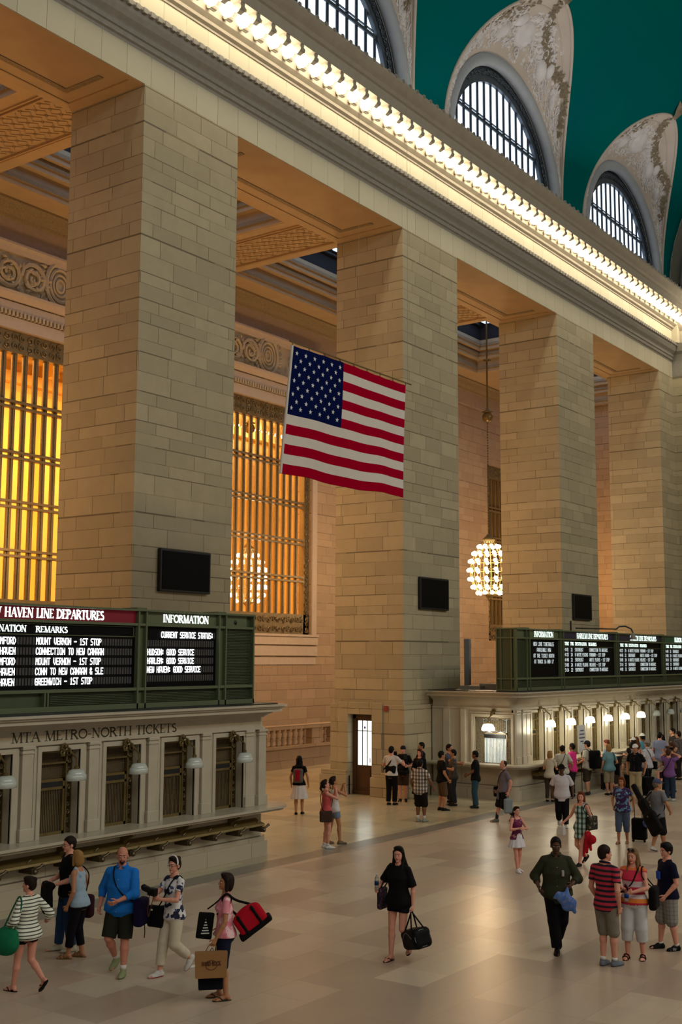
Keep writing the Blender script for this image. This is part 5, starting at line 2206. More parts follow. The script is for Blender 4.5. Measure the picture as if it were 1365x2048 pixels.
        B.append(cone(m2, wr, .0225 * H * arm * bb, .0145 * H * arm, k=0.01))
        # hand: palm, four unequal bent fingers, thumb from the side of the palm
        f = (wr - el) / np.linalg.norm(wr - el)
        if len(hd) > 4 and hd[4] is not None:
            f = np.array(hd[4], float)
            f /= np.linalg.norm(f)
        pn = np.array(hd[5], float) if len(hd) > 5 else np.array([-sg, 0.25, 0.0])   # palm faces the body
        pn = pn - f * pn.dot(f)
        pn /= np.linalg.norm(pn) + 1e-9
        la = np.cross(f, pn)     # across the palm
        if la.dot(np.array([0, 1, 0.3])) < 0:
            la = -la             # thumb side forward
        hs = H * (0.94 if fem else 1.02)
        for q in (-1, -.33, .33, 1):
            B.append(cone(wr + f * .004 * hs + la * q * .006 * hs, wr + f * .046 * hs + la * q * .0150 * hs, .0095 * hs, .0078 * hs, k=0.006))
        cu = curl if not isinstance(curl, dict) else curl.get(nm, 0.5)
        for q, (off, L) in enumerate(((.0165, .036), (.0055, .041), (-.0055, .038), (-.0160, .030))):
            base = wr + f * .048 * hs + la * off * hs
            a1, a2, a3 = cu * 0.9, cu * 2.0, cu * 2.9
            p0 = base
            for seg, an_ in ((0.45, a1), (0.32, a2), (0.25, a3)):
                dirn = f * math.cos(an_) + pn * math.sin(an_) + la * off * 2
                p1 = p0 + dirn * L * hs * seg
                B.append(cone(p0, p1, .0052 * hs, .0048 * hs, k=0.0022))
                p0 = p1
        tb = wr + f * .014 * hs + la * .013 * hs
        t1 = tb + (f * 0.6 + la * 0.75 + pn * 0.25) * .024 * hs
        t2 = t1 + (f * 0.85 + la * 0.25 + pn * 0.45) * .022 * hs
        B.append(cone(tb, t1, .0085 * hs, .0068 * hs, k=0.005))
        B.append(cone(t1, t2, .0062 * hs, .0052 * hs, k=0.003))
        J['palm' + nm] = wr + f * .05 * hs + pn * .016 * hs
        J['f' + nm], J['pn' + nm], J['la' + nm] = f, pn, la
        ctr = wr + f * .055 * hs
        for i in range(3):
            fine[i].append((ctr[i] - .065 * H / 1.7 * 1.0, ctr[i] + .065 * H / 1.7, 0.0055 if near else 0.0095))
    hc = HP(0, 0.01, .92)
    for i, ext in enumerate((.052, .065, .075)):
        fine[i].append((hc[i] - ext * H, hc[i] + ext * H, 0.0052 if near else 0.009))
    h = 0.0125 if near else 0.016
    P, Q = nets(B, h, fine)
    # eyes, brows, lips by place on the face
    C = (P[Q].mean(axis=1) - piv) @ R / H + np.array([0, 0, .875])
    mi = np.zeros(len(Q), int)
    fr = C[:, 1] > 0.040
    for sg in (-1, 1):
        mi[fr & (((C[:, 0] - sg * .0175) / .0090) ** 2 + ((C[:, 2] - .9235) / .0045) ** 2 < 1)] = 4
        mi[fr & (((C[:, 0] - sg * .0175) / .0042) ** 2 + ((C[:, 2] - .9235) / .0042) ** 2 < 1)] = 1
        mi[fr & (np.abs(C[:, 0] - sg * .018) < .0125) & (np.abs(C[:, 2] - .9375 + np.abs(C[:, 0] - sg * .015) * .2) < .0026)] = 3
    mi[fr & ((C[:, 0] / .014) ** 2 + ((C[:, 2] - .8865) / .0048) ** 2 < 1)] = 2
    hs_, hc_ = (hair or ('short', HB))
    hm = cloth(hc_, 0.6)
    if extra and 'beard' in extra:
        mi[(C[:, 1] > .035) & (C[:, 2] < .894) & (C[:, 2] > .862) & (np.abs(C[:, 0]) < .020) & (mi == 0)] = 3
    body = mesh_obj('body', P, Q, [skinmat(skin), EYEM, cloth(tuple(int(c * 0.72) for c in skin)) if skin == SK_D else LIPM, hm, cloth((190, 178, 168), 0.4)], root, mi)
    # ---------------- hair
    hp_ = []
    cutp = HP(0, .050, .972)
    cn = R @ np.array([0, .80, -.60])
    cap_ = ell(HP(0, -.006, .944), np.array([.0485, .0595, .0590]) * H, R, k=0.01, cuts=[(cutp, cn)])
    if hs_ != 'bald':
        hp_.append(cap_)
        hp_.append(ell(HP(0, -.028, .925), np.array([.043, .035, .048]) * H, R, k=0.012, cuts=[(HP(0, .006, .93), R @ np.array([0, 1.0, 0]))]))
    if hs_ == 'thin':
        hp_ = [ell(HP(0, -.016, .940), np.array([.0475, .050, .052]) * H, R, k=0.01, cuts=[(HP(0, .004, .965), R @ np.array([0, .75, .35]))])]
    if hs_ in ('thick', 'bob', 'long', 'bun', 'pony'):
        hp_.append(ell(HP(0, .022, .984), np.array([.040, .032, .018]) * H, R, k=0.015))
    if hs_ == 'thick':
        hp_.append(ell(HP(0, -.004, .956), np.array([.054, .060, .054]) * H, R, k=0.015, cuts=[(HP(0, .046, .958), R @ np.array([0, .88, -.47]))]))
    if hs_ in ('bob', 'long'):
        zb = .868 if hs_ == 'bob' else .86
        for sg in (-1, 1):
            hp_.append(cone(HP(sg * .040, .004, .945), HP(sg * .044, -.002, zb), .016 * H, .014 * H, k=0.015))
        hp_.append(ell(HP(0, -.030, .905), np.array([.050, .034, .055]) * H, R, k=0.015))
    if hs_ == 'long':
        e = HP(0, -.035, .87)
        zt = 0.74 if not (extra and 'hairlen' in extra) else extra['hairlen']
        for sg in (-1, 0, 1):
            q = T(sg * .040, -.066 * b, zt + abs(sg) * .02)
            hp_.append(cone(HP(sg * .034, -.030, .89), T(sg * .046, -.055, .815), .021 * H, .020 * H, k=0.02))
            hp_.append(cone(T(sg * .046, -.055, .815), q, .020 * H, .010 * H, k=0.02))
        for sg in (-1, 1):
            if not (extra and 'hairback' in extra):
                hp_.append(cone(HP(sg * .044, .002, .88), T(sg * .052, .038 + .01 * b, .765), .014 * H, .008 * H, k=0.012))
    if hs_ == 'bun':
        hp_.append(ell(HP(0, -.050, .975), np.array([.022, .022, .020]) * H, R, k=0.006))
    if hs_ == 'pony':
        a_, b_ = HP(0, -.058, .945), HP(0, -.082, .90)
        hp_.append(cone(a_, b_, .012 * H, .020 * H, k=0.01))
        hp_.append(cone(b_, HP(0, -.078, .845), .020 * H, .008 * H, k=0.01))
    if hp_:
        fz = [[(hc[i] - ext * H * 1.2, hc[i] + ext * H * 1.2, 0.007 if near else 0.0095)] for i, ext in enumerate((.052, .065, .075))]
        P, Q = nets(hp_, 0.012, fz, fold=0.0022)
        mesh_obj('hair', P, Q, hm, root)
    # ---------------- hat, headband, glasses
    if hat:
        kind, col = hat[0], cloth(hat[1])
        if kind in ('cap', 'backcap'):
            sg = 1 if kind == 'cap' else -1
            q = [ell(HP(0, -.004, .952), np.array([.052, .0625, .056]) * H, R, k=0.006, cuts=[(HP(0, 0, .946), R @ np.array([0, -0.12, -1.0]))]),
                 ell(HP(0, sg * .070, .950), np.array([.034, .034, .0055]) * H, R @ rot_x(-0.15 * sg), k=0.006)]
            P, Q = nets(q, 0.008)
            mesh_obj('cap', P, Q, col, root)
        elif kind == 'hat':
            q = [ell(HP(0, -.004, .955), np.array([.054, .064, .058]) * H, R, k=0.01, cuts=[(HP(0, 0, .95), R @ np.array([0, 0, -1.0]))]),
                 ell(HP(0, -.004, .948), np.array([.085, .095, .009]) * H, R, k=0.01)]
            P, Q = nets(q, 0.009)
            mesh_obj('hat', P, Q, col, root)
        elif kind == 'band':
            m = MB()
            pts = []
            for i in range(21):
                a_ = -0.25 + (PI + 0.5) * i / 20
                pts.append(tuple(HP(.0520 * math.cos(a_), .020 - .006 * math.sin(a_), .945 + .0625 * math.sin(a_))))
            m.tube(pts, .0075 * H, 6)
            m.build('headband', col, root, True)
        elif kind == 'shades':
            m = MB()
            for sg in (-1, 1):
                m.add(MB().ball((0, 0, 0), 0.016 * H, 8), Matrix.Translation(tuple(HP(sg * .020, .044, .988))))
            m.build('sunglasses', cloth((40, 36, 40), 0.2), root, True)
    if extra and 'glasses' in extra:
        m = MB()
        for sg in (-1, 1):
            m.tube([tuple(HP(sg * .018 + .011 * math.cos(q * PI / 6), .062, .9235 + .008 * math.sin(q * PI / 6))) for q in range(13)], 0.0016, 4)
            m.tube([tuple(HP(sg * .029, .060, .925)), tuple(HP(sg * .046, .0, .926))], 0.0016, 4)
        m.tube([tuple(HP(-.007, .063, .925)), tuple(HP(.007, .063, .925))], 0.0016, 4)
        m.build('glasses', cloth((40, 34, 30), 0.3), root)
    # ---------------- top
    def limb(a_, b_, t, ra, rb, cutn=True):
        a_, b_ = np.array(a_), np.array(b_)
        c = a_ + (b_ - a_) * t
        n = (b_ - a_) / np.linalg.norm(b_ - a_)
        return cone(a_, c + n * 0.02, ra, rb, k=0.014, cuts=[(c, n)] if cutn else ())
    if top:
        kind, mat_, slv, hem = top[:4]
        fit = top[4] if len(top) > 4 else 0.014
        q = []
        zt = .845 if slv > 0 else .808
        rows = lrows(fit, hem, zt, flare=(top[5] if len(top) > 5 else 0.10))
        cuts = []
        if slv == 0:
            cuts = []
        q.append(loft(rows, k=0.02, cuts=cuts))
        nkr = nk * H * 1.28
        if slv > 0:
            for nm, sg in (('R', 1), ('L', -1)):
                lo_ = J['sh' + nm]
                bb = (b - 1) * 0.5 + 1
                q.append(cone(T(sg * (shx - .062), -.003, .817), lo_ - [0, 0, .002 * H], .029 * H * arm, .0315 * H * arm + fit * .1, k=0.02))
                t = min(1.0, slv)
                q.append(limb(lo_ - [0, 0, .004 * H], J['el' + nm], t, .0312 * H * arm * (.5 + .5 * bb) + fit * .2, .0270 * H * arm * (.5 + .5 * bb) + fit * .8, slv < 1))
                if slv > 1:
                    q.append(limb(J['el' + nm], J['wr' + nm], slv - 1, .029 * H * arm + fit * .5, .024 * H + fit * .3, True))
        else:
            for sg in (-1, 1):
                q.append(cone(T(sg * .052, .040, .775), T(sg * .054, -.002, .838), .015 * H, .014 * H, k=0.01))
                q.append(cone(T(sg * .054, -.002, .838), T(sg * .050, -.046, .775), .014 * H, .015 * H, k=0.01))
        q.append(dict(cone(T(0, .004, .838), HP(0, .01, .90), nkr, nkr * 1.1, k=0.004), neg=True))
        if kind == 'vneck':
            q.append(dict(cone(T(0, .070, .80), T(0, .05, .86), .020 * H, .032 * H, k=0.004), neg=True))
        P, Q = nets(q, 0.011 if near else 0.014, fold=0.0028)
        tp = mesh_obj({'shirt': 'shirt', 'tee': 't_shirt', 'vneck': 'blouse', 'dress': 'dress', 'tank': 'tank_top'}.get(kind, 'shirt'), P, Q, mat_, root)
        if kind == 'shirt' or (extra and 'collar' in extra):
            m = MB()
            cm = cloth(extra['collar']) if extra and 'collar' in extra else mat_
            c0 = T(0, .0, .846)
            m.tube([(c0[0] + nk * H * 1.32 * math.sin(t_), c0[1] + nk * H * 1.32 * math.cos(t_) * 1.05, c0[2] - .012 * H * math.cos(t_) + .006 * H) for t_ in [0.35 + (2 * PI - 0.7) * i / 18 for i in range(19)]], .0095 * H, 6)
            m.build('collar', cm, tp, True)
        if kind == 'shirt':
            m = MB()
            for i in range(6):
                z = hem + .05 + i * (.80 - hem - .05) / 6
                dd = np.interp(z, [w[0] for w in prof], [w[2] for w in prof])
                c0 = T(0, dd + .002, z)
                m.ball((c0[0], c0[1] + fit + 0.002 + 0.1 * max(0, .62 - z) * .8, c0[2]), 0.006, 6)
            m.build('button', cloth((190, 190, 185)), tp)
    # ---------------- bottom
    if bot:
        kind, mat_, ln = bot[:3]
        fit = bot[3] if len(bot) > 3 else 0.014
        if kind in ('skirt', 'dressskirt'):
            rows = []
            z1 = .60
            for i in range(7):
                z = z1 + (ln - z1) * (1 - i / 6)
                t = (z1 - z) / (z1 - .50) if z > .50 else 1
                w = .074 * b + (.100 * b - .074 * b) * min(1, t)
                w += bot[4] * max(0, .50 - z) if len(bot) > 4 else .12 * max(0, .50 - z)
                c = T(0, 0, z)
                rows.append((c[2], w * H + fit, w * H * .76 + fit, 0, 0.0))
            P, Q = nets([loft(rows, k=0.01, pleat=0.022, npl=13)], 0.012)
            mesh_obj('skirt', P, Q, mat_, root)
        else:
            q = [loft(lrows(fit * 0.8, .462, bot[4] if len(bot) > 4 else (min(.60, top[3] + .03) if top else .60)), k=0.03)]
            for nm, sg in (('R', 1), ('L', -1)):
                hip, kn, an = J['hip' + nm], J['knee' + nm], J['ank' + nm]
                bb = (b - 1) * 0.5 + 1
                ra, rb = .054 * H * leg * bb + fit * .6, .036 * H * leg * bb + fit
                if ln >= 1.0 and ln < 1.02:
                    ln = 1.02
                if ln <= 1:
                    q.append(limb(hip, kn, ln, ra, rb + (0.010 if ln < .95 else 0), True))
                else:
                    q.append(cone(hip, kn, ra, rb, k=0.025))
                    q.append(limb(kn, an, ln - 1, rb, max(.026 * H + fit * .6, rb * .85) if kind != 'wide' else rb * 1.15, True))
            if top:
                zc_ = (max(top[3] + .012, .50) if top[3] < .50 else .60) * H + dz
                for w_ in q:
                    w_['cuts'] = list(w_['cuts']) + [((0, 0, zc_), (0, 0, 1.0))]
            P, Q = nets(q, 0.011 if near else 0.014, fold=0.0024, clipz=0.012)
            mesh_obj('trousers' if ln > 1.6 else ('capri_trousers' if ln > 1.15 else 'shorts'), P, Q, mat_, root)
    # ---------------- footwear
    if shoes:
        kind, c1 = shoes[0], cloth(shoes[1], 0.6)
        c2 = cloth(shoes[2] if len(shoes) > 2 else (60, 58, 55))
        for nm, sg in (('R', 1), ('L', -1)):
            FP, FR, an = J['FP' + nm], J['FR' + nm], J['ank' + nm]
            up = FR @ np.array([0, 0, 1.0])
            bot_ = (FP(0, 0, -.0455), -up)
            if kind in ('sneaker', 'shoe'):
                q = [ell(FP(0, -.012, -.026), np.array([.0255, .034, .030]) * H, FR, k=0.015, cuts=[bot_]),
                     ell(FP(0, .045, -.034), np.array([.028, .068, .024]) * H, FR, k=0.015, cuts=[bot_]),
                     ell(FP(0, .018, -.020), np.array([.023, .038, .028]) * H, FR, k=0.015, cuts=[bot_])]
                if kind == 'sneaker':
                    q.append(cone(FP(0, -.008, -.02), FP(0, -.006, .008), .024 * H, .0235 * H, k=0.01, cuts=[(FP(0, 0, .012), up)]))
                P, Q = nets(q, 0.0075 if near else 0.011)
                C = (P[Q].mean(axis=1) - an) @ FR / H
                mi = (C[:, 2] < -.037).astype(int)
                so = mesh_obj('shoe', P, Q, [c1, c2], root, mi)
                if extra and 'socks' in extra:
                    m = MB()
                    m.tube([tuple(FP(0, -.004, .004)), tuple(an + (J['knee' + nm] - an) * extra['socks'])], .0255 * H, 10)
                    m.build('sock', cloth(extra.get('sockcol', (215, 212, 205))), root, True)
            else:
                q = [ell(FP(0, .010, -.0425), np.array([.024, .062, .0055]) * H, FR, k=0.01), ell(FP(-sg * .003, .070, -.0425), np.array([.028, .045, .0055]) * H, FR, k=0.01)]
                P, Q = nets(q, 0.0075)
                so = mesh_obj('sandal', P, Q, c1, root)
                m = MB()
                if kind == 'flipflop':
                    for e_ in (-1, 1):
                        m.tube([tuple(FP(-sg * .006, .088, -.028)), tuple(FP(e_ * .016, .055, -.012)), tuple(FP(e_ * .026, .025, -.036))], .0045 * H, 5)
                else:
                    for yy, zz in ((.070, -.012), (.035, .0)):
                        m.tube([tuple(FP(-.026, yy - .01, -.036)), tuple(FP(-.018, yy, zz - .004)), tuple(FP(0, yy, zz + .002)), tuple(FP(.018, yy, zz - .004)), tuple(FP(.026, yy - .01, -.036))], .0075 * H, 6)
                m.build('strap', c1, so, True)
    J.update(root=root, x=x, y=y, rz=rz, H=H, T=T, HP=HP)
    ALLP[key] = J
    return J


def wpos(J, p):
    c, s = math.cos(J['rz']), math.sin(J['rz'])
    return (J['x'] + c * p[0] - s * p[1], J['y'] + s * p[0] + c * p[1], p[2])


def held(J, name, label, cat, base, parts, yaw=0.0, group=None):
    """a thing near a person: base is a point in the person's frame, parts = [(name, kind, data, material, parent index)]
    with coordinates given in the person's frame"""
    root = thing(name, label, cat, wpos(J, base), J['rz'], group)
    objs = []
    for nm, kind, data, mt, par in parts:
        pr = root if par is None else objs[par]
        off = np.array(base, float)
        if kind == 'sdf':
            P, Q = nets(data, 0.011, fold=0.002)
            o = mesh_obj(nm, P - off, Q, mt, pr)
        else:
            data.v = [tuple(np.array(p, float) - off) for p in data.v]
            o = data.build(nm, mt, pr, kind == 'smooth')
        objs.append(o)
    return root


def strap(pts, w=0.012):
    m = MB()
    P = [Vector(tuple(float(c) for c in p)) for p in pts]
    # smooth the path
    for _ in range(2):
        N = [P[0]]
        for a, b in zip(P, P[1:]):
            N += [a.lerp(b, .25), a.lerp(b, .75)]
        N.append(P[-1])
        P = N
    m.tube(P, w, 5)
    return m


def sling(J, side, bag_c, bag_h, name, label, mat_, shoulder=None, yaw=0.0, cross=True, rnd=0.03, extra_parts=None):
    """a bag at bag_c hanging from a strap over a shoulder; side is the shoulder (+1 right, -1 left)"""
    T = J['T']
    R = rot_z(yaw)
    c = np.array(bag_c, float)
    h = np.array(bag_h, float)
    sh = T(side * .062, 0, .862)
    f, bk = T(side * .045, .085, .78), T(side * .045, -.082, .78)
    if cross:
        mf, mb = T(0, .098, .68), T(0, -.085, .68)
        pts = [c + [0, .03, h[2] * .9], c + (mf - c) * .45 + [0, .03, 0], mf, f, sh, bk, mb, c + (mb - c) * .45 + [0, -.03, 0], c + [0, -.03, h[2] * .9]]
    else:
        sh = T(side * .085, 0, .85)
        pts = [c + [0, .05, h[2] * .9], T(side * .095, .07, .74), T(side * .088, .06, .80), sh, T(side * .088, -.06, .80), T(side * .095, -.07, .74), c + [0, -.05, h[2] * .9]]
    parts = [('bag_body', 'sdf', [rbox(c, h, R, rnd)], mat_, None), ('strap', 'smooth', strap(pts, .010), cloth(BLK), None)]
    if extra_parts:
        parts += extra_parts
    return held(J, name, label, 'bag', (c[0], c[1], c[2] - h[2]), parts)


def backpack(J, label, m1, m2, size=(.15, .10, .22), zc=.70, name='backpack'):
    T = J['T']
    c = T(0, -.075, zc) + np.array([0, -size[1], 0])
    q = [rbox(c, size, None, .06, k=.02), rbox(c + [0, -size[1] * .8, -size[2] * .3], (size[0] * .8, size[1] * .5, size[2] * .5), None, .04, k=.02)]
    parts = [('pack_body', 'sdf', q, m1, None)]
    for sg in (-1, 1):
        parts.append(('shoulder_strap', 'smooth', strap([c + [sg * .07, .08, .16], T(sg * .062, -.03, .852), T(sg * .062, .05, .83), T(sg * .07, .085, .75), T(sg * .085, .03, .68), c + [sg * .12, .05, -.12]], .014), m2, None))
    parts.append(('front_pocket', 'sdf', [rbox(c + [0, -size[1] - .02, .02], (size[0] * .45, .03, size[2] * .8), None, .025)], m2, None))
    return held(J, name, label, 'backpack', tuple(c - [0, 0, size[2]]), parts)

# ------------------------------------------------------------------ the crowd, front to back
WALKR = {'R': (0.07, 0.20, 0, 0), 'L': (-0.07, -0.22, 0.0, 38)}
WALKL = {'L': (-0.07, 0.20, 0, 0), 'R': (0.07, -0.22, 0.0, 38)}
NAVYT, JEAN, CREAM, KHAKI = (14, 18, 40), (36, 60, 92), (205, 195, 172), (150, 138, 112)

J = person('striped', 'woman in a striped sweater walking away with a green bag, at the lower left', 10.85, 12.95, 1.54, -140, 'f', 1.0, SK_P,
           ('tee', striped((226, 228, 214), (70, 74, 62), 0.045, 0.35), 1.9, .47, .022, .25), ('shorts', cloth(BLK), .34, .016), ('flipflop', BLK), ('bun', HDB),
           {'R': (.40, .02, 1.02, (0.3, -.6, -.6)), 'L': (-.27, .14, .97)}, {'L': (-.07, .20, 0, 0), 'R': (.07, -.30, .02, 48)}, (-25, 0), near=True)
q = [ell(J['T'](-.215, .03, .47), (.12, .21, .17), rot_z(.2), k=.05), cone(J['T'](-.19, .09, .56), J['T'](-.19, -.05, .55), .05, .05, k=.06)]
held(J, 'shoulder_bag', 'large green shoulder bag under the arm of the woman in the striped sweater', 'bag', (-.38, .06, .64),
     [('bag_body', 'sdf', q, cloth((22, 108, 72)), None), ('strap', 'smooth', strap([J['T'](-.19, .09, .58), J['T'](-.11, .05, .78), J['T'](-.10, 0, .86), J['T'](-.11, -.05, .78), J['T'](-.19, -.05, .58)], .011), cloth((18, 90, 60)), None)])

J = person('blackman', 'man in a black shirt and jeans turned left, black coat over his arms', 12.70, 14.25, 1.72, -75, 'm', 1.05, SK_P,
           ('tee', cloth(BLK), .75, .475, .018), ('trousers', cloth(JEAN), 1.95, .016), ('sneaker', (180, 172, 150), (90, 85, 78)), ('short', HDB),
           {'L': (-.20, .26, 1.03), 'R': (.16, .28, 1.00)}, {'R': (.09, .10, 0, 0), 'L': (-.09, -.06, 0, 0)}, (-10, -2), near=True, extra={'glasses': 1})
q = [cone((-.20, .30, 1.02), (.14, .32, 1.0), .05, .05), rbox((-.05, .34, .86), (.20, .05, .20), rot_y(.2), .04, k=.03), rbox((.04, .35, .76), (.14, .04, .16), rot_y(-.3), .04, k=.04)]
held(J, 'folded_coat', 'black coat draped over the arms of the man in the black shirt', 'coat', (0, .33, .62), [('cloth_body', 'sdf', q, cloth(BLK), None)])

J = person('blonde', 'blonde woman in a pale blue tank top leaning close to the man in black', 12.50, 13.76, 1.58, -115, 'f', 1.06, SK_T,
           ('tank', cloth((150, 172, 190)), 0, .49, .012), ('trousers', cloth((16, 14, 20)), 1.72, .014), ('sandal', (120, 92, 62)), ('bob', HBL),
           {'R': (.17, .17, 1.00, (0.9, -.5, -.1)), 'L': (-.20, .12, .86)}, {'R': (.09, -.02, 0, 0), 'L': (-.09, .14, 0, 0)}, (35, 2), (0, .10), near=True)
sling(J, 1, J['T'](.135, .05, .455) + np.array([.03, 0, 0]), (.08, .19, .17), 'shoulder_bag', 'large dark maroon shoulder bag on the hip of the blonde woman', cloth((44, 12, 26)), cross=False, rnd=.05)

J = person('blue', 'bearded man in a bright blue shirt and dark shorts walking toward the camera', 12.28, 12.65, 1.77, -22, 'm', 1.22, (198, 132, 110),
           ('shirt', cloth((30, 112, 200)), 1.55, .455, .026), ('shorts', cloth((38, 40, 34)), .98, .030), ('sneaker', (140, 150, 110), (90, 95, 60)), ('thin', HDB),
           {'R': (.30, .03, .90), 'L': (-.06, .27, 1.02, (-.9, -.4, -.4))}, {'L': (-.10, .12, 0, 0), 'R': (.10, -.10, .03, 22)}, (-20, 0), near=True, extra={'beard': 1, 'socks': .18, 'collar': (34, 116, 204)})
sling(J, 1, (-.33, .06, .88), (.075, .16, .19), 'messenger_bag', 'dark purple messenger bag on the hip of the man in the blue shirt', cloth((22, 14, 52)), rnd=.05,
      extra_parts=[('hanging_cord', 'smooth', strap([(-.40, .12, .8), (-.42, .13, .62), (-.41, .13, .54)], .007), cloth(BLK), None)])

J = person('headband', 'woman with a white headband and cream trousers holding a camera', 12.66, 11.98, 1.66, -52, 'f', 1.04, SK_P,
           ('vneck', printed((216, 214, 214), (22, 28, 58), (70, 84, 130), 8), .55, .475, .016), ('trousers', cloth(CREAM), 1.80, .022), ('sneaker', (200, 196, 190), (150, 20, 30)), ('bun', HDB),
           {'R': (.03, .31, 1.17, (.8, -.4, -.4)), 'L': (-.05, .30, 1.13, (-.8, -.4, -.4))}, {'R': (.07, .18, 0, 0), 'L': (-.07, -.26, .02, 45)}, (-12, 0), near=True, hat=('band', (225, 222, 215)), curl=.8, extra={'glasses': 1})
q = [rbox((0.0, .38, 1.20), (.075, .045, .055), None, .015), cone((0.0, .42, 1.22), (.0, .53, 1.28), .042, .045, k=.01)]
held(J, 'camera', 'black camera with a long lens in the hands of the headband woman', 'camera', (0, .38, 1.14), [('camera_body', 'sdf', q, cloth(BLK, .4), None),
     ('strap', 'smooth', strap([(.06, .38, 1.2), (.08, .40, .95), (.03, .42, .82), (-.02, .42, 1.0), (-.05, .38, 1.18)], .006), cloth((90, 60, 40)), None)])
sling(J, -1, (.20, .15, .80), (.14, .06, .15), 'shoulder_bag', 'black shoulder bag at the hip of the headband woman', cloth(BLK), yaw=.3, rnd=.04,
      extra_parts=[('pale_tab', 'sdf', [rbox((.22, .235, .90), (.03, .012, .012), None, .006)], cloth((200, 200, 170)), None)])

J = person('pink', 'woman in a pink t-shirt with short brown hair carrying a red tote and paper bags', 12.22, 10.62, 1.62, -85, 'f', 1.08, SK_T,
           ('tee', printed((228, 142, 158), (236, 196, 200), (214, 120, 140), 7), .62, .50, .016), ('capri', cloth((24, 30, 52)), 1.12, .016), ('flipflop', (40, 44, 30)), ('bob', HDB),
           {'R': (.24, .06, .90), 'L': (-.22, .14, .86)}, {'R': (.08, .06, 0, 0), 'L': (-.09, -.02, 0, 0)}, (-5, 6), near=True)
T = J['T']
# red tote with black straps behind her
c = np.array([-.05, -.33, 1.02])
R_ = rot_x(-.62)
q = [rbox(c, (.11, .21, .13), R_, .06, k=.03), ell(c + R_ @ np.array([0, .0, .11]), (.09, .17, .07), R_, k=.05)]
b1 = [rbox(c + R_ @ np.array([0, 0, -.13]), (.13, .25, .035), R_, .03), rbox(c + R_ @ np.array([0, -.10, 0]), (.126, .022, .155), R_, .02), rbox(c + R_ @ np.array([0, .12, 0]), (.126, .022, .155), R_, .02)]
held(J, 'tote_bag', 'red tote bag with black straps slung behind the woman in pink', 'bag', (-.05, -.33, .80), [('bag_body', 'sdf', q, cloth((176, 14, 36)), None), ('bag_trim', 'sdf', b1, cloth(BLK), None),
     ('strap', 'smooth', strap([c + R_ @ np.array([.10, .12, .15]), T(-.09, .05, .80), T(-.085, .0, .862), T(-.09, -.06, .80), c + R_ @ np.array([.10, -.10, .15])], .018), cloth(BLK), None)])
q = [rbox((-.06, .27, .96), (.03, .105, .17), rot_x(.12), .02)]
m = MB()
for i in range(6):
    m.box(-.025 + .061, -.025 + .064, .24 + .01 * i, .36 - .013 * i, .86 + .035 * i, .875 + .035 * i)
m.v = [(-.06 - .031 - (p[0] - .036), .27 + (p[1] - .30) * .9, p[2] + .0) for p in m.v]
held(J, 'tote_bag', 'black tote bag with white lettering held in front of the woman in pink', 'bag', (-.06, .30, .78), [('bag_body', 'sdf', q, cloth(BLK), None), ('lettering', 'flat', m, cloth((200, 205, 200)), None),
     ('strap', 'smooth', strap([(-.06, .24, 1.17), T(-.09, .07, .79), T(-.085, 0, .862), T(-.09, -.06, .79), (-.08, .12, 1.1)], .010), cloth(BLK), None)])
hr = J['palmL']
c = np.array([hr[0] - .03, hr[1] + .02, .0])
m = MB()
m.extr([(c[1] - .20, .34), (c[1] + .20, .34), (c[1] + .21, .66), (c[1] - .21, .66)], 'x', c[0] - .055, c[0] + .055)
m2 = strap([(c[0] + .05, c[1] - .07, .655), (hr[0], hr[1] - .04, hr[2]), (hr[0], hr[1] + .04, hr[2]), (c[0] + .05, c[1] + .07, .655)], .006)
PAPER = plain('brown_paper', srgb(150, 108, 62), 0.8, var=0.15, scale=5)
INKB = plain('bag_print', srgb(88, 44, 24), 0.8)
lg = MB()
pts = [(c[0] - .058, c[1] + .075 * math.cos(t_), .505 + .06 * math.sin(t_)) for t_ in [2 * PI * i / 28 for i in range(29)]]
lg.tube(pts, .004, 4)
tx = serif_text('HARD ROCK', -.125, .125, 0.50, 0.55, 0, .004, 1.5)
tx.v = [(c[0] - .060 + p[1] * .5, c[1] - p[0], p[2]) for p in tx.v]
lg.add(tx)
held(J, 'paper_bag', 'brown paper bag with a printed ring mark in the hand of the woman in pink', 'bag', (c[0], c[1], .34), [('bag_body', 'flat', m, PAPER, None), ('cord_handle', 'smooth', m2, PAPER, None), ('printed_mark', 'flat', lg, INKB, None)])
m = MB()
m.extr([(c[1] - .16, .16), (c[1] + .15, .16), (c[1] + .17, .52), (c[1] - .17, .52)], 'x', c[0] + .07, c[0] + .16)
held(J, 'carrier_bag', 'dark carrier bag hanging behind the brown paper bag', 'bag', (c[0] + .11, c[1], .16), [('bag_body', 'flat', m, cloth((16, 18, 26)), None), ('strap', 'smooth', strap([(c[0] + .11, c[1] - .05, .51), (hr[0], hr[1], hr[2]), (c[0] + .11, c[1] + .05, .51)], .005), cloth(BLK), None)])

J = person('skirt', 'woman in a black top and white skirt seen from behind with a red backpack', 27.25, 20.95, 1.66, 172, 'f', 1.0, SK_T,
           ('tee', cloth(BLK), .5, .50, .014), ('skirt', cloth((206, 198, 196)), .27, .010, .20), ('shoe', BLK), ('long', HB), {'R': (.27, .05, .86), 'L': (-.24, .02, .86)},
           {'R': (.08, .10, 0, 0), 'L': (-.08, -.04, 0, 0)}, (-20, 0))
backpack(J, 'red and grey backpack on the woman in the white skirt', cloth((92, 84, 78)), cloth((150, 16, 34)), (.14, .09, .20), .67)

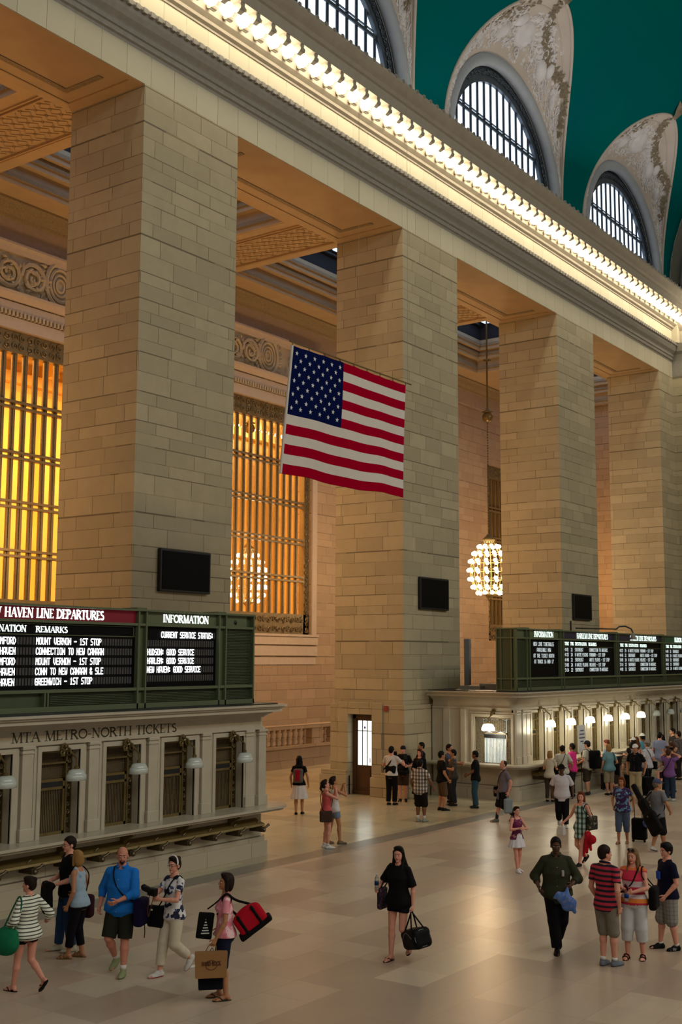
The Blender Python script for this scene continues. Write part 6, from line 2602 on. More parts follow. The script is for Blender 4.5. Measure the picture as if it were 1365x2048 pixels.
J = person('salmon', 'dark-haired woman in a salmon top and brown bag looking up with raised arms', 22.92, 16.80, 1.60, 100, 'f', 1.06, SK_P,
           ('tee', cloth((196, 84, 84)), .0, .46, .018, .2), ('shorts', cloth((205, 200, 196)), .45, .018), ('sneaker', (214, 212, 210), (190, 188, 184)), ('pony', HDB),
           {'R': (.06, .24, 1.44, (.6, .1, -.9)), 'L': (-.06, .24, 1.44, (-.6, .1, -.9))}, None, (0, 22), extra={'socks': .12})
sling(J, -1, (.20, -.04, .76), (.06, .15, .13), 'shoulder_bag', 'flat brown shoulder bag on the hip of the woman in the salmon top', cloth((66, 48, 40)), rnd=.03)
J = person('whitetank', 'woman in a white tank top and denim shorts standing beside the woman in salmon', 23.55, 17.02, 1.62, 112, 'f', 1.04, SK_T,
           ('tank', cloth((206, 202, 200)), 0, .47, .014), ('shorts', cloth((112, 130, 150)), .55, .018), ('sneaker', (110, 92, 70)), ('pony', HDB),
           {'R': (.05, .26, 1.43, (.6, .1, -.9)), 'L': (-.06, .26, 1.44, (-.6, .1, -.9))}, {'R': (.10, .12, 0, 0), 'L': (-.08, -.14, 0, 0)}, (0, 18))

J = person('black', 'young woman in a black t-shirt with long dark hair carrying a duffel bag', 15.32, 9.86, 1.66, -30, 'f', 1.03, SK_P,
           ('tee', cloth(BLK), .92, .455, .034, .12), ('shorts', cloth((12, 13, 22)), .42, .022), ('flipflop', (60, 30, 26)), ('long', HB),
           {'L': (-.26, .02, .84), 'R': (.29, .16, 1.06, (.5, -.8, -.4))}, {'R': (.07, .12, 0, 0), 'L': (-.06, -.24, .02, 42)}, (-12, 0), near=True, curl={'L': 1.0, 'R': 1.0})
hl = J['palmL']
c = np.array([hl[0] - .10, hl[1] + .02, .36])
R_ = rot_y(.30) @ rot_z(0.95)
q = [rbox(c, (.15, .25, .145), R_, .07, k=.02)]
ff = c + R_ @ np.array([0, 0, .14])
s1 = strap([c + R_ @ np.array([.10, -.12, .13]), hl + [0, -.02, .0], hl + [0, .02, 0], c + R_ @ np.array([.10, .12, .13])], .012)
s1.add(strap([c + R_ @ np.array([-.10, -.12, .13]), hl + [-.01, -.02, .0], hl + [-.01, .02, 0], c + R_ @ np.array([-.10, .12, .13])], .012))
pp = MB()
for sx in (-.252, .252):
    pp.tube([tuple(c + R_ @ np.array([.125 * math.cos(a_) * 1.0, sx * .93, .118 * math.sin(a_)])) for a_ in [2 * PI * i / 24 for i in range(25)]], .006, 5)
pp.tube([tuple(c + R_ @ np.array([.153, -.16 + .32 * i / 12, .02 + .09 * math.sin(PI * i / 12)])) for i in range(13)], .005, 5)
held(J, 'duffel_bag', 'black duffel bag with grey piping carried low by the woman in black', 'bag', (c[0], c[1], .2), [('bag_body', 'sdf', q, cloth((10, 10, 13), .6), None), ('carry_handle', 'smooth', s1, cloth(BLK), None), ('piping', 'smooth', pp, cloth((120, 128, 134), .5), None)])
sling(J, 1, (.29, .0, .86), (.045, .10, .16), 'shoulder_bag', 'dark patterned shoulder bag on the right side of the woman in black', printed((18, 12, 22), (60, 20, 44), (90, 80, 90), 14), cross=False, rnd=.03)
m = MB()
m.lathe([(.028, 0), (.032, .02), (.032, .10), (.033, .14), (.026, .18), (.012, .205), (.012, .22)], (J['palmR'][0], J['palmR'][1] + .005, 1.02), 14)
l_ = MB()
l_.lathe([(.034, .07), (.034, .13)], (J['palmR'][0], J['palmR'][1] + .005, 1.02), 14)
GL = NT('clear_bottle_plastic')
GL.b.inputs['Base Color'].default_value = (.75, .85, .9, 1)
GL.b.inputs['Transmission Weight'].default_value = .85
GL.b.inputs['Roughness'].default_value = .1
held(J, 'water_bottle', 'clear plastic water bottle in the right hand of the woman in black', 'bottle', (J['palmR'][0], J['palmR'][1] + .005, 1.02), [('bottle_body', 'smooth', m, GL.mat, None), ('label', 'smooth', l_, cloth((16, 44, 78), .4), None), ('cap', 'smooth', MB().lathe([(.014, .22), (.014, .24)], (J['palmR'][0], J['palmR'][1] + .005, 1.02), 10), cloth(WH), None)])

J = person('cameraop', 'camera operator in a white shirt and black harness seen from behind', 30.70, 20.02, 1.78, 155, 'm', 1.05, SK_P,
           ('tee', cloth((196, 192, 190)), .6, .50, .016), ('trousers', cloth(BLK), 1.95, .018), ('shoe', BLK), ('short', HB), {'R': (.25, .32, 1.22), 'L': (-.22, .34, 1.15)})
q = [rbox(J['T'](0, 0, .60), (.17, .13, .13), None, .05), rbox((.10, .62, 1.42), (.09, .16, .08), None, .02), cone((.10, .60, 1.35), (.10, .62, .95), .02, .02), rbox((.10, .62, .92), (.14, .08, .06), None, .02), cone((.15, .2, 1.1), (.12, .55, 1.15), .025, .025), rbox((-.12, .55, 1.50), (.05, .03, .08), None, .01)]
held(J, 'camera_rig', 'black film camera on a body rig in front of the camera operator', 'camera', (.1, .6, .86), [('rig_body', 'sdf', q, cloth(BLK, .5), None), ('harness_strap', 'smooth', strap([J['T'](.06, .09, .66), J['T'](.06, 0, .86), J['T'](.0, -.09, .70), J['T'](-.12, -.06, .6)], .022), cloth(BLK), None)])
person('camera2', 'person in brown shorts and a dark cap behind the film camera', 31.68, 20.22, 1.72, -10, 'm', 1.0, SK_P, ('tee', cloth((22, 20, 22)), .7, .47, .018), ('shorts', cloth((70, 50, 36)), .95, .025), ('sneaker', BLK), ('short', HB), {'R': (.12, .30, 1.2), 'L': (-.2, .25, 1.1)}, hat=('backcap', (30, 30, 36)))
person('darkdress', 'auburn-haired woman in a long black dress beside the camera crew', 31.60, 19.55, 1.66, -20, 'f', 1.02, SK_P, ('tee', cloth(BLK), 1.2, .50, .016), ('skirt', cloth(BLK), .17, .012, .12), ('shoe', BLK), ('bob', (70, 34, 24)), {'R': (.10, .28, 1.05), 'L': (-.1, .28, 1.0)}, None, (15, 0))
person('behind', 'dark-haired man standing behind the woman in the long black dress', 32.50, 20.05, 1.80, -70, 'm', 1.0, SK_T, ('tee', cloth((16, 18, 24)), .8, .47), ('trousers', cloth(BLK), 1.95), ('shoe', BLK), ('short', HB), {'L': (-.1, .3, 1.15), 'R': (.1, .3, 1.15)})
m = MB()
m.box(-.10, .10, -.005, .0, 0, .28)
o = m.build('clipboard', WHITE_PAPER)
o.location = (32.22, 18.72, 1.12)
o.rotation_euler = (0, 0, .6)
tag(o, 'white sheet of paper held up among the camera crew', 'paper')

person('plaid', 'man in a brown and white plaid shirt and long dark shorts seen from behind', 28.08, 17.36, 1.70, 150, 'm', 1.16, SK_B,
       ('shirt', plaid((206, 196, 186), (84, 62, 54), (40, 28, 28), .095, .38), .72, .44, .028), ('shorts', cloth((24, 18, 16)), 1.10, .034), ('sneaker', (140, 140, 130)), ('short', HB),
       {'R': (.36, .10, .93, (.6, -.6, -.4)), 'L': (-.25, .05, .86)}, {'R': (.09, .06, 0, 0), 'L': (-.08, .0, 0, 0)}, extra={'socks': .45})
person('blackT', 'man in a black t-shirt and brown shorts facing a man holding papers', 30.52, 18.12, 1.74, 110, 'm', 1.04, SK_T, ('tee', cloth((15, 15, 18)), .7, .46, .022), ('shorts', cloth((86, 66, 46)), 1.0, .030), ('sneaker', BLK), ('short', HB), {'R': (.20, .14, .88), 'L': (-.2, .14, .88)})
person('brownT', 'man in a grey-brown printed t-shirt facing left in the group by the lit window', 31.72, 18.42, 1.70, -80, 'm', 1.04, SK_T, ('tee', printed((62, 52, 50), (80, 70, 66), (50, 42, 40), 9), .72, .455, .022), ('trousers', cloth((38, 42, 48)), 1.95, .02), ('shoe', (26, 24, 24)), ('short', HB), {'R': (.22, .05, .86), 'L': (-.16, .28, 1.15)})
person('greyarm', 'man in a slate grey t-shirt reaching an arm out to the right before the booth', 32.35, 18.92, 1.80, 60, 'm', 1.0, SK_T, ('tee', cloth((62, 66, 82)), .6, .47, .018), ('trousers', cloth((30, 30, 36)), 1.95), ('shoe', BLK), ('short', HB), {'R': (.20, .45, 1.18, (.6, -.5, -.6)), 'L': (-.2, .3, 1.1)})
J = person('jeans', 'man in a black t-shirt and blue jeans before the lit end window', 31.65, 17.60, 1.70, -100, 'm', 1.02, SK_B, ('tee', cloth((14, 14, 17)), .7, .46, .02), ('trousers', cloth((44, 72, 88)), 1.97, .026), ('shoe', (30, 46, 46)), ('short', HB), {'R': (.10, .26, .98), 'L': (-.06, .26, .96)}, None, (0, -8))

J = person('polo', 'man in a grey polo with a sling bag and black shorts walking left', 29.50, 15.52, 1.70, -65, 'm', 1.08, SK_P, ('shirt', cloth((112, 104, 114)), .68, .48, .020), ('shorts', cloth((20, 20, 24)), 1.18, .034), ('sneaker', (112, 108, 98)), ('thin', HDB),
           {'R': (.22, .10, .88), 'L': (-.26, -.02, .86)}, WALKR, (0, -6), extra={'socks': .45, 'sockcol': (40, 40, 44)})
sling(J, -1, (.26, .03, .80), (.06, .15, .14), 'shoulder_bag', 'black sling bag on the man in the grey polo', cloth(BLK))
q = [ell(J['T'](0, 0, .52), (.185, .135, .045), None, k=.02), rbox((.05, .16, .74), (.06, .02, .14), None, .015, k=.02)]
held(J, 'tied_sweater', 'grey sweater tied round the waist of the man in the grey polo', 'sweater', (0, .1, .62), [('cloth_body', 'sdf', q, cloth((96, 94, 106)), None)])
hl = J['palmL']
q = [rbox(hl + [0, -.03, -.30], (.05, .13, .20), None, .05), cone(hl + [0, 0, -.08], hl, .02, .01)]
held(J, 'plastic_bag', 'pale grey plastic bag in the left hand of the man in the grey polo', 'bag', tuple(hl + [0, 0, -.5]), [('bag_body', 'sdf', q, cloth((128, 138, 144), .4), None)])

person('girl', 'girl in a purple tank top and white skirt clasping her hands in mid-floor', 22.88, 11.74, 1.36, 38, 'f', 0.98, SK_P, ('tank', printed((96, 20, 66), (110, 26, 76), (170, 120, 120), 12), 0, .50, .012), ('skirt', cloth((212, 208, 214)), .38, .012, .30), ('sneaker', (222, 220, 222), (210, 208, 208)), ('pony', (40, 20, 14)),
       {'R': (.06, .22, 1.16, (.9, -.3, -.4)), 'L': (-.04, .22, 1.15, (-.9, -.3, -.4))}, {'R': (.07, .10, 0, 0), 'L': (-.08, -.06, 0, 0)}, (0, 5), near=True, extra={'socks': .08})

J = person('olive', 'broad man in an olive shirt walking toward the camera with a blue bag', 17.20, 8.15, 1.74, 4, 'm', 1.20, SK_D, ('shirt', cloth((50, 52, 36)), 1.62, .43, .032), ('trousers', cloth((13, 12, 16)), 1.97, .026), ('shoe', (16, 14, 16)), ('short', HB),
           {'L': (-.20, .25, 1.04, (-.7, -.6, -.4)), 'R': (.28, .14, .98, (.5, -.8, -.3))}, {'R': (.02, .16, 0, 0), 'L': (-.02, -.20, 0, 30)}, (0, -4), near=True)
hl = J['palmL']
R_ = rot_y(-.5)
q = [cone(hl + [0, .03, .0], hl + [.02, .05, -.13], .012, .055, k=.03), ell(hl + [.06, .05, -.17], (.13, .055, .085), rot_y(-.5), k=.04), ell(hl + [-.02, .05, -.25], (.12, .05, .10), rot_y(.6), k=.04), cone(hl + [-.05, .05, -.22], hl + [-.10, .05, -.36], .05, .028, k=.03), cone(hl + [.14, .05, -.10], hl + [.20, .05, -.16], .03, .018, k=.03)]
held(J, 'plastic_bag', 'light blue plastic bag in the hand of the man in the olive shirt', 'bag', tuple(hl + [0, .05, -.40]), [('bag_body', 'sdf', q, printed((84, 122, 190), (120, 130, 176), (70, 110, 186), 16), None)])
q = [rbox(J['T'](-.05, .105, .70), (.022, .012, .05), None, .008)]
held(J, 'folded_papers', 'folded papers in the breast pocket of the olive shirt', 'paper', tuple(J['T'](-.05, .105, .67)), [('paper_stack', 'sdf', q, cloth((170, 160, 165)), None)])

J = person('green', 'red-haired woman in a green and white plaid sundress reaching out to the left', 24.50, 10.98, 1.60, -38, 'f', 1.04, SK_P, ('dress', plaid((188, 202, 196), (38, 86, 70), (16, 48, 38), .11, .42), 0, .37, .014, .22), None, ('shoe', (24, 18, 18)), ('bob', HRD),
           {'R': (.36, .20, .98, (.5, -.6, -.6)), 'L': (-.24, .04, .86)}, WALKL, (-25, 0), near=True)
hr, hl = J['palmR'], J['palmL']
held(J, 'paper_bag', 'small white bag in the outstretched hand of the woman in the plaid dress', 'bag', tuple(hr + [.02, 0, -.24]), [('bag_body', 'sdf', [rbox(hr + [.02, 0, -.14], (.085, .05, .10), None, .02)], cloth((214, 214, 208)), None), ('handle', 'smooth', strap([hr + [.06, 0, -.05], hr, hr + [-.03, 0, -.05]], .005), cloth(WH), None)])
q = [cone(hl + [0, 0, .0], hl + [.02, .0, -.42], .05, .03, k=.03), cone(hl + [-.02, .04, -.05], hl + [.06, .06, -.50], .035, .022, k=.02), cone(hl + [-.02, -.04, -.02], hl + [-.05, -.05, -.36], .045, .03, k=.02), ell(hl + [-.10, -.03, -.14], (.10, .09, .10), rot_y(-.3), k=.04), cone(hl + [.02, -.02, -.1], hl + [.10, .0, -.38], .03, .018, k=.02)]
held(J, 'red_jacket', 'bright red jacket hanging from the hand of the woman in the plaid dress', 'jacket', tuple(hl + [0, 0, -.5]), [('cloth_body', 'sdf', q, cloth((172, 22, 38)), None)])
sling(J, -1, (-.24, -.06, .92), (.05, .15, .15), 'shoulder_bag', 'black and tan shoulder bag of the woman in the plaid dress', printed((24, 22, 18), (60, 54, 40), (120, 110, 90), 8), cross=False)

person('whitetee', 'dark-skinned man in a long white t-shirt and dark brimmed hat near the ticket queue', 29.62, 13.83, 1.66, 5, 'm', 1.10, SK_D, ('tee', cloth((196, 190, 196)), .85, .42, .034, .18), ('trousers', cloth((13, 12, 14)), 1.95, .03), ('sneaker', (190, 188, 186)), ('short', HB),
       {'L': (-.30, .06, .90), 'R': (.26, .04, .88)}, WALKL, hat=('hat', (14, 12, 12)))

J = person('redstripe', 'boy in a red and navy striped polo with his back to the camera', 16.80, 7.17, 1.75, 145, 'm', .95, SK_P, ('shirt', striped((186, 40, 64), (16, 14, 34), 0.072, 0.46), .62, .46, .018), ('shorts', cloth((128, 122, 110)), 1.0, .026), ('sneaker', (104, 110, 120), (70, 74, 84)), ('short', (34, 18, 14)),
           {'R': (.23, .0, .86), 'L': (-.20, .12, .87)}, {'R': (.06, .10, 0, 0), 'L': (-.08, .02, 0, 0)}, (25, 0), near=True, extra={'socks': .12, 'collar': (22, 20, 46)})
BND = banded([(0, (190, 30, 60)), (.835, (226, 130, 50)), (.895, (222, 208, 214)), (.955, (170, 22, 50)), (1.02, (206, 40, 66)), (1.06, (222, 210, 216)), (1.15, (204, 40, 72)), (1.30, (226, 110, 60))])
J = person('redwhite', 'woman in a sleeveless red, white and orange top and white capris facing the camera', 17.52, 7.02, 1.62, -12, 'f', 1.16, SK_P, ('vneck', BND, .12, .485, .018), ('capri', cloth((196, 198, 200)), 1.50, .036), ('sandal', (56, 26, 22)), ('long', (118, 90, 62)),
           {'R': (.07, .27, 1.09, (.9, -.3, -.3)), 'L': (-.03, .27, 1.06, (-.9, -.3, -.3))}, {'R': (.11, .06, 0, 0), 'L': (-.12, .0, 0, 0)}, (12, 0), near=True, hat=('shades', (40, 40, 44)), extra={'hairlen': .79}, curl=.9)
sling(J, -1, (-.29, -.05, .90), (.06, .16, .17), 'shoulder_bag', 'black shoulder bag behind the left arm of the woman in the red and white top', cloth(BLK), cross=False, rnd=.05)
sling(J, -1, (.27, .08, .86), (.075, .09, .10), 'camera_bag', 'small round black camera bag at the right hip of the woman in red and white', cloth(BLK), rnd=.05)
q = [rbox((.03, .36, 1.10), (.018, .018, .05), rot_y(.5), .012)]
held(J, 'phone', 'small dark phone between the hands of the woman in the red and white top', 'phone', (.03, .36, 1.05), [('phone_body', 'sdf', q, cloth((60, 20, 40), .3), None)])
m = MB()
m.lathe([(.03, 0), (.033, .03), (.033, .12), (.014, .16), (.014, .17)], (.05, .29, .88), 12)
held(J, 'water_bottle', 'small blue-labelled water bottle hanging before the woman in red and white', 'bottle', (.05, .29, .88), [('bottle_body', 'smooth', m, GL.mat, None), ('label', 'smooth', MB().lathe([(.035, .05), (.035, .11)], (.05, .29, .88), 12), cloth((20, 60, 130), .4), None)])

J = person('navy', 'boy in a navy t-shirt with a blue square print at the right edge', 18.35, 6.80, 1.62, -62, 'm', 1.10, SK_P, ('tee', cloth((13, 16, 42)), .68, .47, .026), ('shorts', plaid((138, 134, 126), (120, 118, 116), (104, 104, 106), .06), 1.0, .038), ('sneaker', (14, 14, 15), (20, 20, 20)), ('thick', HB),
           {'L': (-.21, .14, .90), 'R': (.22, .10, .90)}, {'R': (.10, .10, 0, 0), 'L': (-.10, -.08, 0, 0)}, (-8, 0), near=True, extra={'socks': .08})
c = J['T'](0.0, .094, .70)
q = [rbox(c + [-.01, .006, 0], (.055, .012, .06), None, .005)]
pr = [o for o in J['root'].children if o.name.startswith('t_shirt')][0]
P, Q = nets(q, .008)
mesh_obj('blue_print', P, Q, cloth((40, 80, 190)), pr)
for nm in ('R', 'L'):
    m = MB()
    for k in range(3):
        sg = 1 if nm == 'R' else -1
        a_ = J['FP' + nm](sg * .0275, .030 + k * .012, -.036)
        b_ = J['FP' + nm](sg * .020, .022 + k * .012, -.014)
        m.tube([tuple(a_), tuple((a_ + b_) / 2 + np.array([sg * .004, 0, 0])), tuple(b_)], .0035, 4)
    m.build('side_stripes', cloth((225, 225, 225)), [o for o in J['root'].children if o.name.startswith('shoe')][0 if nm == 'R' else 1])

J = person('purple', 'woman with short auburn hair in a purple and blue print top pulling a suitcase', 27.95, 11.44, 1.60, -12, 'f', 1.14, SK_T, ('vneck', printed((52, 26, 76), (90, 120, 170), (110, 170, 190), 7), .55, .47, .024), ('capri', cloth((78, 92, 116)), 1.45, .022), ('flipflop', (60, 40, 36)), ('bob', HRD),
           {'L': (-.26, -.14, .90), 'R': (.22, .10, .95)}, {'R': (.09, .12, 0, 0), 'L': (-.09, -.08, 0, 0)}, (10, 0))


def suitcase(name, label, loc, rz, w, dpt, h, handle=True, col=BLK, tilt=0.0):
    r = thing(name, label, 'suitcase', loc, rz)
    P, Q = nets([rbox((0, 0, h / 2 + .05), (w / 2, dpt / 2, h / 2), None, .04), rbox((0, -dpt / 2 - .01, h * .42), (w * .38, .03, h * .26), None, .03, k=.02)], .012, fold=.002)
    mesh_obj('case_body', P, Q, cloth(col), r)
    m = MB()
    for sx in (-1, 1):
        m.add(MB().ball((sx * w * .38, dpt * .4, .035), .035, 10))
    m.build('wheel', cloth((30, 30, 32)), r, True)
    if handle:
        m = MB()
        m.tube([(-w * .25, dpt * .4, h), (-w * .25, dpt * .4, h + .42), (w * .25, dpt * .4, h + .42), (w * .25, dpt * .4, h)], .011, 6)
        m.build('pull_handle', cloth((60, 60, 64), .4), r, True)
    return r


pw = wpos(J, (-.32, -.42, 0))
suitcase('rolling_suitcase', 'black wheeled suitcase behind the woman in the purple print top', pw, J['rz'], .36, .24, .52)
q = [cone((-.5, -.38, .50), (-.28, -.52, .46), .085, .085), ]
held(J, 'rolled_bundle', 'blue patterned bundle strapped on the wheeled suitcase', 'bundle', (-.42, -.45, .38), [('bundle_body', 'sdf', [cone((-.52, -.30, .47), (-.50, -.50, .44), .10, .09)], printed((30, 66, 130), (90, 120, 170), (16, 24, 60), 12), None)])

J = person('guitar', 'man in a grey t-shirt and blue cap carrying a long black case on his back', 27.20, 10.28, 1.68, 138, 'm', 1.06, SK_T, ('tee', cloth((116, 116, 122)), .7, .46, .024), ('shorts', cloth((22, 20, 24)), 1.02, .036), ('sneaker', (190, 184, 180), (40, 40, 44)), ('short', HGR),
           {'R': (.28, .14, .96, (.7, -.6, -.2)), 'L': (-.2, .2, 1.1)}, {'R': (.08, .14, 0, 0), 'L': (-.07, -.10, 0, 12)}, (25, 0), (0, .06), hat=('cap', (74, 78, 112)))
R_ = rot_y(.62)
c = np.array([-.06, -.26, .92])
q = [rbox(c + R_ @ np.array([0, 0, -.30]), (.20, .075, .26), R_, .07, k=.08), rbox(c + R_ @ np.array([0, 0, .05]), (.14, .07, .26), R_, .06, k=.08), rbox(c + R_ @ np.array([0, 0, .48]), (.075, .055, .34), R_, .05, k=.08)]
R2 = rot_y(-.62)
q = [rbox(c + R2 @ np.array([0, 0, -.30]), (.19, .075, .26), R2, .07, k=.08), rbox(c + R2 @ np.array([0, 0, .05]), (.13, .07, .26), R2, .06, k=.08), rbox(c + R2 @ np.array([0, 0, .42]), (.07, .055, .32), R2, .05, k=.08)]
held(J, 'instrument_case', 'long black soft instrument case slung across the back of the man in the blue cap', 'case', (-.06, -.26, .35), [('case_body', 'sdf', q, cloth((9, 9, 11), .7), None), ('shoulder_strap', 'smooth', strap([c + R2 @ np.array([0, .07, .3]), J['T'](-.06, .0, .87), J['T'](.0, .10, .72), J['T'](.12, .05, .6), c + R2 @ np.array([.1, .07, -.2])], .016), cloth(BLK), None),
     ('badge', 'sdf', [ell(c + R2 @ np.array([.02, -.085, -.12]), (.03, .012, .03))], cloth((120, 112, 112)), None)])

# ---- the queue along the right booth
J = person('wback', 'man in a white shirt and black trousers at the first counter window', 35.22, 16.40, 1.72, 172, 'm', 1.04, SK_T, ('tee', cloth((190, 188, 176)), .75, .47, .024), ('trousers', cloth((15, 18, 30)), 1.97, .024), ('shoe', (50, 44, 40)), ('short', HB), {'R': (.26, .12, 1.0), 'L': (-.18, .24, 1.1)})
sling(J, 1, (-.26, -.12, .92), (.15, .08, .17), 'backpack', 'black bag hanging at the left side of the man in the white shirt', cloth((12, 12, 14)), rnd=.06)
person('blond2', 'fair-haired person bending over the counter at the first window', 34.45, 16.50, 1.58, 160, 'f', 1.0, SK_L, ('tee', cloth((190, 180, 160)), .6, .47), ('trousers', cloth((60, 50, 44)), 1.9), ('shoe', BLK), ('bob', HBL), {'R': (.1, .32, 1.15), 'L': (-.1, .3, 1.15)}, lean=(0, .12))
person('pinkshirt', 'man in a bright magenta t-shirt turned left at the counter', 36.22, 16.52, 1.72, -115, 'm', 1.05, SK_B, ('tee', cloth((214, 50, 130)), .85, .46, .024), ('trousers', cloth((30, 26, 28)), 1.95, .02), ('shoe', BLK), ('short', HB), {'R': (.10, .26, 1.1), 'L': (-.18, .2, 1.0)})
J = person('wcap', 'man in a white t-shirt and dark cap with a large black backpack at the counter', 37.05, 16.35, 1.76, -118, 'm', 1.06, SK_L, ('tee', cloth((190, 184, 170)), .7, .455, .024), ('shorts', cloth((64, 54, 44)), 1.1, .03), ('sneaker', (60, 54, 50)), ('short', HDB), {'R': (.14, .28, 1.1), 'L': (-.2, .2, 1.0)}, hat=('cap', (38, 36, 44)))
backpack(J, 'large black backpack on the man in the dark cap', cloth((10, 10, 12)), cloth((16, 16, 18)), (.17, .14, .30), .66)
J = person('bluetop', 'woman in a light blue top and white shorts with her hair in a bun reading', 39.15, 16.52, 1.68, -100, 'f', 1.0, SK_P, ('tee', cloth((106, 138, 178)), .5, .46, .018), ('shorts', cloth((206, 204, 212)), .55, .018), ('sandal', (120, 60, 40)), ('bun', (90, 40, 26)), {'R': (.07, .30, 1.15), 'L': (-.06, .30, 1.15)}, {'R': (.07, .12, 0, 0), 'L': (-.06, -.22, 0, 20)}, (0, -12))
suitcase('rolling_suitcase', 'black wheeled suitcase standing on the floor by the woman in white shorts', (38.75, 16.45, 0), .6, .42, .26, .50, False)
J = person('teal', 'woman with short fair hair in a teal t-shirt and beige shorts seen from behind', 37.35, 15.72, 1.66, -155, 'f', 1.14, SK_L, ('tee', cloth((108, 148, 156)), .7, .46, .026), ('shorts', cloth((160, 148, 124)), 1.15, .030), ('shoe', (16, 15, 16)), ('bob', HBL), {'R': (.25, .02, .88), 'L': (-.24, .08, .86)})
sling(J, 1, (.27, .02, .84), (.05, .15, .19), 'shoulder_bag', 'long black shoulder bag of the woman in the teal t-shirt', cloth((13, 13, 16)), cross=False)
person('blacktop', 'woman in a black top with a white visor looking left in the queue', 40.15, 15.98, 1.72, -110, 'f', 1.0, SK_P, ('tee', cloth(BLK), 1.2, .47), ('trousers', cloth(BLK), 1.9), ('shoe', BLK), ('bob', HDB), {'R': (.1, .28, 1.1), 'L': (-.1, .28, 1.1)}, hat=('cap', (214, 210, 205)))
J = person('graytop', 'dark-haired woman in a grey top with a pale pink bag on her back', 39.45, 15.75, 1.62, -160, 'f', 1.04, SK_P, ('tee', cloth((104, 112, 112)), .5, .47, .018), ('shorts', cloth((20, 18, 22)), .5, .02), ('shoe', BLK), ('bob', HB), {'R': (.2, .1, 1.0), 'L': (-.2, .1, 1.0)})
backpack(J, 'pale pink bag on the back of the dark-haired woman in grey', cloth((170, 140, 140)), cloth((150, 124, 124)), (.14, .08, .15), .60, 'pink_backpack')
person('pinktop', 'woman with auburn hair and bare shoulders in the queue', 40.70, 16.08, 1.72, -130, 'f', 1.0, SK_P, ('tank', cloth((190, 140, 130)), 0, .47), ('shorts', cloth((22, 20, 24)), .6, .02), ('shoe', BLK), ('long', (96, 54, 30)))
J = person('striptan', 'woman in a tan striped top seen from behind, half hidden by the man in black', 37.05, 14.90, 1.60, -165, 'f', 1.08, SK_P, ('tee', striped((150, 132, 104), (70, 58, 46), .05, .4), .7, .46, .022), ('trousers', cloth((16, 15, 18)), 1.9, .02), ('shoe', BLK), ('short', HDB))
suitcase('rolling_suitcase', 'black suitcase with its handle up between the queue and the man in the black polo', (37.62, 14.5, 0), -.5, .40, .25, .60, True)
person('blackpolo', 'man in a black polo, tan trousers and white cap walking out of the queue', 36.30, 14.38, 1.78, -18, 'm', 1.05, SK_T, ('shirt', cloth((13, 13, 16)), .68, .52, .020), ('trousers', cloth((164, 150, 118)), 1.95, .026), ('shoe', (40, 30, 24)), ('short', HB), {'L': (-.27, .0, .88), 'R': (.24, .05, .88)}, {'R': (.07, .10, 0, 0), 'L': (-.07, -.18, .0, 28)}, hat=('cap', (224, 222, 220)))
person('whitecap', 'man with a white cap and teal scarf standing by the counter in the crowd', 41.60, 16.20, 1.78, -140, 'm', 1.0, SK_B, ('tee', cloth((70, 130, 150)), .7, .47), ('trousers', cloth((40, 40, 50)), 1.95), ('shoe', BLK), ('short', HB), hat=('cap', (220, 218, 214)))
J = person('whiteshirt', 'man in a white shirt and grey cap facing left with a black messenger bag', 38.55, 14.85, 1.76, -125, 'm', 1.08, SK_P, ('shirt', cloth((198, 194, 202)), .7, .48, .026), ('trousers', cloth((15, 14, 18)), 1.95, .024), ('shoe', BLK), ('short', HGR), {'R': (.22, .1, .9), 'L': (-.2, .2, 1.0)}, hat=('cap', (150, 138, 132)))
sling(J, -1, (.27, -.02, .92), (.07, .16, .13), 'messenger_bag', 'black messenger bag on the man in the white shirt and grey cap', cloth((12, 12, 14)))
person('ltblue', 'tall man in a pale blue-grey shirt and beige shorts with his back to the camera', 41.90, 15.65, 1.84, 165, 'm', 1.10, SK_P, ('tee', cloth((132, 138, 166)), .7, .45, .026), ('shorts', cloth((170, 160, 150)), 1.0, .03), ('shoe', (60, 44, 36)), ('short', HB))
person('blackdress', 'woman in a black dress with long black hair in the crowd', 42.70, 15.85, 1.70, -170, 'f', 1.0, SK_P, ('dress', cloth((15, 12, 15)), 0, .34, .016, .18), None, ('sandal', (60, 40, 30)), ('long', HB))
J = person('purpletee', 'person in a lilac t-shirt and jeans holding a camera up with both hands', 37.00, 13.54, 1.62, 160, 'm', 1.02, SK_P, ('tee', cloth((120, 82, 142)), .6, .46, .02), ('trousers', cloth((40, 56, 76)), 1.95, .024), ('sneaker', (180, 184, 180)), ('thick', (70, 44, 36)), {'R': (.08, .20, 1.56, (.9, .1, -.4)), 'L': (-.10, .20, 1.56, (-.9, .1, -.4))}, None, (0, 8))
held(J, 'camera', 'small black camera raised by the person in the lilac t-shirt', 'camera', (0, .27, 1.57), [('camera_body', 'sdf', [rbox((0, .27, 1.62), (.07, .03, .04), None, .012), cone((0, .28, 1.62), (0, .35, 1.62), .03, .03)], cloth(BLK, .4), None)])
sling(J, 1, (-.24, -.05, .8), (.04, .1, .1), 'shoulder_bag', 'small dark cross-body bag of the person in the lilac t-shirt', cloth((36, 22, 40)))
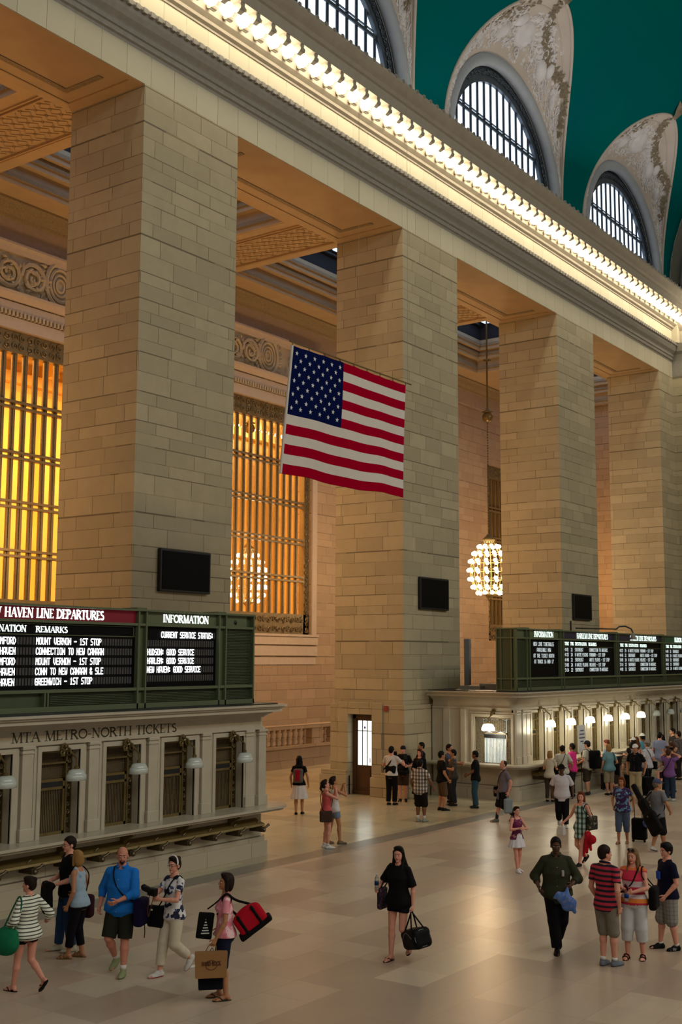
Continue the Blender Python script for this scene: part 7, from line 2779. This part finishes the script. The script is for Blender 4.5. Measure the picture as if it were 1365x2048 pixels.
person('brownw', 'woman in a brown top and long black skirt beside the person in lilac', 38.30, 14.05, 1.62, -60, 'f', 1.06, SK_T, ('tee', cloth((92, 58, 46)), 1.0, .48, .02), ('skirt', cloth((14, 12, 14)), .12, .014, .10), ('shoe', BLK), ('bob', (70, 44, 34)), {'R': (.12, .28, 1.0), 'L': (-.2, .2, 1.0)})
person('tallman', 'tall dark-haired man at the back of the crowd near the right edge', 44.60, 16.15, 1.84, -70, 'm', 1.05, SK_L, ('tee', cloth((60, 52, 50)), .8, .47), ('trousers', cloth((40, 36, 40)), 1.95), ('shoe', BLK), ('short', HB))
person('plaid2', 'man in a grey-brown patterned shirt at the right edge of the crowd', 43.55, 15.55, 1.80, -120, 'm', 1.1, SK_L, ('shirt', plaid((96, 86, 84), (66, 56, 58), (50, 40, 44), .08), .8, .46, .024), ('trousers', cloth((30, 28, 32)), 1.95), ('shoe', BLK), ('short', HDB), {'R': (.24, .34, 1.25), 'L': (-.2, .1, .9)})
person('edge', 'person in a brown shirt with raised arms at the right edge of the photo', 39.55, 14.35, 1.66, -90, 'm', 1.0, SK_T, ('tee', cloth((96, 66, 56)), .7, .47), ('trousers', cloth((26, 22, 26)), 1.95), ('shoe', BLK), ('thick', (80, 50, 36)), {'R': (.1, .28, 1.4, (.8, 0, -.6)), 'L': (-.1, .3, 1.4, (-.8, 0, -.6))})

# dark writing desk with papers against the counter
dk = thing('writing_desk', 'small black writing desk with papers against the ticket counter', 'desk', (39.85, 16.66, 0))
m = MB()
m.box(-.35, .35, -.22, .2, .72, 1.06)
m.box(-.30, .30, -.18, .16, .1, .72)
m.build('desk_body', BLACK, dk, bevel=.01)
m = MB()
m.box(-.40, .40, -.26, .22, 1.06, 1.09)
m.build('desk_top', MARBLE, dk)
m = MB()
m.box(-.2, .0, -.15, .05, 1.092, 1.12)
m.box(.06, .22, -.1, .1, 1.092, 1.105)
tag(m.build('paper_stack', WHITE_PAPER), 'stack of papers lying on the black writing desk', 'papers').location = (39.85, 16.66, 0)
